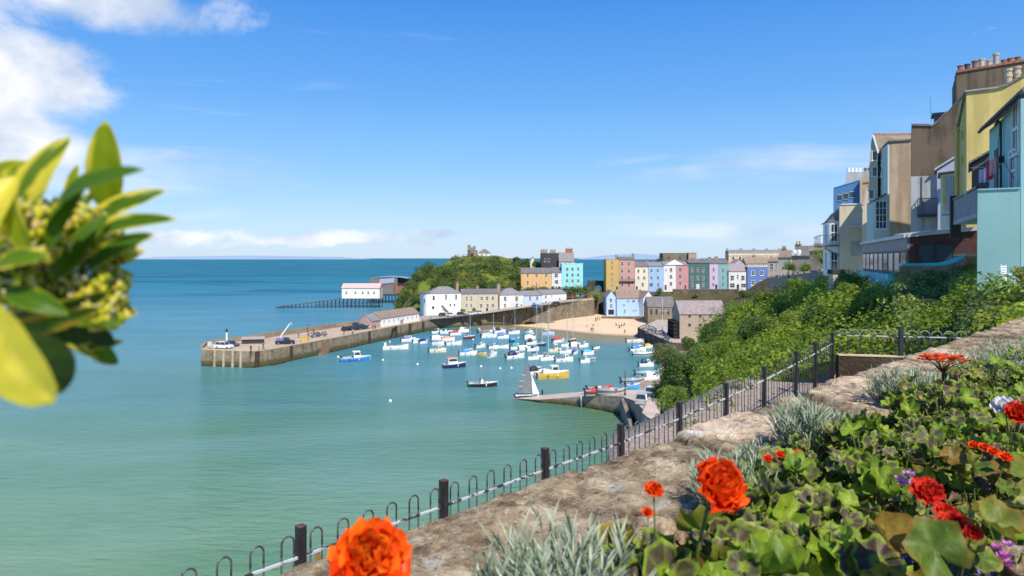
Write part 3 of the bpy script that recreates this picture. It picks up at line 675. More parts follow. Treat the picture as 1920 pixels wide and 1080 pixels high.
# pediment of the white and pink pair
A = P(1247, 497, 324.9); mb = MB(); w = 36 / F * 325
mb.prism([(0, 0, 0), (w, 0, 0), (w / 2, 0, 2.6)], (0, .5, 0))
pr_ = [o for o in bpy.data.objects if o.get('label', '').startswith('white half')][0]
pd_ = mb.build('pediment', WHITE, pr_); pd_.location = A - pr_.location
mb = MB(); w = 29 / F * 325; mb.box(0, w, -.9, 0, -.15, 0)
for k in range(30): mb.box(k * w / 29.5, k * w / 29.5 + .05, -.9, -.86, 0, 1.0)
mb.box(0, w, -.92, -.84, 1.0, 1.06)
sp_ = [o for o in bpy.data.objects if o.get('label', '').startswith('salmon pink')][0]
bal = mb.build('balcony', DARK, sp_); bal.location = (0, 0, (545 - 527.5) / F * 325)
rb_ = [o for o in bpy.data.objects if o.get('label', '').startswith('royal blue')][0]
mb = MB(); wv = 38.4 / F * 323
for k in range(9): mb.lathe([(.12, 0), (.2, .25), (.09, .5), (.15, .7)], 6, (.5 + k * (wv - 1) / 8, .1, 0))
mb.box(.2, wv - .2, 0, .25, .7, .85)
bb = mb.build('balustrade', WHITE, rb_); bb.location = (0, 0, 43.5 / F * 323 + .18)

GR = 'row of low houses along the harbour road'
hr = town('corner_house', 'white house with a rounded corner, first along the harbour road from the pier', 806, 865, 551, 590, 285, 10, (.80, .80, .78), ('hip', 2.6, SLATE2), [(813, 559, .8, 1.9), (836, 558, .6, 2.2), (855, 558, .6, 2.2)] + [(829, 575, .7, .8), (844, 573, .7, .9), (852, 573, .7, .9), (812, 577, 1, 1.1)], [], stain=.08, Y1=289, group=GR, chim=[(862, 4.2, 1.2, 3, .5)], style='frame')
mb = MB(); w_ = (806 - 796.5) / F * 285 * 1.15; n_ = 10; hh = 39 / F * 286
arc = [(0.05, 0.002)] + [(-w_ * math.sin(math.pi / 2 * k / n_), (1 - math.cos(math.pi / 2 * k / n_)) * 3.2 + .002, ) for k in range(1, n_ + 1)] + [(-w_, 9.9), (0.05, 9.9)]
mb.prism([(x, y, -2.5) for x, y in arc], (0, 0, hh + 2.5 - .004)); mb.build('rounded_wall', [o for o in hr.children if o.name.startswith('wall')][0].data.materials[0], hr, smooth=False)
mb = MB(); mb.prism([(x * 1.08 - .1, y - .15, hh) for x, y in arc], (0, 0, .35)); mb.build('cornice', SLATE, hr)
add_window(hr, -w_ * .80, 39 / F * 286 * .55, .7, 1.9, 'frame', 1.25, R(-52))
mb = MB()
for k in range(10): mb.box(5.4 + k * .32, 5.75 + k * .32, -1.2, 0, 3.4 - k * .34 - .15, 3.4 - k * .34)
mb.tube([(5.3, -1.2, 4.4), (8.7, -1.2, 1.0)], .04, 4)
mb.build('outside_stair', DARK, hr)
town('terraced_house', 'beige rendered pair of houses with dark door on the harbour road', 865.6, 934, 551, 588.5, 289, 9, (.56, .49, .36), ('gable', 1.7, SLATE), [(875, 560, .7, 1.8), (883.5, 560, .7, 1.8), (875, 573, .7, 1.5), (883.5, 573, .7, 1.5), (903, 560, 1, 1.4), (913, 560, 1, 1.4), (924, 560, 1, 1.4), (902, 574, .9, 1.6), (914, 574, .9, 1.6), (924, 574, .9, 1.4)], [(913, 1.1, 2.3)], Y1=292, group=GR, chim=[(898, 2.8, 1.2, 3, .5), (938, 3.6, 1.4, 3, .5)])
town('terraced_house', 'white rendered house with four dark windows right of the beige pair', 937, 982, 553.5, 585.5, 291, 9, (.72, .70, .67), ('hip', 2.6, SLATE2), [(947, 560.5, 1, 1.8), (968.5, 560.5, 1, 1.8), (946.5, 573, .8, 1.4), (969, 573.5, .9, 1.5), (977.5, 573, .7, 1)], [], Y1=294, group=GR, chim=[(961, 2.4, 1, 2, .5)])
town('terraced_house', 'pale blue low house between the white ones on the harbour road', 982.5, 1016, 554.5, 581, 294, 8, (.56, .66, .80), ('gable', 1.7, SLATE2), [(993.5, 560, .9, 1.5), (1007, 560, .9, 1.5), (1001, 571, 1.1, 1.2)], [(1013, .9, 2)], Y1=299, group=GR, chim=[(1013, 2.3, 1, 3, .5)])
town('terraced_house', 'long low white cottage at the top end of the harbour road', 1016.5, 1062, 552, 576, 299, 8, (.76, .75, .73), ('gable', 1.6, SLATE2), [(1023, 557, .9, 1.2), (1023.5, 567.5, .9, 1.2), (1049, 562, .8, 1.0), (1034, 556, .5, .8)], [(1018.5, .9, 2), (1057, .9, 2)], Y1=307, group=GR)
town('town_house', 'orange ochre three storey house below the castle hill', 977, 1034, 512, 547, 323, 9, (.74, .46, .20), ('gable', 2.3, SLATE), [(989.5, 516.5, .9, 1.5), (1006, 516.5, .9, 1.5), (1024, 516.5, .9, 1.5), (989.5, 530.5, .9, 1.7), (1006.5, 531, .6, 1.1), (1024, 530, .8, 1.3), (989.5, 541, .9, 1.6), (1024, 540, .8, 1.3)], [(1006, .9, 2.2)], group='town houses below the castle hill')
town('town_house', 'white narrow house with bay windows between the orange and turquoise ones', 1034.5, 1053, 511, 546, 323, 9, (.75, .74, .72), ('gable', 2.3, SLATE), [(1043, 516.5, 1.5, 1.6), (1043.5, 528.5, 1.5, 1.6), (1037.5, 540, .8, 1.6), (1043, 540, .6, 1.6)], [(1049.5, .9, 2.2)], group='town houses below the castle hill')
town('town_house', 'bright turquoise four storey house with nine white framed windows', 1053.2, 1093, 494.5, 546, 323, 10, (.32, .74, .74), ('flat',), gr([1063.5, 1073.5, 1084], [504.5, 515.5, 526.5]) + [(1062, 538.5, 1, 1.4), (1084, 538, 1, 1.4)], [(1073.5, 1.1, 2.3)], ww=1.05, wh=1.4, group='town houses below the castle hill')
# big dark hotel block behind
town('town_house', 'tall dark grey slate hung building behind the orange house', 1015, 1048, 475, 540, 345, 12, (.06, .06, .065), ('flat', ), [(1022, 488, .8, 1.6), (1029, 488, .8, 1.6)], [], style='frame', trim=SLATE, cat='building', chim=[(1021, 1.6, 3.5, 4, .5), (1038, 1.4, 3.0, 4, .6)])
town('town_house', 'grey mansard roofed building with a big red brick chimney behind the turquoise house', 1048.5, 1077, 490, 540, 341, 12, (.55, .53, .5), ('gable', 4.4, SLATE2), [(1060, 491, .9, 1), (1068, 491, .9, 1)], [], style='frame', cat='building')
o = [o for o in bpy.data.objects if o.get('label', '').startswith('grey mansard')][0]
add_chimney(o, 5.4, 6, 50 / F * 341 + 3.5, 2.6, 3.6, 1.0, 5, plain('red_brick', (.36, .11, .06), .9, .2))
town('cottage', 'small white gabled house half hidden on the green hill', 994, 1004, 490, 505, 380, 8, (.72, .66, .55), ('gablef', 2.6, BROWNR), [], [])
# beach buildings
bl = town('boathouse', 'light blue gabled boathouse with a dark doorway, left end of the beach buildings', 1137, 1156, 557.5, 590, 298, 12, (.42, .58, .80), ('gablef', 2.8, SLATE2), [(1145.5, 563, 1, 1.5), (1146, 573.5, 1, 1.5)], [], stain=.1)
mb = MB(); mb.box(.8, 3.3, -.02, .05, 0, 2.2); mb.build('doorway', DARK, bl)
bm_ = town('boathouse', 'broad light blue beach building with dormer roof and white painted end', 1156.5, 1206, 559, 592, 297, 9, (.38, .57, .82), ('gable', 3.4, BROWNR), [(1178, 564.5, .9, .8), (1188, 564.5, 1.3, .9), (1199, 564.5, 1.3, .9), (1170, 572, .6, 1.0), (1200, 577, .8, 1.5), (1171, 584, .6, 1.6), (1188, 582, .6, .8), (1193, 582, .6, .8)], [], stain=.1)
town('boathouse', 'white and pale blue gable end building facing the harbour right of the broad blue one', 1206.3, 1225, 559, 592, 294, 10, (.66, .74, .84), ('gablef', 2.9, BROWNR), [(1216, 585, 1.2, 1.5)], [], stain=.05, Y1=296)
town('chapel', 'low stone chapel with a dark slate roof and arched windows behind the quay', 1215, 1265, 575, 594, 272, 9, (.3, .25, .18), ('gable', 3.6, SLATE), [(x, 585, .9, 2.2) for x in (1221, 1231, 1242, 1253)], [], mat=stone_mat('chapel_stone', (0.30, 0.25, 0.18), (0.22, 0.18, 0.13), (1.5, 1.5, 3)), style='hole', cat='chapel')
whm = stone_mat('warehouse_stone', (0.46, 0.37, 0.28), (0.38, 0.31, 0.24), (1.2, 1.2, 2.4), (0.48, 0.41, 0.33), streak=0.15, mort=.1)
wh = town('stone_warehouse', 'big stone warehouse with a slate roof and small square windows beside the quay', 1274.5, 1362, 588.5, 640, 207, 10, (.3, .25, .18), ('gable', 3.6, PINKR), [(1293, 592.5, .75, .75), (1313, 592.5, .75, .75), (1332, 592.5, .75, .75), (1293, 609.5, .75, .85), (1313, 609.5, .7, .9), (1332, 609.5, .7, .9), (1313, 625.5, .6, .9), (1332, 625.5, .6, .9)], [], mat=whm, style='hole', cat='warehouse')
mb = MB()
for k in range(5): mb.box(-1.6, -.15, 1 + k * 2, 1.1 + k * 2, 0, 6); mb.box(-1.6, -.15, 0.6, 9.4, .9 + k * 1.2, 1.0 + k * 1.2)
mb.build('scaffold', DARK, wh)
# retaining walls under the terrace
for nm, lb, pts, top, thick, mt_ in (
    ('retaining_wall', 'long dark stone retaining wall under the coloured terrace', [(1262, 565.5, 322), (1300, 566, 322), (1345, 566, 320), (1385, 566, 316)], 542.5, 1.0, stone_mat('terrace_wall', (.12, .10, .08), (.085, .07, .055), (.8, .8, 1.6), (.16, .14, .12))),
    ('retaining_wall', 'low brown stone wall between the beach and the blue boathouses', [(1128, 598, 289), (1160, 598.5, 288), (1205, 600, 286), (1262, 602, 283)], 593.5, .8, stone_mat('beach_wall', (.17, .125, .085), (.13, .10, .07), (.8, .8, 1.6), (.2, .17, .13)))):
    A = P(pts[0][0], top, pts[0][2]); r_ = empty(nm, A, 0, lb, 'wall')
    mb = MB(); mc = MB()
    for (x0, y0, Y0), (x1, y1, Y1) in zip(pts, pts[1:]):
        a = P(x0, y0 + 6, Y0) - A; c = P(x1, y1 + 6, Y1) - A; at = P(x0, top, Y0) - A; ct = P(x1, top, Y1) - A; bk = Vector((0, thick, 0))
        mb.hexa([a, c, c + bk, a + bk], [at, ct, ct + bk, at + bk]); u = Vector((0, 0, .15)); f_ = Vector((0, -.1, 0))
        mc.hexa([at + f_, ct + f_, ct + bk, at + bk], [at + f_ + u, ct + f_ + u, ct + bk + u, at + bk + u])
    mb.build('wall', mt_, r_); mc.build('coping', COPE if 'beach' in lb else plain('grey_coping', (.3, .28, .25), .9), r_)
# castle gatehouse ruin on the skyline and small arch
rs = stone_mat('ruin_stone', (.22, .19, .14), (.15, .13, .10), (.6, .6, 1.2), (.25, .22, .18))
town('fort', 'squat dark stone fort on the horizon behind the coloured terrace', 1243, 1290, 475, 500, 420, 10, (.2, .2, .2), ('flat',), [(1254, 483, 1.2, 1), (1275, 483, 1.2, 1)], [], mat=rs, style='hole', trim=rs, cat='fort')
town('fort_tower', 'short tower at the right end of the dark stone fort', 1291, 1306, 474.5, 500, 418, 8, (.2, .2, .2), ('flat',), [], [], mat=stone_mat('tower_stone', (.42, .36, .28), (.36, .3, .23), (.6, .6, 1.2), (.4, .36, .3)), style='hole', trim=rs, cat='tower')
ar = empty('ruined_arch', P(1122, 546, 335), 0, 'dark ruined stone archway left of the mustard yellow house', 'ruin')
mb = MB(); R0, R1 = 1.9, 4.2; n_ = 14; k0 = [(math.cos(math.pi * k / n_), math.sin(math.pi * k / n_)) for k in range(n_ + 1)]
for (c0, s0), (c1, s1) in zip(k0, k0[1:]):
    def ex(c, s): return (c * 4.6 * (1.15 if abs(c) > .7 else 1), 5.2 + .5 * noise.noise(Vector((c * 3, 0, 1))) if s > .25 else 1.5 + s * 9)
    a, b2 = ex(c0, s0), ex(c1, s1)
    mb.prism([(c0 * R0, 0, 1 + s0 * R0), (c1 * R0, 0, 1 + s1 * R0), (b2[0], 0, b2[1]), (a[0], 0, a[1])], (0, 2.5, 0))
mb.box(R0, 5.3, 0, 2.5, -3, 1.0); mb.box(-5.3, -R0, 0, 2.5, -3, 1.0)
mb.build('wall', stone_mat('arch_stone', (.07, .065, .05), (.05, .045, .035), (.8, .8, 1.2), (.09, .08, .07)), ar)
# ruin and little house on the castle hill
ru = empty('castle_ruin', P(886, 483, 398), 0, 'broken stone castle tower on top of the green hill', 'ruin')
mb = MB(); mb.lathe([(3.0, -3), (2.9, 3.6), (3.1, 4.2)], 10); mb.box(-2.8, -1.2, -1.5, 1.5, 4.1, 7.4); mb.box(.4, 1.7, -1.2, 1.2, 4.1, 6.8); mb.box(-1.0, .2, -1, 1, 4.1, 6.0)
mb.build('wall', stone_mat('castle_stone', (.33, .27, .2), (.2, .17, .13), (1, 1, 1.6), (.36, .3, .24)), ru)
mb = MB(); mb.box(-.7, .7, -3.1, -2.8, .4, 2.6); mb.build('doorway', DARK, ru)
town('cottage', 'small white hilltop cottage with a sweeping slate roof beside the ruin', 897, 919, 474.5, 480.5, 397, 6, (.74, .72, .66), ('hip', 2.2, SLATE), [(904, 477.5, .8, .8), (912, 477.5, .8, .8)], [])
# upper town at right
UG = 'buildings of the upper town'
lt = town('hotel_terrace', 'long cream hotel terrace with a row of chimneys on the skyline', 1366, 1482, 473, 505, 350, 12, (.66, .54, .34), ('gable', 1.2, SLATE2), [(x, 484, .9, 1.5) for x in (1375, 1388, 1406, 1416, 1430, 1446, 1462)], cat='hotel', style='frame', chim=[(1366.5, 1.4, 1, 2), (1393, 1.3, 1.6, 4), (1418, 1.2, 1.6, 4), (1442, 1.2, 1.6, 4), (1467, 1.2, 1.6, 4)], Y1=345)
mb = MB(); mb.box(-.1, 31.5, -.25, .0, 26 / F * 350, 27.5 / F * 350); mb.box(-.1, 31.5, -.2, .0, 30 / F * 350, 31 / F * 350); mb.build('cornice', plain('cream_trim', (.8, .75, .62)), lt)
town('town_house', 'mauve gabled house in front of the cream hotel terrace', 1374, 1398, 496, 530, 342, 7, (.5, .42, .5), ('gablef', 2.6, PINKR), [], [], group=UG)
town('town_house', 'brown roofed house with dark chimneys behind the royal blue house', 1398, 1445, 494, 530, 340, 7, (.4, .33, .26), ('gable', 3.0, BROWNR), [], [], group=UG, chim=[(1418, 3.6, 1.6, 4)])
town('town_house', 'beige flat fronted house with tall windows on the slope above the scrub', 1440, 1478, 490, 515, 200, 6, (.52, .45, .34), ('gable', 1.0, BROWNR), [(1447, 500, .9, 1.8), (1456, 500, .5, 1.4)], [], group=UG, Y1=197)
town('town_house', 'cream house with brown mansard roof and white dormers', 1459, 1494, 482, 505, 170, 6, (.55, .5, .4), ('gable', 1.6, BROWNR), [(1488, 478, .5, .9), (1480, 489, .8, 1.2)], [], group=UG, chim=[(1462, 2.0, 1, 3)], Y1=167)
dm = town('town_house', 'brownish house with two white gabled dormers beside the leafy tree', 1485, 1522, 479, 505, 150, 5, (.42, .33, .27), ('gable', 2.0, SLATE), [], [], group=UG, chim=[(1488, 2.4, 1.2, 2)], Y1=147)
for k in (0.4, 1.4):
    mb = MB(); mb.prism([(k - .35, -.35, 3.0), (k + .35, -.35, 3.0), (k + .35, -.35, 3.7), (k, -.35, 4.3), (k - .35, -.35, 3.7)], (0, 1.6, 0)); mb.build('dormer', WHITE, dm)
town('town_house', 'plain brown rendered house with a sloping roof behind the leafy tree', 1518, 1556, 470, 505, 140, 5, (.38, .29, .23), ('gable', 1.4, BROWNR), [], [], group=UG, Y1=137)
gw = empty('garden_wall', P(1466, 506, 148), 0, 'pale garden wall with stone piers along the cliff top road', 'wall')
mb = MB(); A = gw.location.copy(); a = P(1440, 527, 200) - A; c = P(1560, 519, 100) - A
for k in range(12):
    p = a.lerp(c, k / 12); q = a.lerp(c, (k + 1) / 12); bk = Vector((1.0, .4, 0)); u = Vector((0, 0, 1.0)); dn = Vector((0, 0, -2))
    mb.hexa([p + dn, q + dn, q + bk + dn, p + bk + dn], [p + u, q + u, q + bk + u, p + bk + u])
    mb.box(p.x - .4, p.x + .4, p.y - .4, p.y + .4, p.z + 1.0, p.z + 1.3)
mb.build('wall', stone_mat('pale_wall', (.34, .29, .24), (.26, .22, .18), (1, 1, 2), (.36, .32, .27)), gw)

# ---------------- small white hall on the pier
a = G(713.5, 613, PIERZ + .02); c = G(786, 601, PIERZ + .02); dv = c - a
sh = house('pier_hall', 'long low white hall with a brown slate roof standing on the pier', a, math.hypot(dv.x, dv.y), 2.9, 6.5, WHITE, ('gable', 2.0, BROWNR), math.atan2(dv.y, dv.x), None, 'hall', base=.02)
L_ = math.hypot(dv.x, dv.y)
for k in range(8): add_window(sh, L_ * (.08 + .12 * k), 1.2, .6, .9, 'frame')
mb = MB(); mb.box(L_ * .5, L_ * .5 + .1, -.06, 0, 0, 2.2); mb.build('drainpipe', GREY, sh)
a2 = a + Vector((-math.cos(sh.rotation_euler.z), -math.sin(sh.rotation_euler.z), 0)) * 5.2
an = house('pier_hall_annexe', 'small grey porch building joined to the left end of the white pier hall', a2, 5.1, 2.5, 5.5, plain('brick_pink', (.42, .28, .23), .9, .2), ('gable', 1.9, SLATE2), sh.rotation_euler.z, None, 'annexe', base=.02)

# ---------------- lifeboat stations on piles
LB = 385.0
ob = empty('old_boathouse', P(641, 557, LB), 0, 'old white boathouse with a pink roof standing on lattice piles', 'boathouse')
w = (712 - 641) / F * LB; h = 17 / F * LB; d = 9.0; yy_ = 0
cr = plain('white_boarding', (.72, .70, .62), .7, .06)
mb = MB(); mb.prism([(0, 0, -.8), (0, d, -.8), (0, d, h), (0, d / 2, h + 2.2), (0, 0, h)], (w, 0, 0)); mb.build('wall', cr, ob)
mb = MB(); mb.prism([(-.3, -.4, h - .1), (-.3, d / 2, h + 2.3), (-.3, d + .4, h - .1), (-.3, d + .4, h + .1), (-.3, d / 2, h + 2.5), (-.3, -.4, h + .1)], (w + .6, 0, 0)); mb.build('roof', plain('pink_roof', (.62, .42, .38), .7, .1), ob)
for k, fx in enumerate((.12, .36, .55, .70, .85)): add_window(ob, w * fx, h * .35, .9, 1.4, 'sash')
mb = MB(); mb.box(w + .3, w + .45, -.45, 0, -.5, h + .2); mb.tube([(w + .35, -.4, h), (w + .35, d / 2, h + 2.5)], .3, 4); mb.build('trim', plain('orange_red_trim', (.6, .13, .07), .6), ob)
TM = plain('tarred_pile', (.035, .045, .06), .7, .3)
mb = MB(); zb = P(641, 577.5, LB).z - ob.location.z
L0 = -(641 - 516) / F * LB; z1 = (557 - 574.5) / F * LB; n_ = 26
zt = lambda x: -.9 if x > 0 else -.9 + (z1 + .9 - .3) * (x / L0)
for k in range(n_ + 1):
    x = L0 + (w - L0) * k / n_
    for y in (.6, d - .6): pl_ = MB(); pl_.box(x - .16, x + .16, y - .16, y + .16, zb - 1.5, zt(x)); pl_.build('pile', TM, ob)
    if k < n_:
        x2 = L0 + (w - L0) * (k + 1) / n_
        for y in (.6,):
            if k > 9:
                mb.tube([(x, y, zb + .3), (x2, y, zt(x2) - .2)], .11, 4); mb.tube([(x2, y, zb + .3), (x, y, zt(x) - .2)], .11, 4); mb.tube([(x, y, (zb + zt(x)) / 2), (x2, y, (zb + zt(x2)) / 2)], .1, 4)
mb.build('lattice_brace', TM, ob)
mb = MB(); mb.prism([(L0, .2, zt(L0) - .35), (0, .2, -1.2), (w + 1, .2, -1.2), (w + 1, .2, -.8), (0, .2, -.8), (L0, .2, zt(L0))], (0, d - .4, 0)); mb.build('ramp_deck', plain('ramp_timber', (.10, .09, .09), .8, .2), ob)
NB = 430.0
nb_ = empty('new_boathouse', P(693, 548, NB), 0, 'large grey boathouse with a curved metal roof on piles behind the old one', 'boathouse')
w = 72 / F * NB; h = 26 / F * NB; d = 12
mb = MB(); mb.box(0, w * .72, 0, d, -1, h); mb.box(w * .3, w * .62, -3, -.01, -1, h * .62); mb.build('wall', plain('grey_cladding', (.17, .16, .16), .7, .2), nb_)
rfm = plain('metal_roof', (.30, .33, .38), .4, .08, metal=.2)
mb = MB(); n_ = 10
arc = [(w * .0 + (w) * k / n_, 0, h + 3.6 * math.sin(math.pi * (.22 + .55 * k / n_)) - 2.2) for k in range(n_ + 1)]
mb.prism(arc + [(x, y, z - .4) for x, y, z in arc[::-1]], (0, d, 0)); mb.build('roof', rfm, nb_)
mb = MB(); mb.prism([(w * .27, -3.4, h * .60), (w * .65, -3.4, h * .68), (w * .65, .0, h * 1.0), (w * .27, 0, h * .92)], (0, 0, .3)); mb.build('lower_roof', rfm, nb_)
mb = MB(); mb.box(w * .62, w * .66, -2.9, -.02, -1, h * .62); mb.box(w * .7, w * .96, .3, 3, -1, h * .45); mb.build('red_brick_bay', plain('brown_brick', (.25, .12, .08), .9), nb_)
mb = MB(); mb.box(w * .72 + .02, w * .97, 3, d, -1, h + .4); mb.build('dark_opening', plain('dark_interior', (.03, .03, .035), .6), nb_)
mb = MB(); zb = -nb_.location.z
for k in range(13):
    x = w * (k / 12)
    for y0, y1 in ((-.3, .2), (d - .5, d)): mb = MB(); mb.box(x - .2, x + .2, y0, y1, zb - 1, -1); mb.build('pile', TM, nb_)
mb = MB(); mb.box(-1, w + 3, -3.2, d, -1.5, -1.02); mb.box(-(693 - 712) / F * NB * 0 + 2, w + 16, -5.5, -3.3, -2.1, -1.6); mb.build('walkway', TM, nb_)
# ================================================= BOATS
def pm(n, c, r=.4, v=.08): return plain('paint_' + n, c, r, v)
PAL = {'white': GEL, 'grey': pm('grey', (.35, .36, .38)), 'navy': pm('navy', (.02, .03, .09)), 'blue': pm('blue', (.05, .22, .55)), 'sky': pm('sky', (.07, .38, .75)), 'pale': pm('pale', (.35, .5, .68)),
       'red': pm('red', (.55, .04, .035)), 'orange': pm('orange', (.65, .2, .06)), 'maroon': pm('maroon', (.12, .025, .03)), 'yellow': pm('yellow', (.62, .40, .06)), 'cream': pm('cream', (.72, .66, .52)), 'brown': pm('brown', (.15, .06, .03)),
       'black': BLK, 'teal': pm('teal', (.03, .3, .38)), 'violet': pm('violet', (.16, .16, .42))}
INNER = pm('cockpit', (.30, .30, .30), .6, .4)
def hull_mb(Ln, B, D, n=10, fine=1.0, stern=.85):
    outer = []; rim = []; inn = []; dr = -0.25
    for i in range(n + 1):
        t = i / n; hw = B / 2 * (stern + (1 - stern) * min(1, t * 2.2)) * (1 - max(0, (t - .45) / .55) ** (2.2 * fine)); hw = max(hw, .02)
        x = -Ln / 2 + Ln * t; zs = D * (1 + .35 * t * t); outer.append([(x - .05 * Ln * (t > .8) * (t - .8), y * hw, z) for y, z in ((-1, zs), (-.97, zs * .55), (-.78, 0), (-.3, dr))] + [(x - (t > .9) * .15, 0, dr - .05)] + [(x, y * hw, z) for y, z in ((.3, dr), (.78, 0), (.97, zs * .55), (1, zs))])
        iw = max(hw - .1, .005); inn.append([(x, -iw, zs), (x, -iw * .9, .22), (x, iw * .9, .22), (x, iw, zs)])
    mb = MB(); k = 9
    mb.add([p for r in outer for p in r], [(i * k + j, (i + 1) * k + j, (i + 1) * k + j + 1, i * k + j + 1) for i in range(n) for j in range(k - 1)] + [tuple(range(k))])
    mb.add([p for r in inn for p in r], [(i * 4 + j + 1, (i + 1) * 4 + j + 1, (i + 1) * 4 + j, i * 4 + j) for i in range(n) for j in range(3)] + [(3, 2, 1, 0)], 1)
    for i in range(n):
        for a, c in ((0, 0), (8, 3)):
            q = [outer[i][a], outer[i + 1][a], inn[i + 1][c], inn[i][c]]; mb.add(q, [(0, 1, 2, 3) if a else (3, 2, 1, 0)])
    mb.add([outer[0][0], inn[0][0], inn[0][3], outer[0][8]], [(0, 1, 2, 3)])
    return mb, outer, inn
def canopy_mb(x0, x1, hw, z0, h, n=8, squeeze=.75):
    mb = MB(); g = []
    for i in range(n + 1):
        t = i / n; a = math.sin(math.pi * min(1, .12 + .76 * t)) ; x = x0 + (x1 - x0) * t; zz = z0 + h * (.45 + .55 * a)
        g.append([Vector((x, -hw, z0 * .98)), Vector((x, -hw * .92, z0 + (zz - z0) * .7)), Vector((x, -hw * .5, zz)), Vector((x, 0, zz + .06)), Vector((x, hw * .5, zz)), Vector((x, hw * .92, z0 + (zz - z0) * .7)), Vector((x, hw, z0 * .98))])
    grid_mb(g, mb); mb.add(g[0], [tuple(range(7))]); mb.add(g[-1], [tuple(range(6, -1, -1))]); return mb
def outboard(r, Ln, D, y=0, c=BLK):
    mb = MB(); mb.hexa([(-Ln / 2 - .45, y - .16, D + .1), (-Ln / 2 - .05, y - .16, D + .1), (-Ln / 2 - .05, y + .16, D + .1), (-Ln / 2 - .45, y + .16, D + .1)], [(-Ln / 2 - .5, y - .12, D + .5), (-Ln / 2 - .12, y - .12, D + .5), (-Ln / 2 - .12, y + .12, D + .5), (-Ln / 2 - .5, y + .12, D + .5)])
    mb.box(-Ln / 2 - .3, -Ln / 2 - .1, y - .06, y + .06, -.35, D + .1); mb.build('outboard_motor', c, r)
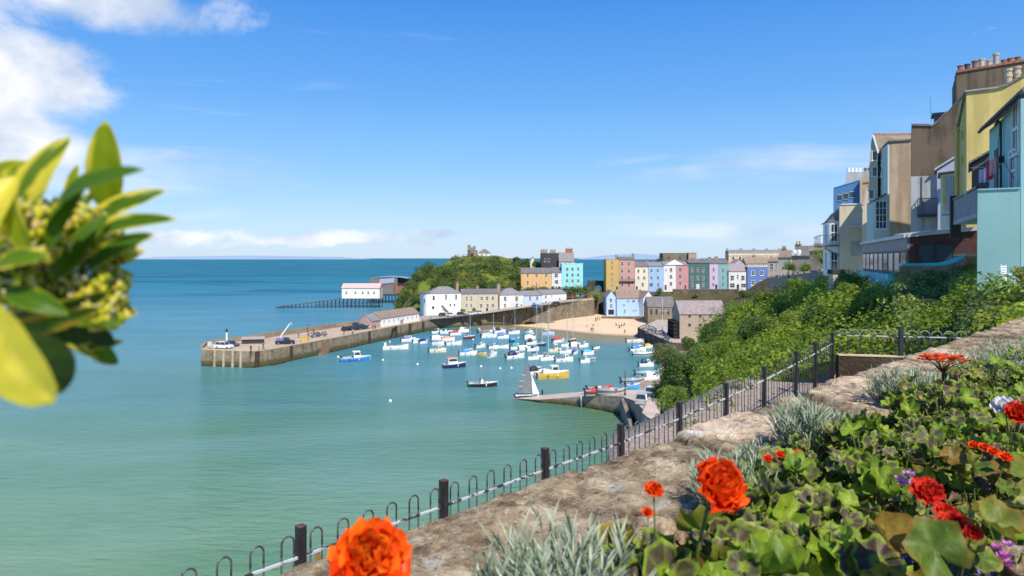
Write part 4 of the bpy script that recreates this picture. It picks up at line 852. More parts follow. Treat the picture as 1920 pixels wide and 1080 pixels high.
def boat(label, px, py, lp, ang, kind='cruiser', hullc='white', cov=None, mast=0, cat='boat', z=0.0, group='small boats moored in the harbour', D=None, motor=True, L=None):
    p = G(px, py, z); Ln = L or lp * p.y / F * 1.16; Ln = max(Ln, 2.4); B = Ln * (.36 if kind not in ('launch', 'yacht', 'rib') else .3); D = D or .6 + Ln * .06
    r = empty({'yacht': 'sailing_yacht', 'rib': 'dinghy', 'open': 'open_boat', 'covered': 'covered_boat', 'fishing': 'fishing_boat', 'launch': 'passenger_launch', 'cruiser': 'motor_cruiser'}[kind], (p.x, p.y, z), R(ang), label, cat, group)
    hm = PAL[hullc]; mb, outer, inn = hull_mb(Ln, B, D)
    if kind == 'rib':
        mb.build('hull', [PAL['grey'], INNER], r)
        mb = MB(); pts = [(-Ln / 2, -B / 2, D * .8), (0, -B / 2, D * .85), (Ln * .3, -B * .42, D), (Ln * .45, -B * .2, D * 1.2), (Ln * .5, 0, D * 1.3), (Ln * .45, B * .2, D * 1.2), (Ln * .3, B * .42, D), (0, B / 2, D * .85), (-Ln / 2, B / 2, D * .8)]
        mb.tube(pts, [.16] + [.22] * 7 + [.16], 8); mb.build('tube', hm, r, True)
        mb = MB(); mb.box(-.3, .3, -.3, .3, .25, 1.1); mb.build('console', PAL[cov or 'grey'], r); mb = MB(); mb.box(-Ln * .3, -Ln * .22, -B * .4, B * .4, .3, .55); mb.build('seat', PAL[cov or 'grey'], r)
        outboard(r, Ln, D); return r
    mb.build('hull', [hm, INNER], r)
    mb = MB(); n = 10; k0 = 6 if kind != 'launch' else 8     # foredeck
    rows = [[Vector(inn[i][0]) + Vector((0, 0, .0)), Vector(((inn[i][0][0]), 0, inn[i][0][2] + .1)), Vector(inn[i][3])] for i in range(k0, n + 1)]
    grid_mb(rows, mb); mb.add([rows[0][0], rows[0][1], rows[0][2], (rows[0][2].x, rows[0][2].y, .22), (rows[0][0].x, rows[0][0].y, .22)], [(0, 1, 2, 3, 4)]); mb.build('deck', GEL, r)
    if hullc != 'white' and kind != 'rib':
        mb = MB()
        for s in (0, 8): mb.tube([Vector(o[s]) + Vector((0, 0, .02)) for o in outer], .05, 4)
        mb.build('gunwale', GEL, r)
    if kind in ('cruiser', 'fishing'):
        a, c = (.0 * Ln, .28 * Ln) if kind == 'cruiser' else ((-.30 * Ln, .16 * Ln) if hullc == 'navy' else (-.05 * Ln, .22 * Ln)); hw = B * .36; hh = .95 if kind == 'cruiser' else 1.6
        z0 = .3; zt_ = D + hh
        mb = MB(); mb.hexa([(a, -hw, z0), (c, -hw * .8, z0), (c, hw * .8, z0), (a, hw, z0)], [(a, -hw * .85, zt_), (c - Ln * .09, -hw * .65, zt_), (c - Ln * .09, hw * .65, zt_), (a, hw * .85, zt_)])
        cb = mb.build('cabin', PAL['cream'] if hullc == 'cream' else GEL, r)
        mb = MB(); zl, zh = D + hh * .45, D + hh * .85; fl = (zl - z0) / (zt_ - z0); fh = (zh - z0) / (zt_ - z0)
        for s in (-1, 1):
            ya, yb = hw * (1 - .15 * fl), hw * (1 - .15 * fh); yc, yd = hw * (.8 - .15 * fl), hw * (.8 - .15 * fh); o = .02
            mb.add([(a + .15, s * (ya + o), zl), (c - Ln * .09 * fl - .12, s * (yc + o + .02), zl), (c - Ln * .09 * fh - .12, s * (yd + o + .02), zh), (a + .15, s * (yb + o), zh)], [(0, 1, 2, 3)])
        mb.add([(c - Ln * .09 * fl + .02, -hw * .6, zl), (c - Ln * .09 * fl + .02, hw * .6, zl), (c - Ln * .09 * fh + .02, hw * .52, zh), (c - Ln * .09 * fh + .02, -hw * .52, zh)], [(0, 1, 2, 3)])
        mb.build('window', GLASS, cb)
        if cov:
            if kind == 'fishing': mb = MB(); mb.hexa([(a - .3, -hw, zt_), (c - Ln * .05, -hw * .8, zt_), (c - Ln * .05, hw * .8, zt_), (a - .3, hw, zt_)], [(a - .2, -hw * .9, zt_ + .12), (c - Ln * .08, -hw * .7, zt_ + .12), (c - Ln * .08, hw * .7, zt_ + .12), (a - .2, hw * .9, zt_ + .12)]); mb.build('cabin_roof', PAL[cov], r)
            else: canopy_mb(-Ln * .34, Ln * .04, hw * 1.1, D, hh * 1.25).build('canopy', PAL[cov], r, True)
        else:
            mb = MB(); mb.box(-Ln * .36, -Ln * .28, -B * .38, B * .38, .3, .7); mb.box(-.1 * Ln, -.05 * Ln, -.35, .35, .3, D + .55); mb.build('seat', PAL['grey'], r)
    elif kind == 'covered':
        canopy_mb(-Ln * .46, Ln * .22, B * .46, D * 1.0, .75).build('cover', PAL[cov or 'blue'], r, True)
    elif kind == 'open':
        for t in (-.28, -.02, .2):
            mb = MB(); mb.box(Ln * t - .14, Ln * t + .14, -B * .4, B * .4, D * .6, D * .6 + .05); mb.build('thwart', WOOD, r)
        if cov: mb = MB(); mb.hexa([(-Ln * .1, -.35, .3), (Ln * .02, -.35, .3), (Ln * .02, .35, .3), (-Ln * .1, .35, .3)], [(-Ln * .08, -.3, D + .8), (0, -.3, D + .8), (0, .3, D + .8), (-Ln * .08, .3, D + .8)]); mb.build('console', PAL[cov], r)
    elif kind == 'launch':
        for t in (-.3, -.15, 0, .15):
            mb = MB(); mb.box(Ln * t - .2, Ln * t + .2, -B * .4, B * .4, .3, .75); mb.build('bench', PAL['grey'], r)
        mb = MB(); mb.box(-Ln * .45, -Ln * .36, -.5, .5, .3, D + 1.1); mb.build('console', PAL[cov or 'white'], r)
    if kind == 'yacht':
        hw = B * .3; mb = MB(); mb.hexa([(-.12 * Ln, -hw, .3), (.26 * Ln, -hw * .5, .3), (.26 * Ln, hw * .5, .3), (-.12 * Ln, hw, .3)], [(-.12 * Ln, -hw * .85, D + .55), (.2 * Ln, -hw * .4, D + .35), (.2 * Ln, hw * .4, D + .35), (-.12 * Ln, hw * .85, D + .55)])
        cb = mb.build('cabin', GEL, r); mb = MB()
        for s in (-1, 1): mb.add([(-.08 * Ln, s * hw * .97, D + .15), (.1 * Ln, s * hw * .74, D + .15), (.1 * Ln, s * hw * .72, D + .35), (-.08 * Ln, s * hw * .93, D + .38)], [(0, 1, 2, 3)])
        mb.build('window', GLASS, cb)
    if mast:
        mh = mast
        mb = MB(); mb.tube([(Ln * .08, 0, .3), (Ln * .08, 0, D + mh)], [.075, .05], 6); mb.box(Ln * .08 - .03, Ln * .08 + .03, -.6, .6, D + mh * .62, D + mh * .62 + .05); ms_ = mb.build('mast', plain('alloy_mast', (.62, .62, .62), .35, .05), r)
        mb = MB()
        for e_ in ((Ln * .49, 0, D * 1.2), (-Ln * .48, 0, D), (Ln * .05, -B * .45, D), (Ln * .05, B * .45, D)): mb.tube([e_, (Ln * .08, 0, D + mh * .97)], .018, 3, caps=False)
        mb.build('rigging', STEEL, ms_)
        mb = MB(); mb.tube([(Ln * .07, 0, D + 1.0), (-Ln * .34, 0, D + 1.0)], .05, 5); bo = mb.build('boom', STEEL, r)
        mb = MB(); mb.tube([(Ln * .05, 0, D + 1.12), (-Ln * .15, 0, D + 1.2), (-Ln * .33, 0, D + 1.1)], [.13, .16, .09], 7); mb.build('furled_sail', PAL[cov or 'blue'], bo, True)
    elif motor and kind in ('cruiser', 'open', 'covered'): outboard(r, Ln, D)
    if Ln > 5:
        for k in range(2):
            for s in (-1,):
                mb = MB(); q = outer[3 + 3 * k][0]; mb.lathe([(.04, -.28), (.11, -.2), (.11, .2), (.04, .28)], 7, (q[0], q[1] * 1.0 - .12, q[2] * .55)); mb.build('fender', GEL if k else PAL['navy'], r, True)
    return r
BT = [
 ('long pale grey passenger launch with people aboard, farthest left of the moored fleet', 742, 655, 42, 24, 'launch', 'white', 'cream', 0),
 ('white boat with a violet blue canopy tucked beside the pier behind the passenger launch', 766, 640, 24, 15, 'cruiser', 'white', 'violet', 0),
 ('small boat under a light blue cover just right of the violet canopy boat', 783, 643, 16, 30, 'covered', 'white', 'pale', 0),
 ('small boat under a navy cover nosed against the light blue covered one', 794, 644, 17, 35, 'covered', 'white', 'navy', 0),
 ('white boat with a dark navy canopy in the back left corner of the moorings', 819, 625, 18, 20, 'cruiser', 'white', 'navy', 0),
 ('white open motorboat with two dark outboard posts left of the red covered boat', 837, 625.5, 20, 10, 'open', 'white', 'white', 0),
 ('white boat under a bright red cover at the back left of the moorings', 854, 628.5, 20, 18, 'covered', 'white', 'red', 0),
 ('white cruiser with a cream cover right of the red covered boat at the back', 869, 623, 18, 15, 'cruiser', 'white', 'cream', 0),
 ('white cruiser under a domed white cover behind the orange covered boat', 820, 637, 20, 10, 'covered', 'white', 'white', 0),
 ('boat under an orange cover amid white boats on the left side', 841, 639, 20, 10, 'covered', 'white', 'orange', 0),
 ('white day cruiser with cream upholstery in front of the domed white cover', 824, 647, 24, -5, 'cruiser', 'white', None, 0),
 ('white open boat with tilted black outboards right of the orange covered boat', 851, 647, 27, 15, 'open', 'white', 'white', 0),
 ('cream white cruiser with dark portholes moored alone in front of the left cluster', 821, 660.5, 28, 17, 'cruiser', 'cream', None, 0),
 ('maroon covered sloop with a white deck and thin mast near the back of the moorings', 880, 635.5, 20, 15, 'yacht', 'maroon', 'maroon', 9),
 ('pale blue and white little boat at the back between the maroon sloop and orange dinghy', 898, 623.5, 11, 60, 'cruiser', 'pale', None, 0),
 ('orange and red inflatable dinghy at the back of the moorings', 908, 624.5, 17, 10, 'rib', 'orange', 'orange', 0),
 ('white cruiser with a short stub mast beside the orange inflatable', 924, 622, 15, 20, 'cruiser', 'white', None, 6),
 ('white boat under a sky blue striped cover in front of the orange inflatable', 917, 633, 27, 20, 'covered', 'white', 'pale', 0),
 ('white boat with a black canopy at the back near the brown shallows', 937, 624, 20, 8, 'cruiser', 'white', 'black', 0),
 ('small white boat with a slate violet canopy and stub mast near the sky blue cover', 943, 634.5, 20, 15, 'cruiser', 'white', 'violet', 7),
 ('boat wrapped in a vivid blue cover in the middle of the moorings', 961, 641, 17, 70, 'covered', 'navy', 'sky', 0),
 ('white yacht with a grey windscreen and tall mast behind the vivid blue cover', 964, 626, 20, 12, 'yacht', 'white', 'grey', 10),
 ('tiny white cuddy boat pointing down right in the shallow brown water', 993, 625, 14, -40, 'cruiser', 'white', None, 0),
 ('white open boat with a cream cover behind the black covered cruiser', 994, 636, 18, 5, 'covered', 'white', 'white', 0),
 ('cruiser with a big black cockpit cover in the centre of the fleet', 997, 646, 19, 10, 'cruiser', 'white', 'black', 0),
 ('white motor cruiser with a royal blue canopy moored behind the orange roofed boat', 879, 666, 30, 15, 'cruiser', 'white', 'blue', 0),
 ('slim white and rust striped runabout right of the royal blue canopy', 901, 652, 20, 30, 'cruiser', 'white', None, 0),
 ('white cruiser with two dark cabin windows and a flat stern', 924, 669, 24, 55, 'fishing', 'white', 'white', 0),
 ('white boat with a black wheel cover behind the flat sterned cruiser', 925, 654, 16, 25, 'cruiser', 'white', None, 0),
 ('low white open boat with black fenders in the middle of the fleet', 943, 653, 19, -12, 'open', 'white', 'grey', 0),
 ('white boat with a teal blue canopy between the low open boat and white sloop', 968, 655, 20, 20, 'cruiser', 'white', 'teal', 0),
 ('small wooden tender painted yellow and blue with a tan buoy', 905, 667, 12, -30, 'open', 'yellow', 'blue', 0),
 ('white powerboat with a round navy canopy and a big black outboard', 966, 672, 34, 25, 'cruiser', 'white', 'navy', 0),
 ('white cruiser under a plain white cover right of the teal blue canopy', 984, 657, 20, 20, 'covered', 'white', 'white', 0),
 ('white speedboat with a dark open cockpit beside the tall yacht masts', 999, 658, 22, 15, 'open', 'white', 'black', 0),
 ('white sailing yacht with a tall mast, left of a close pair of yachts', 1004, 674, 26, 15, 'yacht', 'white', 'black', 15),
 ('white sailing yacht with a coiled cockpit cover, right of a close pair of yachts', 1026, 675.5, 25, 8, 'yacht', 'white', 'grey', 13.5),
 ('white cruising boat with a green boot stripe and one dark cabin window', 1058, 678, 31, 12, 'cruiser', 'white', None, 0),
 ('white and pale blue daysailer with a mast near the sandy shallows', 1028, 628.5, 20, 12, 'yacht', 'pale', 'white', 13),
 ('white speedboat under a red cover near the middle of the harbour', 1047, 642, 24, 25, 'covered', 'white', 'red', 0),
 ('white boat with a grey inflatable deck left of the two masted brown boat', 1062, 650, 18, 10, 'yacht', 'white', 'grey', 10),
 ('brown varnished old sailing boat with a tall dark mast', 1073, 641, 15, 20, 'yacht', 'brown', 'brown', 14),
 ('white cruiser with a white cover below the brown sailing boat', 1079, 650, 18, 15, 'covered', 'white', 'white', 0),
 ('white motorboat with tubular rails right of the brown sailing boat', 1094, 651, 19, 30, 'cruiser', 'white', None, 0),
 ('dark hulled narrow yacht with a tall mast in the centre', 1015, 649, 16, 10, 'yacht', 'navy', 'black', 14),
 ('white boat with a boxy cream cabin and a yellow stripe', 1041, 660.5, 21, 10, 'fishing', 'cream', 'white', 0),
 ('white cuddy cruiser with a small porthole left of the purple blue canopy', 1062, 663, 22, 8, 'cruiser', 'white', None, 0),
 ('white boat with a round purple blue canopy facing us', 1079, 664, 17, 50, 'cruiser', 'white', 'violet', 0),
 ('white boat under a bright sky blue cover on the right edge of the moored fleet', 1103, 665, 20, 22, 'covered', 'white', 'sky', 0),
 ('tiny round white tender tied behind the bright sky blue covered boat', 1118, 657, 9, 20, 'rib', 'white', 'white', 0),
 ('small white motorboat with a windscreen moored alone at the right', 1097, 680, 16, 10, 'cruiser', 'white', None, 0),
 ('little grey dinghy tied to the lone white motorboat', 1109, 677, 11, 0, 'rib', 'grey', 'grey', 0),
 ('white cruiser with dark engine covers behind the yellow catamaran', 1006, 702, 34, 20, 'cruiser', 'white', 'black', 0),
 ('long slim white boat lying at the foot of the dark quay', 1191, 642, 28, 3, 'open', 'white', None, 0),
 ('white inflatable with a bright blue cover moored off the right shore', 1196, 659, 30, 5, 'cruiser', 'white', 'blue', 0),
 ('white rigid inflatable in front of the bright blue covered one on the right shore', 1206, 667, 34, -3, 'rib', 'white', 'grey', 0),
 ('small boat carrying a yellow cover on the right shore', 1217, 653, 12, 0, 'covered', 'white', 'yellow', 0),
 ('white workboat with a dark blue cabin cover beside the leafy tree', 1212, 687, 25, 0, 'cruiser', 'white', 'navy', 0),
 ('long pale blue inflatable with a white console moored by the tree', 1213, 704, 38, 3, 'rib', 'pale', 'white', 0),
 ('white inflatable with a grey floor lying at the back edge of the slipway', 1186, 718, 38, -4, 'rib', 'grey', 'white', 0),
 ('tiny white tender floating beside the pier left of the passenger launch', 647, 653, 10, 5, 'rib', 'white', 'white', 0),
]
for i_, t in enumerate(BT):
    t = list(t); t[4] += (i_ * 37 % 23) - 9; boat(*t)
boat('white powerboat with an arched cabin drawn up on the sand by the tree', 1222, 713, 26, 2, 'cruiser', 'white', 'white', z=.35)
boat('turquoise painted skiff lying on the slipway edge', 1187, 729, 22, 3, 'open', 'sky', 'blue', z=2.6)
boat('orange red inflatable rescue boat parked nearest the slipway edge', 1123, 741, 26, 5, 'rib', 'red', 'orange', z=2.55, L=5.0)
boat('red and white inflatable parked behind the orange red one on the slipway', 1124, 735, 24, 8, 'rib', 'red', 'white', z=2.5, L=4.6)
boat('grey inflatable with a cream raised bow parked on the slipway', 1147, 738.5, 26, -10, 'rib', 'grey', 'cream', z=3.0, L=5.2)
b1_ = boat('navy hulled wooden boat with an orange roofed white cabin, in front of the left cluster', 852.5, 689, 39, 22, 'fishing', 'navy', 'orange', D=.95)
mb = MB()
for k in range(6): mb.ball((-1.6 + .22 * k * 1.0 - .0, .3 * ((k % 3) - 1), 1.25), .22, 6)
b2_ = boat('broad blue workboat with a white wheelhouse near the pier', 666, 677, 50, 20, 'fishing', 'blue', 'white', D=1.0)
for v in range(2):
    outboard(b2_, 6.9, 1.0, .5 - v)
cat_ = boat('yellow catamaran workboat with a long cream cabin in the foreground of the moorings', 1037, 709, 54, 12, 'fishing', 'yellow', 'cream', D=1.3, motor=False)
mb = MB(); mb.hexa([(-2.6, -.85, .5), (1.6, -.8, .5), (1.6, .8, .5), (-2.6, .85, .5)], [(-2.5, -.75, 2.1), (.8, -.7, 2.1), (.8, .7, 2.1), (-2.5, .75, 2.1)]); mb.build('long_cabin', PAL['cream'], cat_)
rb2 = boat('black and white open motorboat under way with people standing aboard', 906, 724.5, 47, 4, 'open', 'black', 'white', D=.75)

# grey sailed skiff
p = G(990, 746); sk = empty('racing_skiff', (p.x, p.y, .12), R(3), 'black racing skiff with a dark grey mainsail and white jib at the slipway tip', 'sailing boat')
mb, o_, i_ = hull_mb(5.2, 1.7, .42, fine=.8); mb.build('hull', [PAL['black'], PAL['black']], sk)
mb = MB(); mb.hexa([(-2.5, -.8, .35), (2.3, -.3, .38), (2.3, .3, .38), (-2.5, .8, .35)], [(-2.5, -.8, .5), (2.3, -.3, .52), (2.3, .3, .52), (-2.5, .8, .5)]); mb.build('deck', GEL, sk)
mb = MB(); mb.tube([(.75, 0, .4), (.65, 0, 3.5), (.2, 0, 6.6)], [.05, .045, .025], 6); mst = mb.build('mast', DARK, sk)
mb = MB(); mb.tube([(.7, 0, .75), (-2.2, -.1, .75)], .035, 5); mb.build('boom', DARK, sk)
def sail_mb(corners_l, corners_r, n=10, belly=.35):
    g = []
    for i in range(n + 1):
        t = i / n; a = corners_l(t); c = corners_r(t); g.append([Vector(a).lerp(Vector(c), u / 6) + Vector((0, -belly * math.sin(math.pi * u / 6) * (1 - t * .6), 0)) for u in range(7)])
    return grid_mb(g)
sl = sail_mb(lambda t: (.66 - .46 * t ** 1.6, 0, .9 + 5.7 * t), lambda t: (-2.1 + 1.75 * t ** 1.15 - .25 * math.sin(math.pi * t), -.1, .85 + 5.75 * t))
mmm = plain('grey_sailcloth', (.17, .19, .21), .45, .12, 1.5); ms2 = sl.build('mainsail', mmm, sk, True)
mb = MB()
for t in (.25, .43, .64):
    a = Vector((-2.1 + 1.75 * t ** 1.15 - .25 * math.sin(math.pi * t), -.13, .85 + 5.75 * t)); mb.hexa([a + Vector((0, -.03, 0)), a + Vector((.75, -.3, -.1)), a + Vector((.75, -.28, -.1)), a], [a + Vector((0, -.03, .09)), a + Vector((.75, -.3, .0)), a + Vector((.75, -.28, .0)), a + Vector((0, 0, .09))])
mb.build('batten', GEL, sk)
sail_mb(lambda t: (.85 - .25 * t, 0, .75 + 3.9 * t), lambda t: (2.25 - 1.6 * t, -.05, .7 + 3.95 * t), belly=.2).build('jib', plain('white_sailcloth', (.80, .80, .78), .6, .04), sk, True)
mb = MB(); mb.hexa([(-2.75, -.03, .2), (-2.55, -.03, .2), (-2.55, .03, .2), (-2.75, .03, .2)], [(-3.2, -.03, .75), (-3.1, -.03, .75), (-3.1, .03, .75), (-3.2, .03, .75)]); mb.build('rudder', PAL['navy'], sk)
# mooring buoys
bm = MB(); bm.ball((0, 0, .12), .3, 10); bm.tube([(0, 0, .3), (0, 0, .5)], .05, 5); bme = bm.mesh('mooring_buoy', GEL, True)
for i, (px, py) in enumerate(((783, 684), (902, 688), (938, 692), (959, 691), (718, 676), (732, 753), (731, 642), (1000, 626), (887, 637), (1016, 700), (634, 670), (972, 634))):
    o = link('mooring_buoy', bme, None, G(px, py)); tag(o, 'small round white mooring buoy floating on the harbour water', 'buoy', 'white mooring buoys')

# ================================================= PEOPLE
SKIN = plain('skin', (.48, .28, .2), .6, .05)
CL = [plain('cloth_%d' % i, c, .85, .1) for i, c in enumerate(((.03, .035, .05), (.5, .5, .5), (.4, .05, .05), (.08, .15, .35), (.05, .06, .05), (.45, .35, .2), (.3, .45, .6), (.02, .02, .02)))]
HAIR = plain('hair', (.05, .03, .02), .7)
def person_mesh(shirt, legs, pose):
    mb = MB(); k = 2
    if pose == 'stand' or pose == 'walk':
        sw = .06 if pose == 'stand' else .26
        for s in (-1, 1):
            q = s * sw
            mb.tube([(q * 1.1, s * .1, 0.04), (q, s * .1, .09), (q * .5, s * .09, .48), (0, s * .09, .9)], [.05, .055, .07, .095], 6, 1); mb.tube([(q * 1.1 - .05, s * .1, .03), (q * 1.1 + .17, s * .1, .03)], .045, 5, 3)
            mb.tube([(0, s * .2, 1.42), (-q * .5, s * .26, 1.12), (-q * .6 + .08, s * .25, .87)], [.055, .045, .035], 5, 0); mb.ball((-q * .6 + .1, s * .25, .81), .045, 5, 2)
        mb.tube([(0, 0, .84), (0, 0, 1.02), (0, 0, 1.3), (0, 0, 1.46), (0, 0, 1.5)], [.15, .145, .185, .16, .06], 8, 0); mb.tube([(0, 0, 1.48), (.01, 0, 1.58)], .05, 6, 2)
        mb.ball((.02, 0, 1.66), (.095, .08, .12), 8, 2); mb.ball((-.012, 0, 1.69), (.1, .09, .11), 8, 3); mb.ball((.115, 0, 1.65), (.02, .015, .02), 4, 2)
    elif pose == 'sit':
        for s in (-1, 1):
            mb.tube([(.55, s * .12, .05), (.42, s * .12, .38), (.05, s * .1, .16)], [.05, .07, .09], 6, 1); mb.tube([(0, s * .19, .62), (.15, s * .25, .38), (.35, s * .15, .34)], [.05, .045, .035], 5, 0)
        mb.tube([(0, 0, .08), (-.02, 0, .3), (-.02, 0, .55), (0, 0, .7)], [.17, .16, .18, .06], 8, 0); mb.tube([(0, 0, .68), (.02, 0, .78)], .05, 6, 2); mb.ball((.03, 0, .87), (.095, .08, .12), 8, 2); mb.ball((0, 0, .9), (.1, .09, .11), 8, 3)
    return mb.mesh('person', [shirt, legs, SKIN, HAIR], True)
PM = {}
def person(p, label, shirt, legs, pose='stand', rz=None, group=None):
    k = (shirt, legs, pose)
    if k not in PM: PM[k] = person_mesh(CL[shirt], CL[legs], pose)
    o = link('person', PM[k], None, p, rz if rz is not None else rnd.uniform(0, 6.28)); tag(o, label, 'person', group); return o
# beach
def beach_pt(px, py):
    lo, hi = -1, 3.2   # march along the ray to the sand grid
    best = None
    for l in g_sand:
        for q in l:
            e_ = (960 + F * q.x / q.y - px) ** 2 + (HY + F * (H - q.z) / q.y - py) ** 2
            if best is None or e_ < best[0]: best = (e_, q.z)
    return G(px, py, best[1])
g_sand = g_beach
BP = [(1108.5, 622, 0, 4, 'stand', 'left one of the two dark figures standing near the water on the beach'), (1112, 622, 4, 0, 'stand', 'right one of the two dark figures standing near the water on the beach'), (1171.5, 626, 2, 7, 'walk', 'lone person in red standing at the water edge of the beach'),
      (1100, 613, 1, 3, 'sit', 'person in pale top sitting left of the beach group'), (1113, 611, 5, 4, 'sit', 'person crouching on the sand above the two standing figures'), (1117, 603, 7, 0, 'stand', 'dark figure standing high on the beach near the wall'), (1124, 600, 6, 4, 'walk', 'person walking at the top of the beach, right of the other walkers'), (1120, 601, 2, 0, 'walk', 'person in red walking at the top of the beach'),
      (1155, 610, 7, 7, 'sit', 'leftmost of a row of sitting people in the middle of the beach'), (1161, 612, 0, 5, 'sit', 'second person of the row sitting in the middle of the beach'), (1165, 611.5, 7, 3, 'sit', 'dark clothed sitter in the centre of the beach row'), (1169, 611, 5, 0, 'sit', 'fourth person of the sitting row on the beach'), (1171, 609.5, 4, 7, 'sit', 'rightmost of the row of sitting people on the beach'), (1161, 615, 3, 4, 'sit', 'person sitting just below the beach row'), (1228, 605, 3, 0, 'sit', 'person in white hat sitting on the sand near the dark quay')]
for px, py, a, c, ps, lb in BP: person(beach_pt(px, py), lb, a, c, ps)
PP = [(470.5, 660, 0, 7, 'stand', 'dark dressed person alone near the pier edge'), (485.5, 657, 6, 4, 'stand', 'person in pale blue on the pier beside a dark dressed friend'), (493.5, 655, 7, 0, 'walk', 'dark dressed friend walking right of the pale blue person on the pier'),
      (645, 628, 7, 0, 'stand', 'dark figure on the pier left of the lobster pots'), (661, 627, 5, 7, 'stand', 'tan jacketed figure at the middle of the pier'), (699, 619, 0, 7, 'walk', 'left one of two people walking past the white pier hall'), (703.5, 618.5, 7, 4, 'walk', 'right one of two people walking past the white pier hall'), (752, 608, 7, 0, 'walk', 'person in black passing in front of the white pier hall'), (755, 607.5, 2, 0, 'walk', 'person in red passing in front of the white pier hall'),
      (560, 634, 3, 0, 'stand', 'person in blue behind the crane truck'), (579, 633, 2, 7, 'stand', 'person in a red top by the crane truck'), (808, 599, 5, 4, 'walk', 'stroller on the road by the rounded white house'), (588, 628, 4, 3, 'stand', 'person leaning at the parapet beside the lamp post')]
for px, py, a, c, ps, lb in PP: person(G(px, py, PIERZ + .02), lb, a, c, ps)
p = rb2.location
person((p.x - .6, p.y, .25), 'person in a dark coat steering the open motorboat under way', 7, 0, 'stand', 0); person((p.x + 1.3, p.y, .25), 'person sitting in the bow of the open motorboat under way', 4, 0, 'sit', 0); person((p.x - 1.6, p.y + .1, .25), 'person sitting at the stern of the open motorboat under way', 3, 7, 'sit', 0)
p = sk.location
person((p.x + 2.9, p.y + .5, .0), 'person in black wading beside the racing skiff', 7, 7, 'walk', 3.1)
p = G(1262, 783, 4.2)
l_ = [o for o in bpy.data.objects if o.get('label', '').startswith('long pale grey')][0].location
for k, (c1, nm) in enumerate(((2, 'passenger in red at the stern of the passenger launch'), (5, 'passenger in tan amidships on the passenger launch'), (3, 'passenger in blue near the bow of the passenger launch'))):
    person((l_.x + 1.5 - 1.0 * k, l_.y + .9 - .5 * k, .55), nm, c1, 0, 'sit', .4)

# ================================================= VEHICLES AND PIER FURNITURE
def car(label, p, rz, c, kind='hatch', cat='car', group=None):
    col_ = plain('car_%s' % '_'.join('%d' % (x * 100) for x in c), c, .25, .03, spec=.6)
    r = empty('parked_car' if kind != 'pickup' else 'pickup_truck', p, rz, label, cat, group); Lc, Wc = (4.3, 1.75)
    if kind == 'suv': Lc, Wc = 4.7, 1.9
    if kind == 'pickup': Lc, Wc = 5.2, 1.9
    t = 1.45 if kind == 'hatch' else 1.8; x0, x1 = -Lc / 2, Lc / 2; h0 = .28; hb = .85 if kind == 'hatch' else 1.05
    mb = MB(); prof = [(x0, h0), (x1 - .1, h0), (x1, h0 + .3), (x1 - .1, hb - .12), (x1 - 1.05, hb), (x0 + .05, hb + .03), (x0, hb - .2)]
    mb.prism([(x, -Wc / 2, z) for x, z in prof], (0, Wc, 0)); bd = mb.build('body', col_, r)
    e_ = (x0 + .15, x1 - 1.2, x0 + .55, x1 - 1.9) if kind != 'pickup' else (x0 + 1.9, x1 - 1.2, x0 + 2.1, x1 - 1.8)
    mb = MB(); w1_, w2_ = Wc / 2 - .06, Wc / 2 - .22
    mb.hexa([(e_[0], -w1_, hb), (e_[1], -w1_, hb), (e_[1], w1_, hb), (e_[0], w1_, hb)], [(e_[2], -w2_, t), (e_[3], -w2_, t), (e_[3], w2_, t), (e_[2], w2_, t)]); mb.build('glasshouse', GLASS, r)
    mb = MB(); mb.box(e_[2] - .05, e_[3] + .05, -w2_ - .02, w2_ + .02, t - .03, t + .04)
    for s in (-1, 1):
        for (xa, xb) in ((e_[0], e_[2]), ((e_[0] + e_[1]) / 2, (e_[2] + e_[3]) / 2 + .1), (e_[1], e_[3])): mb.tube([(xa, s * (w1_ + .01), hb), (xb, s * (w2_ + .01), t)], .045, 4)
    mb.build('roof', col_, r)
    for x in (x0 + .85, x1 - .85):
        for s in (-1, 1):
            wh_ = MB(); wh_.lathe([(.2, -.1), (.32, -.1), (.33, 0), (.32, .1), (.2, .1)], 14)
            for v in wh_.v: v[:] = Vector((v.x, v.z * 1.0, v.y))
            w_o = wh_.build('wheel', BLK, r); w_o.location = (x, s * (Wc / 2 - .06), .33)
            rim = MB(); rim.lathe([(.18, -.03), (.18, .03)], 10)
            for v in rim.v: v[:] = Vector((v.x, v.z, v.y))
            ro = rim.build('rim', STEEL, w_o); ro.location = (0, s * .095, 0)
    for s in (-1, 1):
        mb = MB(); mb.box(x1 - .08, x1 + .0, s * .62 - .15, s * .62 + .15, .6, .72); mb.build('headlight', GEL, r)
        mb = MB(); mb.box(x0 - .02, x0 + .04, s * .7 - .1, s * .7 + .1, .65, .85); mb.build('tail_light', PAL['red'], r)
    return r
Z0 = PIERZ + .02
car('white estate car parked at the end of the pier', G(420, 653.5, Z0), R(-12), (.75, .75, .75), 'suv')
car('dark grey car parked right behind the white one at the pier end', G(434, 649, Z0), R(-15), (.06, .07, .09))
GP = 'dark cars parked on the pier before the white hall'
for px, py, c, lb, k in ((652, 620, (.015, .015, .02), 'black car nearest the pier end in the parked group', 'hatch'), (664, 619, (.03, .03, .05), 'dark car second in the parked group on the pier', 'hatch'), (672, 614, (.02, .02, .02), 'black van like car at the back of the parked group', 'suv'), (678, 617.5, (.03, .04, .07), 'navy car in the middle of the parked group on the pier', 'suv'), (687, 616, (.6, .6, .6), 'silver white car beside the navy one in the parked group', 'hatch'), (694, 613.5, (.35, .03, .03), 'red car closest to the porch of the pier hall', 'hatch')):
    car(lb, G(px, py, Z0), R(60 + rnd.uniform(-12, 12)), c, k, group=GP)
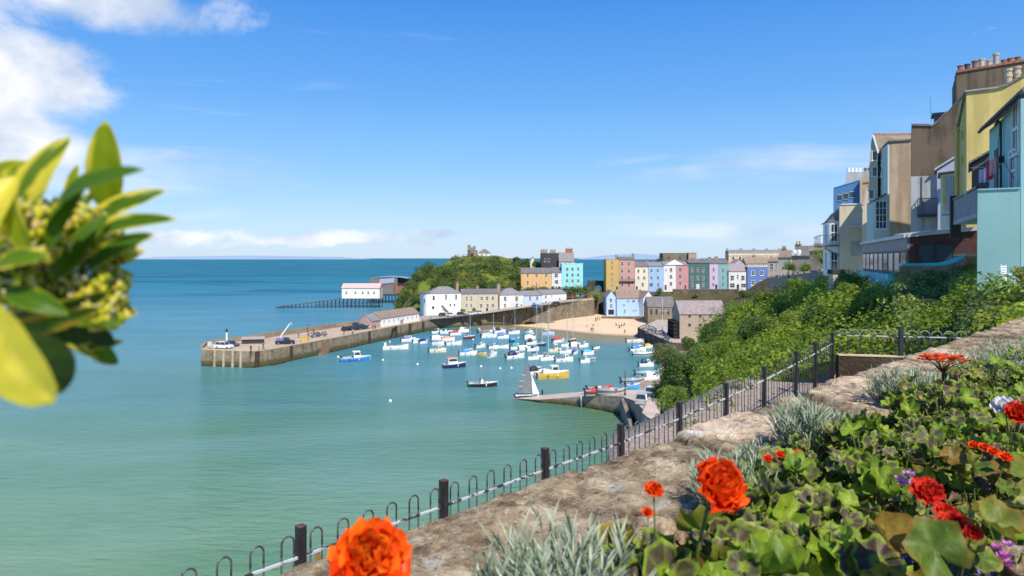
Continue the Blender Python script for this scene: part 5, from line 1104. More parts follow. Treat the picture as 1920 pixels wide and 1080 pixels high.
tr_ = car('black pickup lorry with a raised crane jib on the pier', G(535, 645, Z0), R(15), (.02, .02, .03), 'pickup', 'truck')
mb = MB(); mb.tube([(-1.2, 0, .9), (-1.2, 0, 2.2)], .15, 6); mb.tube([(-1.2, 0, 2.2), (1.2, 0, 5.6)], .16, 6); mb.tube([(1.2, 0, 5.6), (1.7, 0, 5.9), (1.7, 0, 5.2)], .07, 5); mb.build('crane_jib', GEL, tr_)
mb = MB(); mb.box(-2.5, -.4, -.9, .9, 1.05, 1.7); mb.build('load', PAL['violet'], tr_)
for px, py, zz, c, lb, a in ((1062 - 17, 572, 8.9, (.03, .03, .04), 'black car on the harbour road before the long white cottage', 20), (1006, 577.5, 7.7, (.05, .12, .25), 'blue car in front of the pale blue house', 15), (832, 593, 4.5, (.03, .03, .03), 'black car beside the rounded white house', 5), (846, 592.8, 4.55, (.6, .6, .6), 'silver car below the outside stair of the white corner house', 5), (866, 591.3, 4.8, (.05, .05, .05), 'dark car between the white and beige houses', 5), (884, 590, 4.95, (.65, .65, .66), 'pale silver car before the beige houses', 5), (900, 588.5, 5.1, (.5, .55, .6), 'light blue grey car before the beige houses', 5)):
    car(lb, G(px, py, zz + .05), R(a), c, group='cars along the harbour road')
for k, (px, py, c, lb) in enumerate(((1066, 556, (.03, .03, .04), 'black car at the left of the parking bay below the turquoise house'), (1074, 557, (.3, .02, .02), 'dark red car in the parking bay below the turquoise house'), (1082, 556, (.2, .25, .3), 'grey blue car in the parking bay below the turquoise house'), (1091, 556.5, (.05, .2, .35), 'blue car in the parking bay below the turquoise house'), (1100, 559, (.45, .03, .03), 'bright red car at the right end of the parking bay'))):
    car(lb, P(px, py, 309), R(75 + 8 * k), c, group='cars in the parking bay')
car('grey and white jeep with roll bars standing on the quay by the tree', G(1206, 756, 4.0), R(70), (.4, .42, .42), 'suv', 'jeep')
car('white pickup parked behind the jeep on the quay', G(1221, 745, 4.1), R(60), (.7, .7, .7), 'pickup', 'truck')
mb = MB(); p = G(1222.5, 752, 4.15); mb.lathe([(.17, 0), (.17, 1.15), (.1, 1.3)], 8); o = mb.build('bollard', PAL['yellow']); o.location = p; tag(o, 'yellow bollard beside the jeep on the quay', 'bollard')
def lamp(p, h, label, group='street lamps'):
    r = empty('street_lamp', p, 0, label, 'street lamp', group); mb = MB(); mb.lathe([(.16, 0), (.16, .5), (.09, .6), (.06, h - .6), (.1, h - .55)], 8); mb.build('post', DARK, r)
    mb = MB(); mb.lathe([(.08, h - .5), (.22, h - .1), (.2, h)], 6); l = mb.build('lantern', plain('lantern_glass', (.25, .28, .28), .2), r); mb = MB(); mb.lathe([(.26, h), (.12, h + .2), (.02, h + .35)], 6); mb.build('cap', DARK, l)
lamp(G(1172, 742, 3.45), 4.2, 'black lamp post at the head of the stairs on the curved quay')
lamp(G(577, 637, Z0), 4.3, 'black lamp post standing mid pier by the yellow skip'); lamp(G(713, 607, Z0), 6.0, 'lamp post beside the porch of the pier hall'); lamp(G(762, 601, Z0), 6.5, 'tall lamp post in front of the white pier hall')
lt_ = empty('harbour_light', G(425, 640, PIERZ + .9), 0, 'small white and black harbour light on the pier end parapet', 'beacon'); mb = MB(); mb.lathe([(.28, 0), (.2, 2.6)], 8); mb.build('post', GEL, lt_); mb = MB(); mb.lathe([(.3, 2.6), (.36, 3.0), (.2, 3.4), (.02, 3.6)], 8); mb.build('lantern', BLK, lt_)
sk_ = empty('skip', G(570.5, 640, Z0), R(20), 'yellow metal skip on the pier beside a lamp post', 'skip'); mb = MB(); mb.hexa([(-.7, -.6, 0), (.7, -.6, 0), (.7, .6, 0), (-.7, .6, 0)], [(-1, -.75, 1.2), (1, -.75, 1.2), (1, .75, 1.2), (-1, .75, 1.2)]); mb.build('bin', PAL['yellow'], sk_); mb = MB(); mb.box(-1.05, 1.05, -.8, .8, 1.2, 1.28); mb.build('rim', PAL['yellow'], sk_)
sd_ = empty('shelter', G(453, 645, Z0), R(12), 'long low grey shed against the outer parapet of the pier', 'shed'); mb = MB(); mb.box(0, 5.8, 0, 1.4, 0, 1.3); mb.build('wall', plain('dark_opening', (.04, .035, .03)), sd_); mb = MB(); mb.hexa([(-.2, -.3, 1.2), (6, -.3, 1.2), (6, 1.5, 1.7), (-.2, 1.5, 1.7)], [(-.2, -.3, 1.35), (6, -.3, 1.35), (6, 1.5, 1.85), (-.2, 1.5, 1.85)]); mb.build('roof', plain('felt_roof', (.32, .29, .27), .9), sd_)
sg = empty('notice_board', G(393, 652.5, Z0 + .2), R(-20), 'small pale notice board at the left corner of the pier end', 'sign'); mb = MB(); mb.box(-.7, .7, 0, .08, .5, 1.7); mb.build('board', plain('pale_board', (.55, .62, .62)), sg); mb = MB(); mb.box(-.6, -.5, .02, .06, -.3, .5); mb.build('leg', GREY, sg)
# lobster pots, nets and crates
POT = plain('net_mesh', (.10, .11, .13), .9, .4, 6)
pot = MB(); pot.hexa([(-.35, -.25, 0), (.35, -.25, 0), (.35, .25, 0), (-.35, .25, 0)], [(-.32, -.14, .38), (.32, -.14, .38), (.32, .14, .38), (-.32, .14, .38)])
for x in (-.35, 0, .35): pot.tube([(x, -.26, 0), (x, -.2, .3), (x, 0, .42), (x, .2, .3), (x, .26, 0)], .025, 4)
pme = pot.mesh('lobster_pot', [POT])
for i in range(34):
    px = rnd.uniform(584, 612); p = G(px, 632 - (px - 584) * .12 + rnd.uniform(-2, 2), Z0); p.z += .4 * (i % 3); o = link('lobster_pot', pme, None, p, rnd.uniform(0, 3)); tag(o, 'dark lobster pot stacked in the heap on the pier', 'lobster pot', 'lobster pots heaped on the pier')
for i in range(60):
    t = rnd.random(); a = G(1205 + 50 * t, 620 + 16 * t + rnd.uniform(-9, 4), 3.45); a.z += .38 * (i % 3); o = link('lobster_pot', pme, None, a, rnd.uniform(0, 3)); tag(o, 'lobster pot in the brownish heap on the dark stone quay', 'lobster pot', 'lobster pots heaped on the stone quay')
fpm = empty('flagpole', G(1242, 627, 3.4), 0, 'white flagpole with a crossbar on the dark stone quay', 'flagpole'); mb = MB(); mb.tube([(0, 0, 0), (0, 0, 11.5)], [.09, .05], 6); mb.build('pole', GEL, fpm); mb = MB(); mb.tube([(-1.3, 0, 7.6), (2.2, 0, 7.6)], .05, 5); mb.tube([(-1.2, 0, 7.6), (0, 0, 11), (2.1, 0, 7.6)], .02, 3); mb.build('crossbar', GEL, fpm)
# ================================================= FOLIAGE HELPERS
def leaves(mb, c, r, n, size, rr, squash=(1, 1, 1), up=.4, inner=.0, folded=True):
    """n leaf quads spread over the shell of an ellipsoid"""
    c = Vector(c)
    for _ in range(n):
        d = Vector((rr.gauss(0, 1), rr.gauss(0, 1), rr.gauss(0, 1) + .25)).normalized()
        q = r * (1 - abs(rr.gauss(0, .14)) - inner * rr.random()) * (1 + .22 * noise.noise(d * 2.3 + c))
        p = c + Vector((d.x * q * squash[0], d.y * q * squash[1], d.z * q * squash[2]))
        nn = (d + Vector((rr.uniform(-.9, .9), rr.uniform(-.9, .9), rr.uniform(-.5, .9) + up))).normalized()
        a = nn.cross(Vector((rr.uniform(-1, 1), rr.uniform(-1, 1), rr.uniform(-1, 1)))).normalized(); b_ = nn.cross(a)
        s = size * rr.uniform(.6, 1.3)
        mb.add([p - a * s, p - b_ * s * .5, p + a * s, p + b_ * s * .5], [(0, 1, 2, 3)])
def leaf_tree(name, label, base, cx, trunk_h, crown, nleaf, size, mat, cat='tree', group=None, core=None, seed=1, blobs=14):
    """tapered trunk with limbs, crown = list of leaf-covered boughs"""
    rr = random.Random(seed); base = Vector(base); r = empty(name, base, 0, label, cat, group)
    R0 = crown; top = Vector((0, 0, trunk_h)); mbt = MB()
    mbt.tube([(0, 0, -1), (.05, .02, trunk_h * .5), (0, .1, trunk_h * .9), (0, 0, trunk_h + R0 * .5)], [R0 * .09, R0 * .07, R0 * .05, R0 * .02], 8)
    mbl = MB()
    for k in range(blobs):
        d = Vector((rr.uniform(-1, 1), rr.uniform(-1, 1), rr.uniform(-.5, 1.0)))
        d = d.normalized() * rr.uniform(.45, .8)
        c = Vector((d.x * R0 * cx[0], d.y * R0 * cx[1], trunk_h + R0 * .25 + d.z * R0 * cx[2])); rb = R0 * rr.uniform(.30, .48)
        mbt.tube([(0, 0, trunk_h * .8), c * .5 + Vector((0, 0, trunk_h * .35)), c], [R0 * .04, R0 * .025, R0 * .01], 5)
        mbl_core.ball(c + base, rb * .74, 8, jit=.5, seed=k) if False else None
        leaves(mbl, c, rb, nleaf // blobs, size, rr, (1, 1, .85), inner=.25)
    mbt.build('trunk', plain('bark', (.09, .065, .045), .9, .3), r)
    mbl.build('crown', mat, r); return r
LF_A = leafmat('scrub_leaf', (.08, .15, .012), (.19, .28, .02), (.44, .50, .03), .4, .16)
LF_D = leafmat('dark_tree_leaf', (.035, .08, .012), (.075, .145, .02), (.14, .22, .03), .25, .4)
LF_B = leafmat('bright_tree_leaf', (.10, .185, .02), (.18, .27, .03), (.30, .38, .04), .35, .5)
LF_P = leafmat('pale_leaf', (.13, .155, .055), (.19, .215, .075), (.22, .25, .09), .3, .5)
LF_I = leafmat('ivy_leaf', (.05, .105, .015), (.22, .29, .05), (.42, .48, .10), .3, 1.2, .3)
LF_H = leafmat('hill_bush_leaf', (.05, .09, .018), (.10, .145, .025), (.15, .19, .03), .25, .12)

# ------------------------------------------------ castle hill bushes and trees
def hill_pt(grid, u, v):
    j = min(int(v * (len(grid) - 1)), len(grid) - 2); i = min(int(u * (len(grid[0]) - 1)), len(grid[0]) - 2); return grid[j][i]
mb = MB(); rr = random.Random(5)
cnt = 0
for _ in range(1050):
    u = rr.uniform(.05, .93); v = rr.uniform(.32, .80); p = hill_pt(CHG, u, v)
    nz = noise.noise(p * .035 + Vector((3, 7, 0)))
    if v > .74 and nz < .02: continue
    if nz < -.25: continue
    s = rr.uniform(1.3, 3.2) * (1.15 if v < .55 else .8)
    leaves(mb, p + Vector((0, 0, s * .25)), s, 80, .42, rr, (1.3, 1, .75))
    cnt += 1
tag(mb.build('hillside_shrubs', LF_H), kind='stuff')
HB = [(838, 512, 350, 4.6, LF_D, 'dark tree above the rounded white house on the hill slope'), (818, 534, 330, 4.2, LF_H, 'green tree behind the rounded white house'), (850, 540, 325, 3.6, LF_D, 'dark green tree directly above the beige pair'), (790, 524, 345, 4.8, LF_H, 'tree on the lower left slope of the castle hill'), (905, 536, 330, 3.6, LF_D, 'dark tree above the old terrace wall'), (965, 520, 345, 4.0, LF_H, 'leafy tree left of the orange ochre house'), (778, 560, 315, 3.8, LF_D, 'dark tree leaning by the rocks left of the white corner house'), (803, 502, 352, 4.6, LF_D, 'round dark tree standing out at the left shoulder of the castle hill'), (772, 540, 338, 5.2, LF_H, 'broad green tree at the left foot of the castle hill'), (764, 552, 322, 3.6, LF_B, 'bright green bush below the left foot tree'), (792, 566, 300, 3.2, LF_H, 'green shrub beside the rounded white house'), (905, 503, 360, 4.4, LF_D, 'wide dark green bush in the middle of the hill'), (928, 505, 358, 4.0, LF_D, 'dark bush joined right of the wide one on the hill'), (968, 487, 386, 2.6, LF_D, 'small dark tree near the skyline left of the white gabled house'), (985, 492, 372, 3.0, LF_H, 'green bush left of the white gabled house'), (1006, 497, 362, 3.4, LF_D, 'dark bush between the white gabled house and the slate hung building'), (868, 540, 322, 3.2, LF_B, 'yellowish green bush above the beige houses'), (945, 541, 316, 2.4, LF_B, 'ivy covered mound behind the white house row'), (868, 583, 286, 1.3, LF_B, 'low green hedge bush left before the beige houses'), (889, 581, 286, 1.2, LF_B, 'low green hedge bush right before the beige houses')]
for k, (px, py, Y, s, m_, lb) in enumerate(HB):
    c = P(px, py, Y); leaf_tree('shrub' if s < 3.5 else 'broadleaf_tree', lb, (c.x, c.y, c.z - s * 1.0), (.9, .9, .8), s * .75, s, 1500, .26 if s > 2 else .14, m_, 'bush' if s < 3.5 else 'tree', None, seed=k + 3)
old = empty('terrace_wall', P(906, 548, 330), 0, 'old grey stone terrace wall on the slope behind the beige houses', 'wall')
mb = MB(); mb.box(0, 32, 0, 1, -1.5, 3.3); mb.build('wall', stone_mat('old_wall', (.20, .17, .13), (.14, .12, .10), (1, 1, 2), (.22, .2, .16), streak=.5), old)
# town greenery
TB = [(1545, 482, 120, 2.6, LF_B, 'leafy tree beside the cream house on the cliff top'), (1240, 492, 400, 3.6, LF_H, 'bush left of the squat dark fort'), (1284, 494, 395, 2.4, LF_H, 'bush right below the squat dark fort'), (1236, 548, 318, 2.3, LF_D, 'dark green shrub below the pale blue terrace house'), (1304, 554, 316, 1.7, LF_P, 'greyish green shrub against the dark retaining wall'), (1394, 552, 300, 3.2, LF_D, 'olive shrub in front of the low white house'), (1412, 556, 292, 2.4, LF_H, 'green shrub below the royal blue house'), (1118, 557, 305, 2.2, LF_P, 'dusty green shrub at the end of the parking bay'), (1478, 500, 150, 1.6, LF_B, 'light green bush behind the pale garden wall, left'), (1510, 503, 128, 1.4, LF_B, 'light green bush behind the pale garden wall, right'), (1488, 503, 140, 1.2, LF_H, 'low hedge bush between the two light green ones')]
for k, (px, py, Y, s, m_, lb) in enumerate(TB):
    c = P(px, py, Y); leaf_tree('shrub' if s < 2.5 else 'broadleaf_tree', lb, (c.x, c.y, c.z - s * 1.0), (.8, .8, .8), s * .8, s, 1500, .17 if Y > 250 else .1, m_, 'bush' if s < 2.5 else 'tree', None, seed=k + 31)

# ================================================= NEAR HILLSIDE
NS = [(1222, [(880, 11.4), (960, 14), (1010, 20), (980, 40), (870, 85), (810, 110)]),
      (1242, [(822, 12.2), (830, 15), (838, 25), (835, 50), (800, 85), (770, 105)]),
      (1320, [(785, 13.6), (765, 22), (735, 42), (705, 68), (665, 105), (618, 150)]),
      (1400, [(744, 15.8), (718, 25), (685, 42), (648, 68), (606, 100), (574, 135)]),
      (1470, [(712, 17.6), (684, 27), (650, 42), (614, 65), (578, 95), (553, 118)]),
      (1560, [(672, 18.5), (645, 25), (610, 35), (575, 50), (545, 68), (540, 80)]),
      (1640, [(672, 18.8), (640, 23), (605, 28), (570, 34), (558, 41), (548, 46)]),
      (1700, [(672, 18.8), (640, 21.5), (605, 24), (570, 26.5), (562, 29.5), (548, 32)]),
      (1780, [(664, 17.5), (632, 19.5), (600, 22), (565, 25), (560, 28), (545, 31)]),
      (1850, [(644, 14.8), (618, 16.5), (594, 18), (570, 20), (574, 22), (568, 23.5)]),
      (1960, [(622, 13), (600, 14.5), (582, 16), (566, 18), (572, 20), (566, 23)])]
NSG = surf(NS, 140, 70, 0.0)
for l in NSG:
    for p in l: p.z += (.35 + p.y * .006) * noise.fractal(p * .16, .7, 2, 4)
m, nt, b, pos = base_mat('hillside_soil', .95, .1)
n1 = noi(nt, pos, .8, 6, .65); nt.links.new(mixc(nt, mrange(nt, n1, .35, .65), (.02, .032, .008), (.055, .08, .016)), b.inputs['Base Color']); bump(nt, b, n1, 1, .4)
struct(grid_mb(NSG).build('hillside', m, smooth=True))
mb = MB(); rr = random.Random(11); ny, nx = len(NSG), len(NSG[0])
for j in range(ny - 1):          # scrub: leaf hummocks, density by apparent size
    for i in range(4, nx - 1):
        a, b_, c, d = NSG[j][i], NSG[j][i + 1], NSG[j + 1][i + 1], NSG[j + 1][i]
        area = (b_ - a).cross(d - a).length
        Y = a.y; px = 960 + F * a.x / Y
        if px < 1232 or px > 1955: continue
        if px < 1312 and Y > 34: continue
        if 1680 < px < 1930 and 22 < Y: continue
        blob = .28 + .011 * Y; per = area / (blob * blob * 1.1); n = int(per) + (rr.random() < per % 1)
        for _ in range(min(n, 5)):
            p = a + (b_ - a) * rr.random() + (d - a) * rr.random()
            q = noise.noise(p * .22); s = blob * rr.uniform(.7, 1.3) * (1 + .5 * q)
            if p.y < 26: s *= .8
            leaves(mb, p + Vector((0, 0, s * .1 + max(0, q) * (.3 + Y * .012))), s, 34 if Y < 40 else 30, .045 + Y * .0017, rr, (1.1, 1, .9), inner=.15)
tag(mb.build('hillside_scrub', LF_A), kind='stuff')
print('scrub quads', len(mb.f))
ST = [(1280, 700, 62, 2.35, LF_D, 'dense dark green tree at the foot of the slope above the fence', 9000, .085), (1248, 668, 74, 1.7, LF_P, 'pale olive tree beside the moored inflatables', 6000, .075), (1318, 676, 70, 1.8, LF_B, 'bright green tree right of the dense dark one', 5000, .09), (1262, 752, 48, 1.3, LF_B, 'light green sapling low behind the hoop fence', 4000, .055), (1290, 645, 105, 1.3, LF_D, 'slim dark conifer like bush in front of the warehouse', 2500, .10), (1240, 735, 66, 1.3, LF_D, 'dark bush low down by the parked jeep', 3500, .07), (1341, 632, 100, 2.3, LF_D, 'dark spreading tree against the right end of the warehouse', 6000, .11), (1382, 598, 118, 2.7, LF_B, 'bright rounded bush on the crest above the warehouse roof', 6000, .12), (1436, 570, 112, 2.3, LF_A, 'yellow green rounded bush on the crest further right', 5500, .11), (1496, 545, 96, 1.8, LF_B, 'sunlit bush on the crest below the garden wall', 5000, .10),
      (1420, 630, 60, 1.8, LF_D, 'dark hollow bush in the middle of the slope', 6000, .08), (1366, 668, 52, 1.5, LF_B, 'bright leafy bush low on the slope above the fence', 5000, .07), (1500, 610, 45, 1.3, LF_B, 'leafy green bush in the upper slope near the terrace houses', 5000, .06), (1600, 562, 42, 1.2, LF_B, 'bright climbing shrub under the cream building', 4000, .055), (1588, 536, 48, 1.1, LF_D, 'dark ivy mound beside the grey pillar', 3000, .055), (1450, 690, 28, .8, LF_B, 'bright weedy bush just behind the fence, mid slope', 3500, .04), (1535, 600, 38, 1.1, LF_D, 'dark bush left of the climbing shrub', 4000, .055), (1390, 640, 75, 1.6, LF_B, 'light green rounded bush below the crest', 4500, .08), (1470, 590, 80, 1.7, LF_B, 'bright bush halfway up the crest', 4500, .08)]
for k, (px, py, Y, s, m_, lb, nl, sz) in enumerate(ST):
    c = P(px, py, Y); leaf_tree('shrub' if s < 3 else 'broadleaf_tree', lb, (c.x, c.y, c.z - s * .95), (.85, .85, .85), s * .75, s * 1.12, int(nl * 1.25), sz, m_, 'bush' if s < 3 else 'tree', None, seed=k + 71, blobs=24)

# ================================================= CLIFF TOP TERRACE (right)
def gdir(vp): a = Vector(((vp - 960) / F, 1, 0)).normalized(); return a, Vector((a.y, -a.x, 0))
def block(name, label, px, Y, vp, gable, depth, wall, cat='house', side=None, group=None):
    """gable wall through the corner seen at column px, outline traced on that wall, extruded away from us"""
    a, g = gdir(vp); t = (px - 960) / F; C = Vector((t * Y, Y, 0))
    pts = []
    for x, y in gable:
        tt = (x - 960) / F; s = (tt * C.y - C.x) / (g.x - tt * g.y); Yp = C.y + s * g.y; pts.append((s, 0, H - (y - HY) / F * Yp))
    zb = min(p[2] for p in pts); r = empty(name, (C.x, C.y, zb), math.atan2(g.y, g.x), label, cat, group)
    pts = [(x, y, z - zb) for x, y, z in pts]; mb = MB(); mb.prism(pts, (0, depth, 0))
    for i, f in enumerate(mb.f): mb.f[i] = f[::-1]
    mb.build('wall', wall, r); r['_g'] = 0; del r['_g']
    return r, pts
def loc(r, px, py, y=0.0):      # local x,z on the plane local-y = y
    g = Vector((math.cos(r.rotation_euler.z), math.sin(r.rotation_euler.z), 0)); a = Vector((-g.y, g.x, 0)); C = r.location + a * y
    tt = (px - 960) / F; s = (tt * C.y - C.x) / (g.x - tt * g.y); Yp = C.y + s * g.y; return s, H - (py - HY) / F * Yp - r.location.z
def locside(r, px, py, x=0.0):  # local y,z on the plane local-x = x
    g = Vector((math.cos(r.rotation_euler.z), math.sin(r.rotation_euler.z), 0)); a = Vector((-g.y, g.x, 0)); C = r.location + g * x
    tt = (px - 960) / F; s = (tt * C.y - C.x) / (a.x - tt * a.y); Yp = C.y + s * a.y; return s, H - (py - HY) / F * Yp - r.location.z
BRN = render_mat('brown_render', (.165, .122, .086), .75, .35, (.05, .04, .03)); BRN2 = render_mat('tan_render', (.44, .34, .24), .55, .4, (.2, .14, .09))
YEL = render_mat('yellow_render', (.60, .47, .17), .35, .35, (.16, .13, .05)); TEAL = render_mat('teal_render', (.26, .46, .44), .15, .3, (.12, .25, .23)); TEAL2 = render_mat('pale_teal_render', (.33, .55, .53), .1, .3, (.2, .3, .28))
PGR = render_mat('pale_green_render', (.56, .63, .57), .15, .3, (.3, .3, .27)); CRM = render_mat('cream_stone_render', (.60, .51, .38), .35, .5, (.3, .22, .14)); LAV = render_mat('lavender_render', (.44, .45, .58), .2); GRY = render_mat('grey_render', (.45, .45, .46), .5, .5, (.2, .19, .18))
BLU = render_mat('blue_render', (.075, .21, .42), .15)
def verge(r, pts, depth, m_, t=.16, o=.12, name='roof', idx=None):
    mb = MB()
    for (x0, _, z0), (x1, _, z1) in zip(pts, pts[1:]):
        mb.hexa([(x0, -o, z0), (x1, -o, z1), (x1, depth, z1), (x0, depth, z0)], [(x0, -o, z0 + t), (x1, -o, z1 + t), (x1, depth, z1 + t), (x0, depth, z0 + t)])
    return mb.build(name, m_, r)
# brown chimney wall
r, pts = block('terrace_house', 'tall stained brown gable wall topped by a long row of chimney pots', 1709, 50, 1698, [(1709, 505), (1709, 236), (1737, 236), (1748, 237), (1758, 229), (1775, 211), (1793, 190), (1793, 137), (1930, 114), (1985, 108), (1985, 505)], 5, BRN)
verge(r, pts[6:10][1:3], 2, TERRA, .12, .1, 'coping'); verge(r, pts[1:6], 4.6, SLATE, .14, .1)
verge(r, pts[7:10], 2, TERRA, .16, .08, 'coping')
POTS = [(1801, 132, 10, 0), (1814, 130, 11, 1), (1828, 128, 15, 0), (1841, 126, 16, 2), (1855, 124, 12, 3), (1868, 122, 22, 3), (1883, 121, 10, 0), (1895, 119, 11, 0), (1909, 117, 11, 0)]
pmt = [TERRA, plain('sooty_pot', (.12, .06, .04)), plain('pale_pot', (.55, .38, .22)), plain('buff_pot', (.50, .42, .29), .8, .2)]
for px, py, hh, k in POTS:
    x, z = loc(r, px, py + 1, .5); h = hh / F * 50; mb = MB(); mb.lathe([(.19, 0), (.2, h * .1), (.16, h * .15), (.17, h * .8), (.21, h * .85), (.21, h)], 12, (x, .6, z)); mb.lathe([(.14, h), (.14, h + .01)], 12, (x, .6, z), 1); mb.build('chimney_pot', [pmt[k], BLK], r)
x, z = loc(r, 1752, 236, 1.5); mb = MB(); mb.box(x, x + 1.0, 1.5, 3, z - .6, z + .8); mb.box(x - .15, x + 1.15, 1.4, 3.1, z + .8, z + .95); mb.tube([(x - .2, 1.5, z + .3), (x - .25, 1.5, z + 2.2)], .02, 4); mb.build('dormer', SLATE, r)
# yellow house
r, pts = block('terrace_house', 'yellow rendered house with a sloping roof verge and two pale chimney pots', 1812, 38, 1583, [(1812, 430), (1812, 173), (1871, 166), (1884, 163), (1925, 140), (1985, 108), (1985, 430)], 2.9, YEL)
verge(r, [(pts[1][0] - .1, 0, pts[1][2])] + pts[2:3], 4, plain('lead_flashing', (.30, .28, .26), .6), .09, .12, 'flashing'); verge(r, pts[2:6], 4, SLATE, .12, .12)
mb = MB(); mb.prism([(-.12, 0, pts[1][2] + .08), (-.12, 2.9, pts[1][2] - 1.5), (-.12, 2.9, pts[1][2] - 1.65), (-.12, 0, pts[1][2] - .06)], (.14, 0, 0)); mb.build('side_verge', SLATE, r)
mb = MB(); mb.tube([(-.14, 2.6, pts[1][2] - 1.7), (-.14, 2.6, .5)], .11, 8); mb.ball((-.14, 2.6, pts[1][2] - 1.6), .2, 8); mb.build('soil_pipe', YEL, r)
for px, py, h in ((1891, 158, .85), (1907, 152, .8)):
    x, z = loc(r, px, py, 1.2); mb = MB(); mb.lathe([(.17, -.3), (.17, h * .4), (.2, h * .45), (.2, h * .6), (.17, h * .62), (.17, h * .8), (.21, h * .85), (.21, h)], 12, (x, 1.2, z)); mb.build('chimney_pot', pmt[3], r)
for zf in (.5, .68): mb = MB(); mb.tube([(-.1, 1.0, pts[1][2] * zf), (-.1, 1.0, pts[1][2] * zf + .5)], .05, 6); mb.build('vent_pipe', YEL, r)
# lean-to between yellow and teal
r, pts = block('lean_to', 'dark grey lean-to with a sloping roof between the yellow and teal houses', 1823, 33, 1810, [(1823, 380), (1823, 308), (1864, 281), (1864, 380)], 4, plain('dark_grey_render', (.10, .095, .09), .9))
verge(r, [(pts[1][0] - .15, 0, pts[1][2])] + pts[2:3], 4, SLATE, .1, .25)
# teal upper house: seaward wall receding
a, g = gdir(1583); A = P(1855, 244, 31); near = A - a * 8.0
r = empty('terrace_house', (near.x, near.y, 30.2), math.atan2(a.y, a.x), 'pale teal house at the right edge with a tall sash window and black pipes', 'house')
L0 = 8.0; zt = A.z - 30.2; zt2 = zt; mb = MB(); mb.box(0, L0, -3.5, 0, -3, zt); mb.build('wall', TEAL2, r)   # outward face is local +y
mb = MB(); mb.prism([(-.2, .35, zt - .05), (-.2, -3.6, zt + 2.6), (-.2, -3.6, zt + 2.8), (-.2, .35, zt + .12)], (L0 + .35, 0, 0)); mb.build('roof', SLATE, r)
mb = MB(); mb.tube([(-.2, .38, zt - .05), (L0 + .1, .38, zt - .05)], .07, 6); mb.build('gutter', BLK, r)
me, pe = window_mesh(.95, 1.9, 'sash')
def lw(px, py):
    C = Vector((near.x, near.y, 0)); tt = (px - 960) / F; s = (tt * C.y - C.x) / (a.x - tt * a.y); Yp = C.y + s * a.y; return s, H - (py - HY) / F * Yp - 30.2
for px, py, sc in ((1906, 288, 1), (1901, 357, .8)):
    s, z = lw(px, py); o = link('window', me, r, (s, .0, z), math.pi); o.scale = (1, 1, sc); link('pane', pe, o)
s, z = lw(1869, 345); mb = MB(); mb.box(s - .35, s + .35, -.02, .04, z - .3, z + 1.5); mb.build('door', BLK, r)
s, z = lw(1882, 300); mb = MB(); mb.tube([(s, .1, z - 1.3), (s, .1, z + 1.5), (s + .3, .15, z + 1.7), (s + .9, .15, z + 1.6)], .045, 6); mb.box(s - .15, s + .15, .03, .2, z - .1, z + .15); mb.build('drainpipe', BLK, r)
mb = MB(); mb.tube([(s + .5, .05, z + 1.6), (s + .55, .12, z + .2), (s + .1, .08, z - .6), (s - .3, .08, z - 1.6)], .015, 4); mb.tube([(s - 2.2, .05, z - 1.0), (s - .6, .08, z - .2), (s + .2, .05, z + .2)], .015, 4); mb.build('cable', BLK, r)
# teal terrace wall
r, pts = block('terrace_wall', 'big plain teal rendered terrace wall on the right', 1832, 24, 1824, [(1832, 545), (1833, 357), (1913, 354), (1913, 545)], 1.0, TEAL, 'wall')
verge(r, pts[1:3], .95, TEAL, .05, .05, 'coping')
r2, p2 = block('terrace_wall', 'narrow lighter teal pier at the extreme right edge', 1913.5, 23.6, 1890, [(1914, 500), (1914, 185), (1990, 180), (1990, 500)], .6, TEAL2, 'wall')
# laundry
ln = empty('washing_line', P(1850, 312, 27), R(-40), 'clothes line on the teal terrace hung with laundry', 'washing line'); mb = MB(); mb.tube([(-.7, 0, 0), (0, 0, -.03), (.9, 0, .12)], .008, 4); mb.tube([(-.7, 0, 0), (-.7, 0, -1.1)], .025, 6); mb.build('line', STEEL, ln)
for k, (px, py, w, h, c, lb) in enumerate(((1843, 330, .26, .52, (.62, .42, .60), 'pale lilac towel pegged on the clothes line'), (1850, 329, .2, .55, (.75, .72, .72), 'white cloth pegged between the lilac and red ones'), (1856, 322, .24, .72, (.60, .05, .12), 'crimson red towel pegged on the clothes line'), (1861, 316, .2, .6, (.70, .35, .36), 'pink cloth at the right end of the clothes line'))):
    c0 = P(px, py, 26.8 - k * .1); mb = MB(); gq = [[Vector((x * w / 5 - w / 2, .06 * math.sin(x * 1.7 + z * .6) * (z / 5), h / 2 - z * h / 5 + .04 * k * x / 5)) for x in range(6)] for z in range(6)]; grid_mb(gq, mb)
    o = mb.build('hanging_towel', plain('towel_%d' % k, c, .95, .15, 14), smooth=True); o.location = c0; o.rotation_euler = (0, 0, R(-30)); tag(o, lb, 'laundry', 'laundry on the clothes line')
# balcony between
r = empty('balcony', P(1832, 420, 26), math.atan2(a.y, a.x), 'grey panelled balcony on dark posts left of the teal terrace wall', 'balcony')
mb = MB(); mb.box(0, 6.5, -1.5, 0, .25, .45); mb.build('floor', plain('balcony_edge', (.33, .34, .38), .7), r); mb = MB(); mb.box(0, 6.5, -.06, -.0, .46, 1.35); mb.build('panel', plain('balcony_panel', (.16, .17, .19), .6, .2, 2), r)
mb = MB(); mb.box(0, 6.5, -.09, .04, 1.36, 1.44); mb.build('handrail', DARK, r)
mb = MB(); mb.box(6.3, 6.7, -.3, .1, -.35, 1.6); mb.build('post', plain('dark_post', (.05, .045, .04), .9), r)
mb = MB(); mb.box(.3, 6.3, -1.6, -1.5, -.5, .22); mb.build('shadow_gap_wall', BLK, r)  # black sheet standing in for the shade below the balcony floor
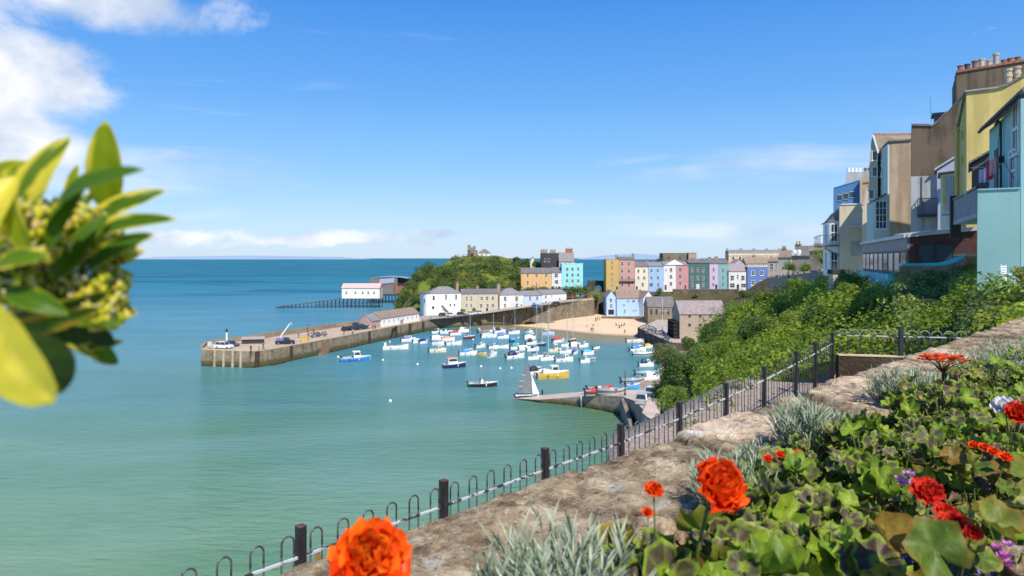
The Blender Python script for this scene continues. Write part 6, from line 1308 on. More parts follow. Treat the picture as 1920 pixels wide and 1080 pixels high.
# lavender gable and window bay
r, pts = block('terrace_house', 'lavender lean-to house with a white edged sloping roof', 1757, 45, 1750, [(1757, 470), (1757, 320), (1796, 293), (1812, 293), (1812, 470)], 3, LAV); verge(r, [(pts[1][0] - .15, 0, pts[1][2])] + pts[2:3], 3, plain('pale_verge', (.4, .42, .46), .6), .14, .15)
r, pts = block('glazed_bay', 'tall glazed bay with cream frames and reflected sky below the yellow house', 1764, 42, 1745, [(1764, 470), (1764, 328), (1808, 322), (1808, 470)], 2.4, plain('cream_frame', (.66, .66, .60), .6)); verge(r, [(pts[1][0] - .15, 0, pts[1][2])] + pts[2:3], 2.4, SLATE, .12, .2)
for x0, x1 in ((1774, 1785), (1787, 1806)):
    xa, zb_ = loc(r, x0, 396); xb, zt_ = loc(r, x1, 330); mb = MB(); mb.add([(xa, -.02, zb_), (xb, -.02, zb_), (xb, -.02, zt_), (xa, -.02, zt_)], [(0, 1, 2, 3)]); mb.build('pane', plain('sky_tinted_glass', (.25, .29, .36), .12, .25, .8, spec=.9), r)  # pale blue-grey base colour stands for sky reflected in the panes
xa, z0_ = loc(r, 1794, 396); mb = MB(); mb.box(xa, xa + .3, -.05, -.021, z0_, z0_ + 2.1); mb.build('blind', plain('yellow_blind', (.6, .57, .25), .9), r)
xa, z0_ = loc(r, 1767, 396); mb = MB(); mb.box(xa, xa + .15, -.04, 0, z0_, z0_ + 2.1); mb.build('mullion', plain('yellow_strip', (.6, .55, .2), .8), r)
xa, zb_ = loc(r, 1766, 470); xb, zt_ = loc(r, 1806, 400); mb = MB(); mb.box(xa, xb, -.05, 0, zt_ - .12, zt_); mb.build('sill', GREY, r)
# grey house with balcony
r, pts = block('terrace_house', 'stained grey rendered block with a black railed balcony', 1708, 46, 1700, [(1708, 470), (1708, 331), (1757, 329), (1757, 470)], 4, GRY)
x0, z0_ = loc(r, 1720, 404); x1, z1_ = loc(r, 1756, 373); bp = empty; mb = MB(); mb.box(x0, x1, -1.1, 0, z0_ - .12, z0_); bl_ = mb.build('balcony', DARK, r)
mb = MB(); mb.box(x0, x1, -1.1, -1.06, z1_ - .05, z1_)
for k in range(14): x = x0 + (x1 - x0) * k / 13; mb.box(x, x + .03, -1.09, -1.06, z0_, z1_)
for k in range(6): mb.box(x0, x0 + .03, -1.08 + k * .19, -1.05 + k * .19, z0_, z1_)
mb.box(x0, x0 + .04, -1.1, 0, z1_ - .05, z1_); mb.build('railing', DARK, bl_)
mb = MB(); xx, zz = loc(r, 1735, 440); mb.tube([(xx, -.15, zz), (xx + 1.4, -.15, zz - 1.4)], .05, 5); mb.tube([(x0 + .3, -.05, 0), (x0 + .3, -.05, pts[1][2])], .06, 6); mb.build('pipe', GREY, r)
# tan gable with pale green seaward face
r, pts = block('terrace_house', 'tan rendered gable with a pale green seaward face and a white sash window', 1668, 60, 1440, [(1668, 470), (1668, 266), (1709, 263), (1709, 470)], 6.5, BRN2)
verge(r, [(pts[1][0] - .1, 0, pts[1][2])] + pts[2:3], 6.5, SLATE, .12, .15)
yv, zv = locside(r, 1646, 300); mb = MB(); mb.box(-.14, -.002, .02, yv, 0, pts[1][2] - .15); mb.build('side_wall', PGR, r)
mb = MB(); mb.tube([(-.25, yv * .6, pts[1][2] * .42), (-.25, yv * .6, pts[1][2] * .75), (-.3, yv * .6, pts[1][2] * .78)], .07, 6); mb.box(-.4, -.14, yv * .5, yv * .7, pts[1][2] * .77, pts[1][2] * .82); mb.build('drainpipe', BLK, r)
o = add_window(r, -.15, pts[1][2] * .62, .9, 1.6, 'sash', yv * .35, R(-90))
# lower pale green bay with the big sash window
r, pts = block('window_bay', 'pale green lower bay holding a tall white sash window', 1642, 55, 1440, [(1638, 470), (1638, 378), (1661, 364), (1668, 364), (1668, 470)], 4, PGR); verge(r, pts[1:3], 4, SLATE, .1, .15)
x, z = loc(r, 1652, 428); wme = add_window(r, x, z, .72, 2.15, 'six'); 
for px, py in ((1653, 330), (1656, 300)): yv2, zv2 = locside([o for o in bpy.data.objects if o.get('label', '').startswith('tan rendered')][0], px, py, -.15); add_window([o for o in bpy.data.objects if o.get('label', '').startswith('tan rendered')][0], -.15, zv2, .5, 1.0, 'frame', yv2, R(-90))
# house with slate roof and white barge
r, pts = block('terrace_house', 'cream gabled house with a lichened tile roof and white bargeboard', 1630, 64, 1622, [(1630, 470), (1630, 300), (1634, 262), (1637, 254), (1646, 290), (1646, 470)], 7, CRM)
for px, py in ((1640, 330), (1640, 300), (1634, 372)): x, z = loc(r, px, py); add_window(r, x, z, .35, .8, 'frame')
xa, za = loc(r, 1637, 253); xb, zb_ = loc(r, 1708, 251); xc, zc_2 = loc(r, 1708, 275); xd, zd = loc(r, 1647, 288)
mb = MB(); mb.add([(xa, -.1, za), (xd, -.2, zd), (xd + 6, 2.0, zd + .3), (xa + 5.4, 4.2, za + .3)], [(0, 1, 2, 3)]); mb.add([(xa, -.1, za - .15), (xd, -.2, zd - .15), (xd + 6, 2.0, zd + .15), (xa + 5.4, 4.2, za + .15)], [(3, 2, 1, 0)]); mb.build('roof', roof_mat('lichen_roof', (.25, .2, .15), 3, .6), r)
mb = MB(); mb.tube([(xa, -.15, za), (xd, -.25, zd)], .1, 4); mb.tube([(xa, -.1, za), (xa + 5.4, 4.2, za + .3)], .13, 6, 1); mb.build('bargeboard', [WHITE, TERRA], r)
r, pts = block('dormer_house', 'small beige gabled house with an orange ridge tile', 1617, 72, 1606, [(1617, 470), (1617, 400), (1625, 350), (1632, 345), (1646, 385), (1646, 470)], 5, CRM)
xa, za = loc(r, 1629, 345); mb = MB(); mb.tube([(xa - .6, -.1, za + .1), (xa + 1.3, -.1, za + .15)], .14, 6); mb.build('ridge_tile', TERRA, r)
xa, za = loc(r, 1631, 350); xb, zb_ = loc(r, 1646, 384); mb = MB(); mb.hexa([(xa, -.2, za), (xb, -.2, zb_), (xb, 3, zb_), (xa, 3, za)], [(xa, -.2, za + .12), (xb + .5, -.2, zb_ + .12), (xb + .5, 3, zb_ + .12), (xa, 3, za + .12)]); mb.build('roof', SLATE, r)
# chimney stacks far behind
r, pts = block('chimney_house', 'grey roofed building with white chimney pots above the blue house', 1586, 105, 1580, [(1586, 400), (1586, 330), (1590, 322), (1617, 322), (1640, 318), (1640, 400)], 5, GRY)
for px in (1591, 1598, 1605, 1612, 1623, 1630): x, z = loc(r, px, 323, 1); mb = MB(); mb.lathe([(.25, -.2), (.2, .3), (.24, .5), (.24, .65)], 8, (x, 1, z)); mb.build('chimney_pot', WHITE if px < 1615 else TERRA, r)
# blue house
r, pts = block('terrace_house', 'blue rendered house with three little windows and a sloping parapet', 1563, 92, 1558, [(1563, 470), (1563, 353), (1612, 338), (1612, 470)], 7, BLU); verge(r, pts[1:3], 7, plain('blue_trim', (.2, .38, .58), .6), .14, .1, 'parapet')
for px, py in ((1574, 372), (1586, 369), (1598, 366)): x, z = loc(r, px, py + 4); add_window(r, x, z, .55, .7, 'hole')
r3, p3 = block('terrace_house', 'narrow brown gable between the blue and beige houses', 1612, 90, 1600, [(1612.3, 470), (1612.3, 338), (1622, 330), (1640, 345), (1640, 470)], 5, BRN2)
# cream building with seaward bays
r, pts = block('terrace_house', 'cream rendered building with a flat top and a white lattice balcony', 1574, 78, 1420, [(1574, 515), (1574, 388), (1578, 384), (1622, 383), (1622, 515)], 5, CRM); verge(r, pts[2:4], 5, WHITE, .1, .1, 'coping')
yv, zv = locside(r, 1558, 450); sw = pts[1][2]
mb = MB(); mb.box(-1.0, -.01, .6, yv * .9, -.3, sw * .8); by = mb.build('bay', WHITE, r)
for zf in (.08, .50): o = add_window(by, -1.01, sw * zf, 1.2, 1.9, 'six', yv * .45, R(-90)); o2 = add_window(by, -.5, sw * zf, .6, 1.9, 'sash', .59)
mb = MB(); mb.hexa([(-1.25, .4, sw * .8), (0, .4, sw * .8), (0, yv, sw * .8), (-1.25, yv, sw * .8)], [(-.9, .7, sw * .8 + .1), (0, .5, sw * .8 + 1.3), (0, yv, sw * .8 + 1.3), (-.9, yv, sw * .8 + .1)]); mb.build('bay_roof', SLATE, by)
mb = MB(); mb.box(-2.0, 0, .2, yv, sw * .42, sw * .44)
for k in range(9): mb.box(-2.0, -1.97, .2 + k * yv * .11, .23 + k * yv * .11, sw * .44, sw * .58)
for k in range(7): mb.box(-2.0 + k * .33, -1.97 + k * .33, .2, .23, sw * .44, sw * .58)
mb.box(-2.0, 0, .19, .24, sw * .58, sw * .59); mb.box(-2.02, -1.96, .2, yv, sw * .58, sw * .59); mb.tube([(0, .25, sw * .28), (-2.0, .25, sw * .43)], .06, 5); mb.build('balcony', plain('dark_iron', (.10, .12, .13), .5), r)
xa, za = loc(r, 1596, 424, -1.2); xb, zb_ = loc(r, 1630, 402, -1.2); mb = MB(); mb.box(xa, xb, -1.2, -1.15, zb_ - .05, zb_); mb.box(xa, xb, -1.2, 0, za - .1, za); mb.box(xa, xa + .06, -1.2, -1.14, za, zb_); mb.tube([(xa, -1.18, za), (xb, -1.18, zb_)], .04, 4)
for k in range(8): mb.box(xa + (xb - xa) * k / 8, xa + (xb - xa) * k / 8 + .03, -1.2, -1.17, za, zb_)
mb.build('lattice_balcony', plain('pale_railing', (.6, .62, .58), .6), r)
xa, za = loc(r, 1596, 480); xb, zb_ = loc(r, 1616, 452); mb = MB(); mb.box(xa, xb, -.06, 0, za, zb_); mb.build('board_panel', plain('grey_green_panel', (.33, .34, .28), .8), r)
# grey pillar on the slope
pl_ = empty('gate_pillar', P(1567, 560, 55), 0, 'pale stone pillar with a planted pot on top at the end of the garden wall', 'pillar'); mb = MB(); mb.box(-.4, .4, -.4, .4, -.8, 2.0); mb.build('shaft', plain('pale_stone', (.45, .40, .32), .9, .15), pl_); mb = MB(); mb.box(-.46, .46, -.46, .46, 2.0, 2.35); mb.build('cap', plain('dark_planter', (.04, .035, .03), .9), pl_)
# conservatory
r, pts = block('conservatory', 'low dark timber conservatory with tall windows and a maroon wing', 1706, 36, 1450, [(1706, 530), (1706, 445), (1832, 432), (1832, 530)], 4, plain('maroon_boards', (.055, .016, .014), .6, .3, 3))
mb = MB(); x1 = pts[2][0]; mb.hexa([(-.15, -.25, pts[1][2]), (x1, -.25, pts[2][2]), (x1, 4, pts[2][2]), (-.15, 4, pts[1][2])], [(-.15, -.25, pts[1][2] + .16), (x1, -.25, pts[2][2] + .16), (x1, 4, pts[2][2] + .3), (-.15, 4, pts[1][2] + .3)]); mb.build('fascia_roof', plain('grey_fascia', (.36, .36, .36), .6, .15, 3), r)
for x0, x1_ in ((1723, 1751), (1757, 1787)):
    xa, za = loc(r, x0, 493); xb, zb_ = loc(r, x1_, 459); w = xb - xa
    mb = MB(); t = .06
    mb.box(xa - t, xa, -.05, 0, za, zb_); mb.box(xb, xb + t, -.05, 0, za, zb_); mb.box(xa - t, xb + t, -.06, 0, zb_, zb_ + t); mb.box(xa - t, xb + t, -.07, 0, za - t, za); f_ = mb.build('window', DARK, r)
    mb = MB(); mb.add([(xa, -.01, za), (xb, -.01, za), (xb, -.01, zb_), (xa, -.01, zb_)], [(0, 1, 2, 3)]); mb.build('pane', GLASS, f_)
# left glazed wing
yv, zv = locside(r, 1621, 480); wy = yv
mb = MB(); mb.box(-.12, -.01, .0, wy, 0, pts[1][2] * .72); lwg = mb.build('glazed_wing', plain('charcoal_timber', (.05, .05, .06), .6), r)
n_ = 9
for k in range(n_):
    y0 = wy * (k + .15) / n_; y1 = wy * (k + .85) / n_; mb = MB(); mb.add([(-.14, y1, .5), (-.14, y0, .5), (-.14, y0, pts[1][2] * .66), (-.14, y1, pts[1][2] * .66)], [(0, 1, 2, 3)]); mb.build('pane', plain('curtained_glass', (.16, .18, .20), .15, .5, 1.2, spec=.8) if k % 3 else GLASS, lwg)
mb = MB(); mb.box(-.13, 0, 0, wy, pts[1][2] * .72, pts[1][2]); mb.build('panel', plain('grey_panel', (.13, .13, .15), .5), r)
mb = MB(); mb.box(-.3, 0, -.1, wy + .2, pts[1][2] * .99, pts[1][2] * 1.03 + .1); mb.build('fascia', plain('pale_fascia', (.5, .5, .5), .5), r)
mb = MB(); mb.box(-.5, -.14, wy * .2, wy, -.4, .35); mb.build('turquoise_base', plain('turquoise_paint', (.05, .45, .50), .5), r)
# garden wall with turquoise coping and end pillar
r = empty('garden_wall', P(1700, 500, 31), 0, 'ivy clad garden wall with a turquoise coping that sweeps up to a stone pillar', 'wall')
A = r.location.copy(); cp = [(1690, 499, 31.5), (1730, 499, 31), (1765, 498, 30.4), (1785, 494, 30), (1800, 487, 29.7), (1810, 481, 29.5)]
mb = MB(); mw = MB()
for (x0, y0, Y0), (x1, y1, Y1) in zip(cp, cp[1:]):
    p, q = P(x0, y0, Y0) - A, P(x1, y1, Y1) - A; bk = Vector((.1, .4, 0)); dn = Vector((0, 0, -2.5)); u = Vector((0, 0, .13))
    mw.hexa([p + dn, q + dn, q + bk + dn, p + bk + dn], [p, q, q + bk, p + bk]); f_ = Vector((0, -.06, 0)); mb.hexa([p + f_, q + f_, q + bk, p + bk], [p + f_ + u, q + f_ + u, q + bk + u, p + bk + u])
rub = stone_mat('rubble_stone', (.34, .25, .17), (.24, .18, .13), (3, 3, 5), (.4, .33, .25), bd=.06)
mw.build('wall', rub, r); mb.build('coping', plain('turquoise_paint', (.05, .45, .50), .5), r)
pA = P(1811, 540, 29.4) - A; mb = MB(); wd = 30 / F * 29; hh = 60 / F * 29.4; mb.box(pA.x, pA.x + wd, pA.y, pA.y + .7, pA.z, pA.z + hh); mb.build('pillar', rub, r); mb = MB(); mb.box(pA.x - .05, pA.x + wd + .05, pA.y - .05, pA.y + .75, pA.z + hh, pA.z + hh + .08); mb.build('pillar_cap', COPE, r)
# ivy over the wall and hedge in front
rr = random.Random(3); mb = MB()
for _ in range(330):
    px = rr.uniform(1684, 1826); t = rr.random() ** 1.1; top = 513 if px < 1775 else 513 - (px - 1775) * .40
    py = top + t * 120 * (1 - .1 * rr.random()); Y = 30 - t * 7.5; s = rr.uniform(.22, .42); leaves(mb, P(px, py, Y), s, 70, .058, rr, (1.1, .8, 1), inner=.2)
iv = mb.build('ivy_mass', LF_I); tag(iv, 'sunlit ivy spilling down from the garden wall with the turquoise coping', 'ivy')
mb = MB()
for _ in range(190):
    px = rr.uniform(1822, 1918); py = rr.uniform(560, 616) + (px - 1870) * .03; Y = 21 - (py - 545) * .07; leaves(mb, P(px, py, Y), rr.uniform(.25, .42), 75, .045, rr, (1.1, 1, 1), inner=.2)
hd = mb.build('hedge', leafmat('hedge_leaf', (.045, .085, .016), (.10, .15, .03), (.17, .21, .05), .2, .9)); tag(hd, 'rounded dark green hedge below the plain teal terrace wall', 'hedge')
c = P(1917, 515, 17.5); leaf_tree('shrub', 'yellow green shrub at the right edge against the teal wall', (c.x, c.y, c.z - .5), (.9, .9, .9), .3, .42, 900, .035, leafmat('golden_leaf', (.16, .22, .02), (.30, .32, .03), (.45, .42, .04), .3, 3), 'bush', seed=99, blobs=9)
ch = empty('garden_chair', P(1893, 541, 20.5), R(35), 'white slatted garden chair on the terrace behind the hedge', 'chair'); ch.scale = (.8, .8, .8)
mb = MB()
for k in range(6): mb.box(-.25, .25, .2, .22, .35 + k * .09, .40 + k * .09)
mb.build('backrest', GEL, ch); mb = MB(); mb.box(-.25, .25, -.25, .2, .28, .31); mb.build('seat', GEL, ch)
for x in (-.23, .23):
    for y in (-.23, .2): mb = MB(); mb.tube([(x, y, 0), (x, y, .9 if y > 0 else .3)], .018, 6); mb.build('leg', GEL, ch)
for x in (-.27, .27): mb = MB(); mb.tube([(x, -.23, .3), (x, -.25, .5), (x, .2, .55)], .016, 5); mb.build('armrest', GEL, ch)

# ================================================= PATH, FENCE
PA = Vector((-.396 * 5.6 / 1.28, 5.6, 0))
def fence_pt(n): return Vector(((-396 + 241.7 * n) / 1280 * 5.6 * 1.0, 5.6 + 5.6 * .205 * n, 0))
def fz(n): return 25.80 + (0 if n < 3 else .04 * (n - 3) + .011 * (n - 3) ** 2)
GRAV = plain('gravel_path', (.40, .31, .24), .95, .3, 12, bs=.8, bd=.03)
mb = MB(); rows = []
for k in range(-40, 85):
    n = k * .1; f_ = fence_pt(n); d = Vector((.68, .735, 0)); nr = Vector((-.735, .68, 0)); zz = fz(n) - 1.15
    w2 = .35 if n < 3.2 else min(2.3, .35 + (n - 3.2) * 1.1)
    rows.append([f_ - nr * s + Vector((0, 0, zz + .03 * noise.noise((f_ - nr * s) * 1.5))) for s in (4.0, 2.5, 1.2, .3, 0)] + [f_ + nr * w2 * t + Vector((0, 0, zz - .02 - .12 * t + .04 * noise.noise((f_ + nr * w2 * t) * 2.5))) for t in (.25, .5, .75, 1)] + [f_ + nr * (w2 + .25) + Vector((0, 0, zz - 2.5)), f_ + nr * (w2 + .6) + Vector((0, 0, zz - 9))])
struct(grid_mb(rows, mb).build('path', GRAV, smooth=True))
IRON = plain('black_iron', (.022, .020, .022), .45, .3, 8); 
m, nt, b, pos = base_mat('worn_iron', .4, .5); n1 = noi(nt, pos, 7, 5, .6)
nt.links.new(mixc(nt, mrange(nt, n1, .46, .54), (.03, .03, .032), (.42, .44, .47)), b.inputs['Base Color']); WORN = m
WORN2 = plain('worn_hoop_iron', (.07, .07, .075), .35, .6, 12, spec=.7)
fn = empty('hoop_top_railing', fence_pt(0) + Vector((0, 0, fz(0) - 1.15)), 0, 'black hoop topped iron railing with square posts running along the cliff path', 'railing')
off = fn.location
bow = {}
def hoop(parent, p, d, htot, rail, w=.108, off_=None, m2=WORN):
    mb = MB(); o = p - (off_ if off_ is not None else off); a = d * w / 2; up = Vector((0, 0, 1)); hs2 = htot - w / 2
    mb.tube([o - a, o - a + up * (rail + .05)], .0075, 6, 0); mb.tube([o + a, o + a + up * (rail + .05)], .0075, 6, 0)
    arc = [o - a + up * (rail + .05)] + [o + d * (-math.cos(math.pi * k / 10) * w / 2) + up * (hs2 + math.sin(math.pi * k / 10) * w / 2) for k in range(11)] + [o + a + up * (rail + .05)]
    mb.tube(arc, .0085, 7, 1); mb.build('hoop', [IRON, WORN2 if m2 is WORN else m2], parent, True)
NP_ = 9
nlist = [-1, 0, 1, 2, 3, 4, 5, 6, 7, 7.7, 8.4]
for q, n in enumerate(nlist):
    f_ = fence_pt(n) + Vector((0, 0, fz(n) - 1.15)) - off; mb = MB(); mb.box(-.034, .034, -.034, .034, -.1, 1.15); mb.box(-.036, .036, -.036, .036, 1.15, 1.158, 1)
    for v in mb.v: v[:] = Matrix.Rotation(R(-42), 3, 'Z') @ v + f_
    mb.build('post', [IRON, plain('rusty_iron', (.10, .05, .04), .8, .3, 20)], fn)
for q in range(len(nlist) - 1):
    n0, n1_ = nlist[q], nlist[q + 1]; a_, b_ = fence_pt(n0), fence_pt(n1_); za, zb = fz(n0) - 1.15, fz(n1_) - 1.15
    d = (b_ - a_).normalized(); nh = 6 if n1_ - n0 > .9 else 4
    mb = MB(); u = Vector((0, 0, .90)); mb.tube([a_ + Vector((0, 0, za)) + u - off, (a_ + b_) / 2 + Vector((0, 0, (za + zb) / 2)) + u - off, b_ + Vector((0, 0, zb)) + u - off], .016, 6); mb.build('top_rail', WORN, fn)
    mb = MB(); u = Vector((0, 0, .12)); mb.tube([a_ + Vector((0, 0, za)) + u - off, b_ + Vector((0, 0, zb)) + u - off], .014, 6); mb.build('bottom_rail', IRON, fn)
    for k in range(nh):
        t = (k + .55) / nh if nh == 6 else (k + .5) / nh
        hoop(fn, a_.lerp(b_, t) + Vector((0, 0, za + (zb - za) * t)), d, 1.10, .90)
# padlocks
BR = plain('brass', (.62, .34, .12), .35, .2, 30, metal=.7)
for q, (px, py) in enumerate(((443, 1056), (595, 1005), (675, 979), (724, 961), (1010, 866))):
    # on the rail line
    best = min(((abs(960 + F * fence_pt(n / 100).x / fence_pt(n / 100).y - px), n / 100) for n in range(-100, 400)))[1]; p = fence_pt(best) + Vector((0, 0, fz(best) - .25 - .03))
    r = empty('padlock', p, R(47 + 10 * q), ['brass padlock hanging on the rail nearest the bottom left corner', 'brass padlock just right of the first square post', 'brass padlock clipped behind the orange begonia', 'brass padlock left of the second square post', 'orange tinted padlock beside the third square post'][q], 'padlock', 'padlocks on the railing')
    mb = MB(); mb.box(-.026, .026, -.012, .012, -.045, 0); mb.build('body', BR, r); mb = MB(); mb.tube([(-.017, 0, 0), (-.017, 0, .028), (0, 0, .045), (.017, 0, .028), (.017, 0, 0)], .005, 6); mb.build('shackle', STEEL, r, True)
# low wall beyond with short railing
c0 = fence_pt(8.4); zc0 = fz(8.4); e0 = Vector((c0.x + .1, c0.y + .05, 0)); e1 = P(1810, 670, 14.6); e1.z = 0
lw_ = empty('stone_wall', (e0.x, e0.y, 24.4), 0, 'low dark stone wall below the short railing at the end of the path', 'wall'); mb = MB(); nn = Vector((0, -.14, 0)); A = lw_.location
top = lambda p, px, py: H - (py - HY) / F * p.y
zt0 = top(e0, 1562, 665); zt1 = top(e1, 1810, 672)
ql = [e0 + nn, e1 + nn, e1, e0]; mb.hexa([flat(p, 24.4) - A for p in ql], [flat(p, z_) - A for p, z_ in zip(ql, (zt0, zt1, zt1, zt0))]); mb.build('wall', stone_mat('shaded_rubble', (.055, .038, .024), (.035, .025, .018), (7, 7, 12), (.10, .075, .05), bd=.03), lw_)  # stone colour darkened to stand for the wall lying in shade
mb = MB(); o_ = Vector((0, -.02, 0)); u_ = Vector((0, 0, .025)); mb.hexa([flat(p, z_) - A + (o_ if i < 2 else -o_) for i, (p, z_) in enumerate(zip(ql, (zt0, zt1, zt1, zt0)))], [flat(p, z_) - A + u_ + (o_ if i < 2 else -o_) for i, (p, z_) in enumerate(zip(ql, (zt0, zt1, zt1, zt0)))]); mb.build('coping', COPE, lw_)
f2 = empty('short_railing', (e0.x, e0.y - .15, zt0 + .06), 0, 'short hoop topped railing standing on the low dark stone wall', 'railing'); off2 = f2.location; q0 = e0 + nn * .5; q1 = e1 + nn * .5; dd = (q1 - q0).normalized(); LL = (q1 - q0).length
for k in range(11):
    t = (k + .5) / 11; hoop(f2, flat(q0.lerp(q1, t), zt0 + .06 + (zt1 - zt0) * t), dd, .52, .38, .22 if False else .20, off2, plain('pale_iron', (.25, .27, .28), .5))
mb = MB(); mb.tube([flat(q0, zt0 + .44) - off2, flat(q1, zt1 + .44) - off2], .014, 6); mb.build('top_rail', WORN, f2)
for t in (.5,): p = flat(q0.lerp(q1, t), zt0 + .06) - off2; mb = MB(); mb.box(p.x - .04, p.x + .04, p.y - .04, p.y + .04, p.z - .6, p.z + .60); mb.build('post', IRON, f2)
# ================================================= FOREGROUND WALL AND FLOWER BED
WD = .60; ZT = H - WD
m, nt, b, pos = base_mat('weathered_rubble', .92, .15)
n1 = noi(nt, pos, 3.5, 8, .68, .4); n2 = noi(nt, pos, 14, 8, .72); n3 = noi(nt, vmap(nt, pos, (1, 1, 1), (5, 3, 1)), 5, 6, .6); n4 = noi(nt, pos, 90, 5, .7)
col = mixc(nt, mrange(nt, n1, .34, .66), (.35, .24, .135), (.62, .47, .30))
col = mixc(nt, mrange(nt, n2, .47, .64, 0, .8), col, (.82, .69, .47))
col = mixc(nt, mrange(nt, n2, .48, .34, 0, .85), col, (.13, .085, .05))
col = mixc(nt, mrange(nt, n3, .60, .70, 0, .45), col, (.50, .33, .10))
col = mixc(nt, mrange(nt, noi(nt, vmap(nt, pos, (1, 1, 1), (2, 8, 1)), 9, 4, .5), .64, .70, 0, .7), col, (.72, .68, .60))
vo = nt.nodes.new('ShaderNodeTexVoronoi'); vo.inputs['Scale'].default_value = 45; nt.links.new(pos, vo.inputs['Vector'])
col = mixc(nt, mrange(nt, vo.outputs['Distance'], .25, .1, 0, .4), col, (.66, .58, .46))
n5 = noi(nt, vmap(nt, pos, (1, 1, 1), (1, 6, 2)), 42, 6, .75); col = mixc(nt, mrange(nt, n5, .44, .36, 0, .75), col, (.12, .08, .05)); col = mixc(nt, mrange(nt, n5, .56, .64, 0, .6), col, (.85, .76, .60)); va_ = nt.nodes.new('ShaderNodeVertexColor'); va_.layer_name = 'Col'; col = mixc(nt, 1.0, col, va_.outputs[0], 'MULTIPLY')
nt.links.new(col, b.inputs['Base Color']); bump(nt, b, mth(nt, 'ADD', mth(nt, 'MULTIPLY', n2, 1.2), mth(nt, 'MULTIPLY', n4, .8)), 1.0, .03); RUB = m
un = Vector((1, 1, 0)).normalized(); nn_ = Vector((1, -1, 0)).normalized()
prof = [(-.03, 24.5), (-.03, 25.6), (-.02, 26.6), (-.01, ZT - .35), (0, ZT - .16), (.002, ZT - .09), (.008, ZT - .045), (.022, ZT - .02), (.04, ZT - .006)] + [(.04 + .40 * k / 26, ZT) for k in range(1, 27)] + [(.455, ZT - .02), (.46, ZT - .08), (.46, ZT - .3)]
mb = MB(); g = []; gc = []; Yv = .55
while Yv < 10.5:
    row = []; rc = []; base = Vector((Yv - 1.83, Yv, 0))
    wob = .014 * noise.noise(Vector((Yv * 1.1, 0, 3))) + .010 * noise.noise(Vector((Yv * 4, 1, 3)))
    sc = 1 if Yv > 2.6 else .8
    for q, z in prof:
        p = base + nn_ * q + Vector((0, 0, z)); w_ = Vector((p.dot(un) * 2.1 * (1.5 if Yv > 2.7 else 1.0), p.dot(nn_) * 2.4, (z - ZT) * 3))
        d_, pt = noise.voronoi(w_); e1 = d_[1] - d_[0]; cell = noise.noise(pt[0] * 3.3)
        crack = max(0, 1 - e1 / (.10 if Yv > 2.2 else .05)) ** 1.5
        d2_, pt2 = noise.voronoi(w_ * 3.7 + Vector((3, 1, 7))); chip = noise.noise(pt2[0] * 5.1); am = .28 if Yv < 2.2 else .34; up_ = am * (.035 * cell - .045 * crack) + .007 * noise.fractal(w_ * 1.6, .8, 2, 5) + .007 * noise.fractal(w_ * 9, .6, 2, 4) + .008 * chip - .010 * max(0, 1 - (d2_[1] - d2_[0]) / .12)
        k_ = (1.05 + (.45 if Yv < 2.2 else .7) * cell + .4 * chip + .35 * noise.noise(w_ * 7)) * (1 - .75 * crack); rc.append((k_ * 1.02, k_, k_ * (.95 + .1 * cell)))
        if z > ZT - .3: p.z += up_ * (1 if z > ZT - .03 else .6)
        p -= nn_ * (wob + (cell * .012 - crack * .02 + .012 * noise.noise(w_ * 3)) * (1 if q < .1 else 0)); row.append(p)
    g.append(row); gc.append(rc); Yv += .010 + Yv * .004
for i in range(len(g)): g[i] = g[i][::-1]; gc[i] = gc[i][::-1]
grid_mb(g, mb); mb.c = [c for r_ in gc for c in r_]
stw = mb.build('stone_wall', RUB, smooth=True, color=True); tag(stw, 'broad weathered stone wall top running from the bottom centre up to the right edge', 'wall')
m, nt, b, pos = base_mat('bed_soil', .95, .1); n1 = noi(nt, pos, 18, 8, .7)
nt.links.new(mixc(nt, mrange(nt, n1, .3, .7), (.10, .06, .042), (.30, .205, .15)), b.inputs['Base Color']); bump(nt, b, n1, 1, .03)
SZ = H - .66; mb = MB(); g = []
Yv = .3
while Yv < 9:
    row = []
    for k in range(150):
        x = Yv - 1.27 + (k / 149) ** 1.4 * (2.2 + Yv * .75); p = Vector((x, Yv, SZ)); p.z += .02 * noise.noise(p * 5) + (.022 * abs(noise.fractal(p * 20, .8, 2, 4))); row.append(p)
    g.append(row); Yv += .010 + Yv * .006
struct(grid_mb(g, mb).build('soil', m, smooth=True))

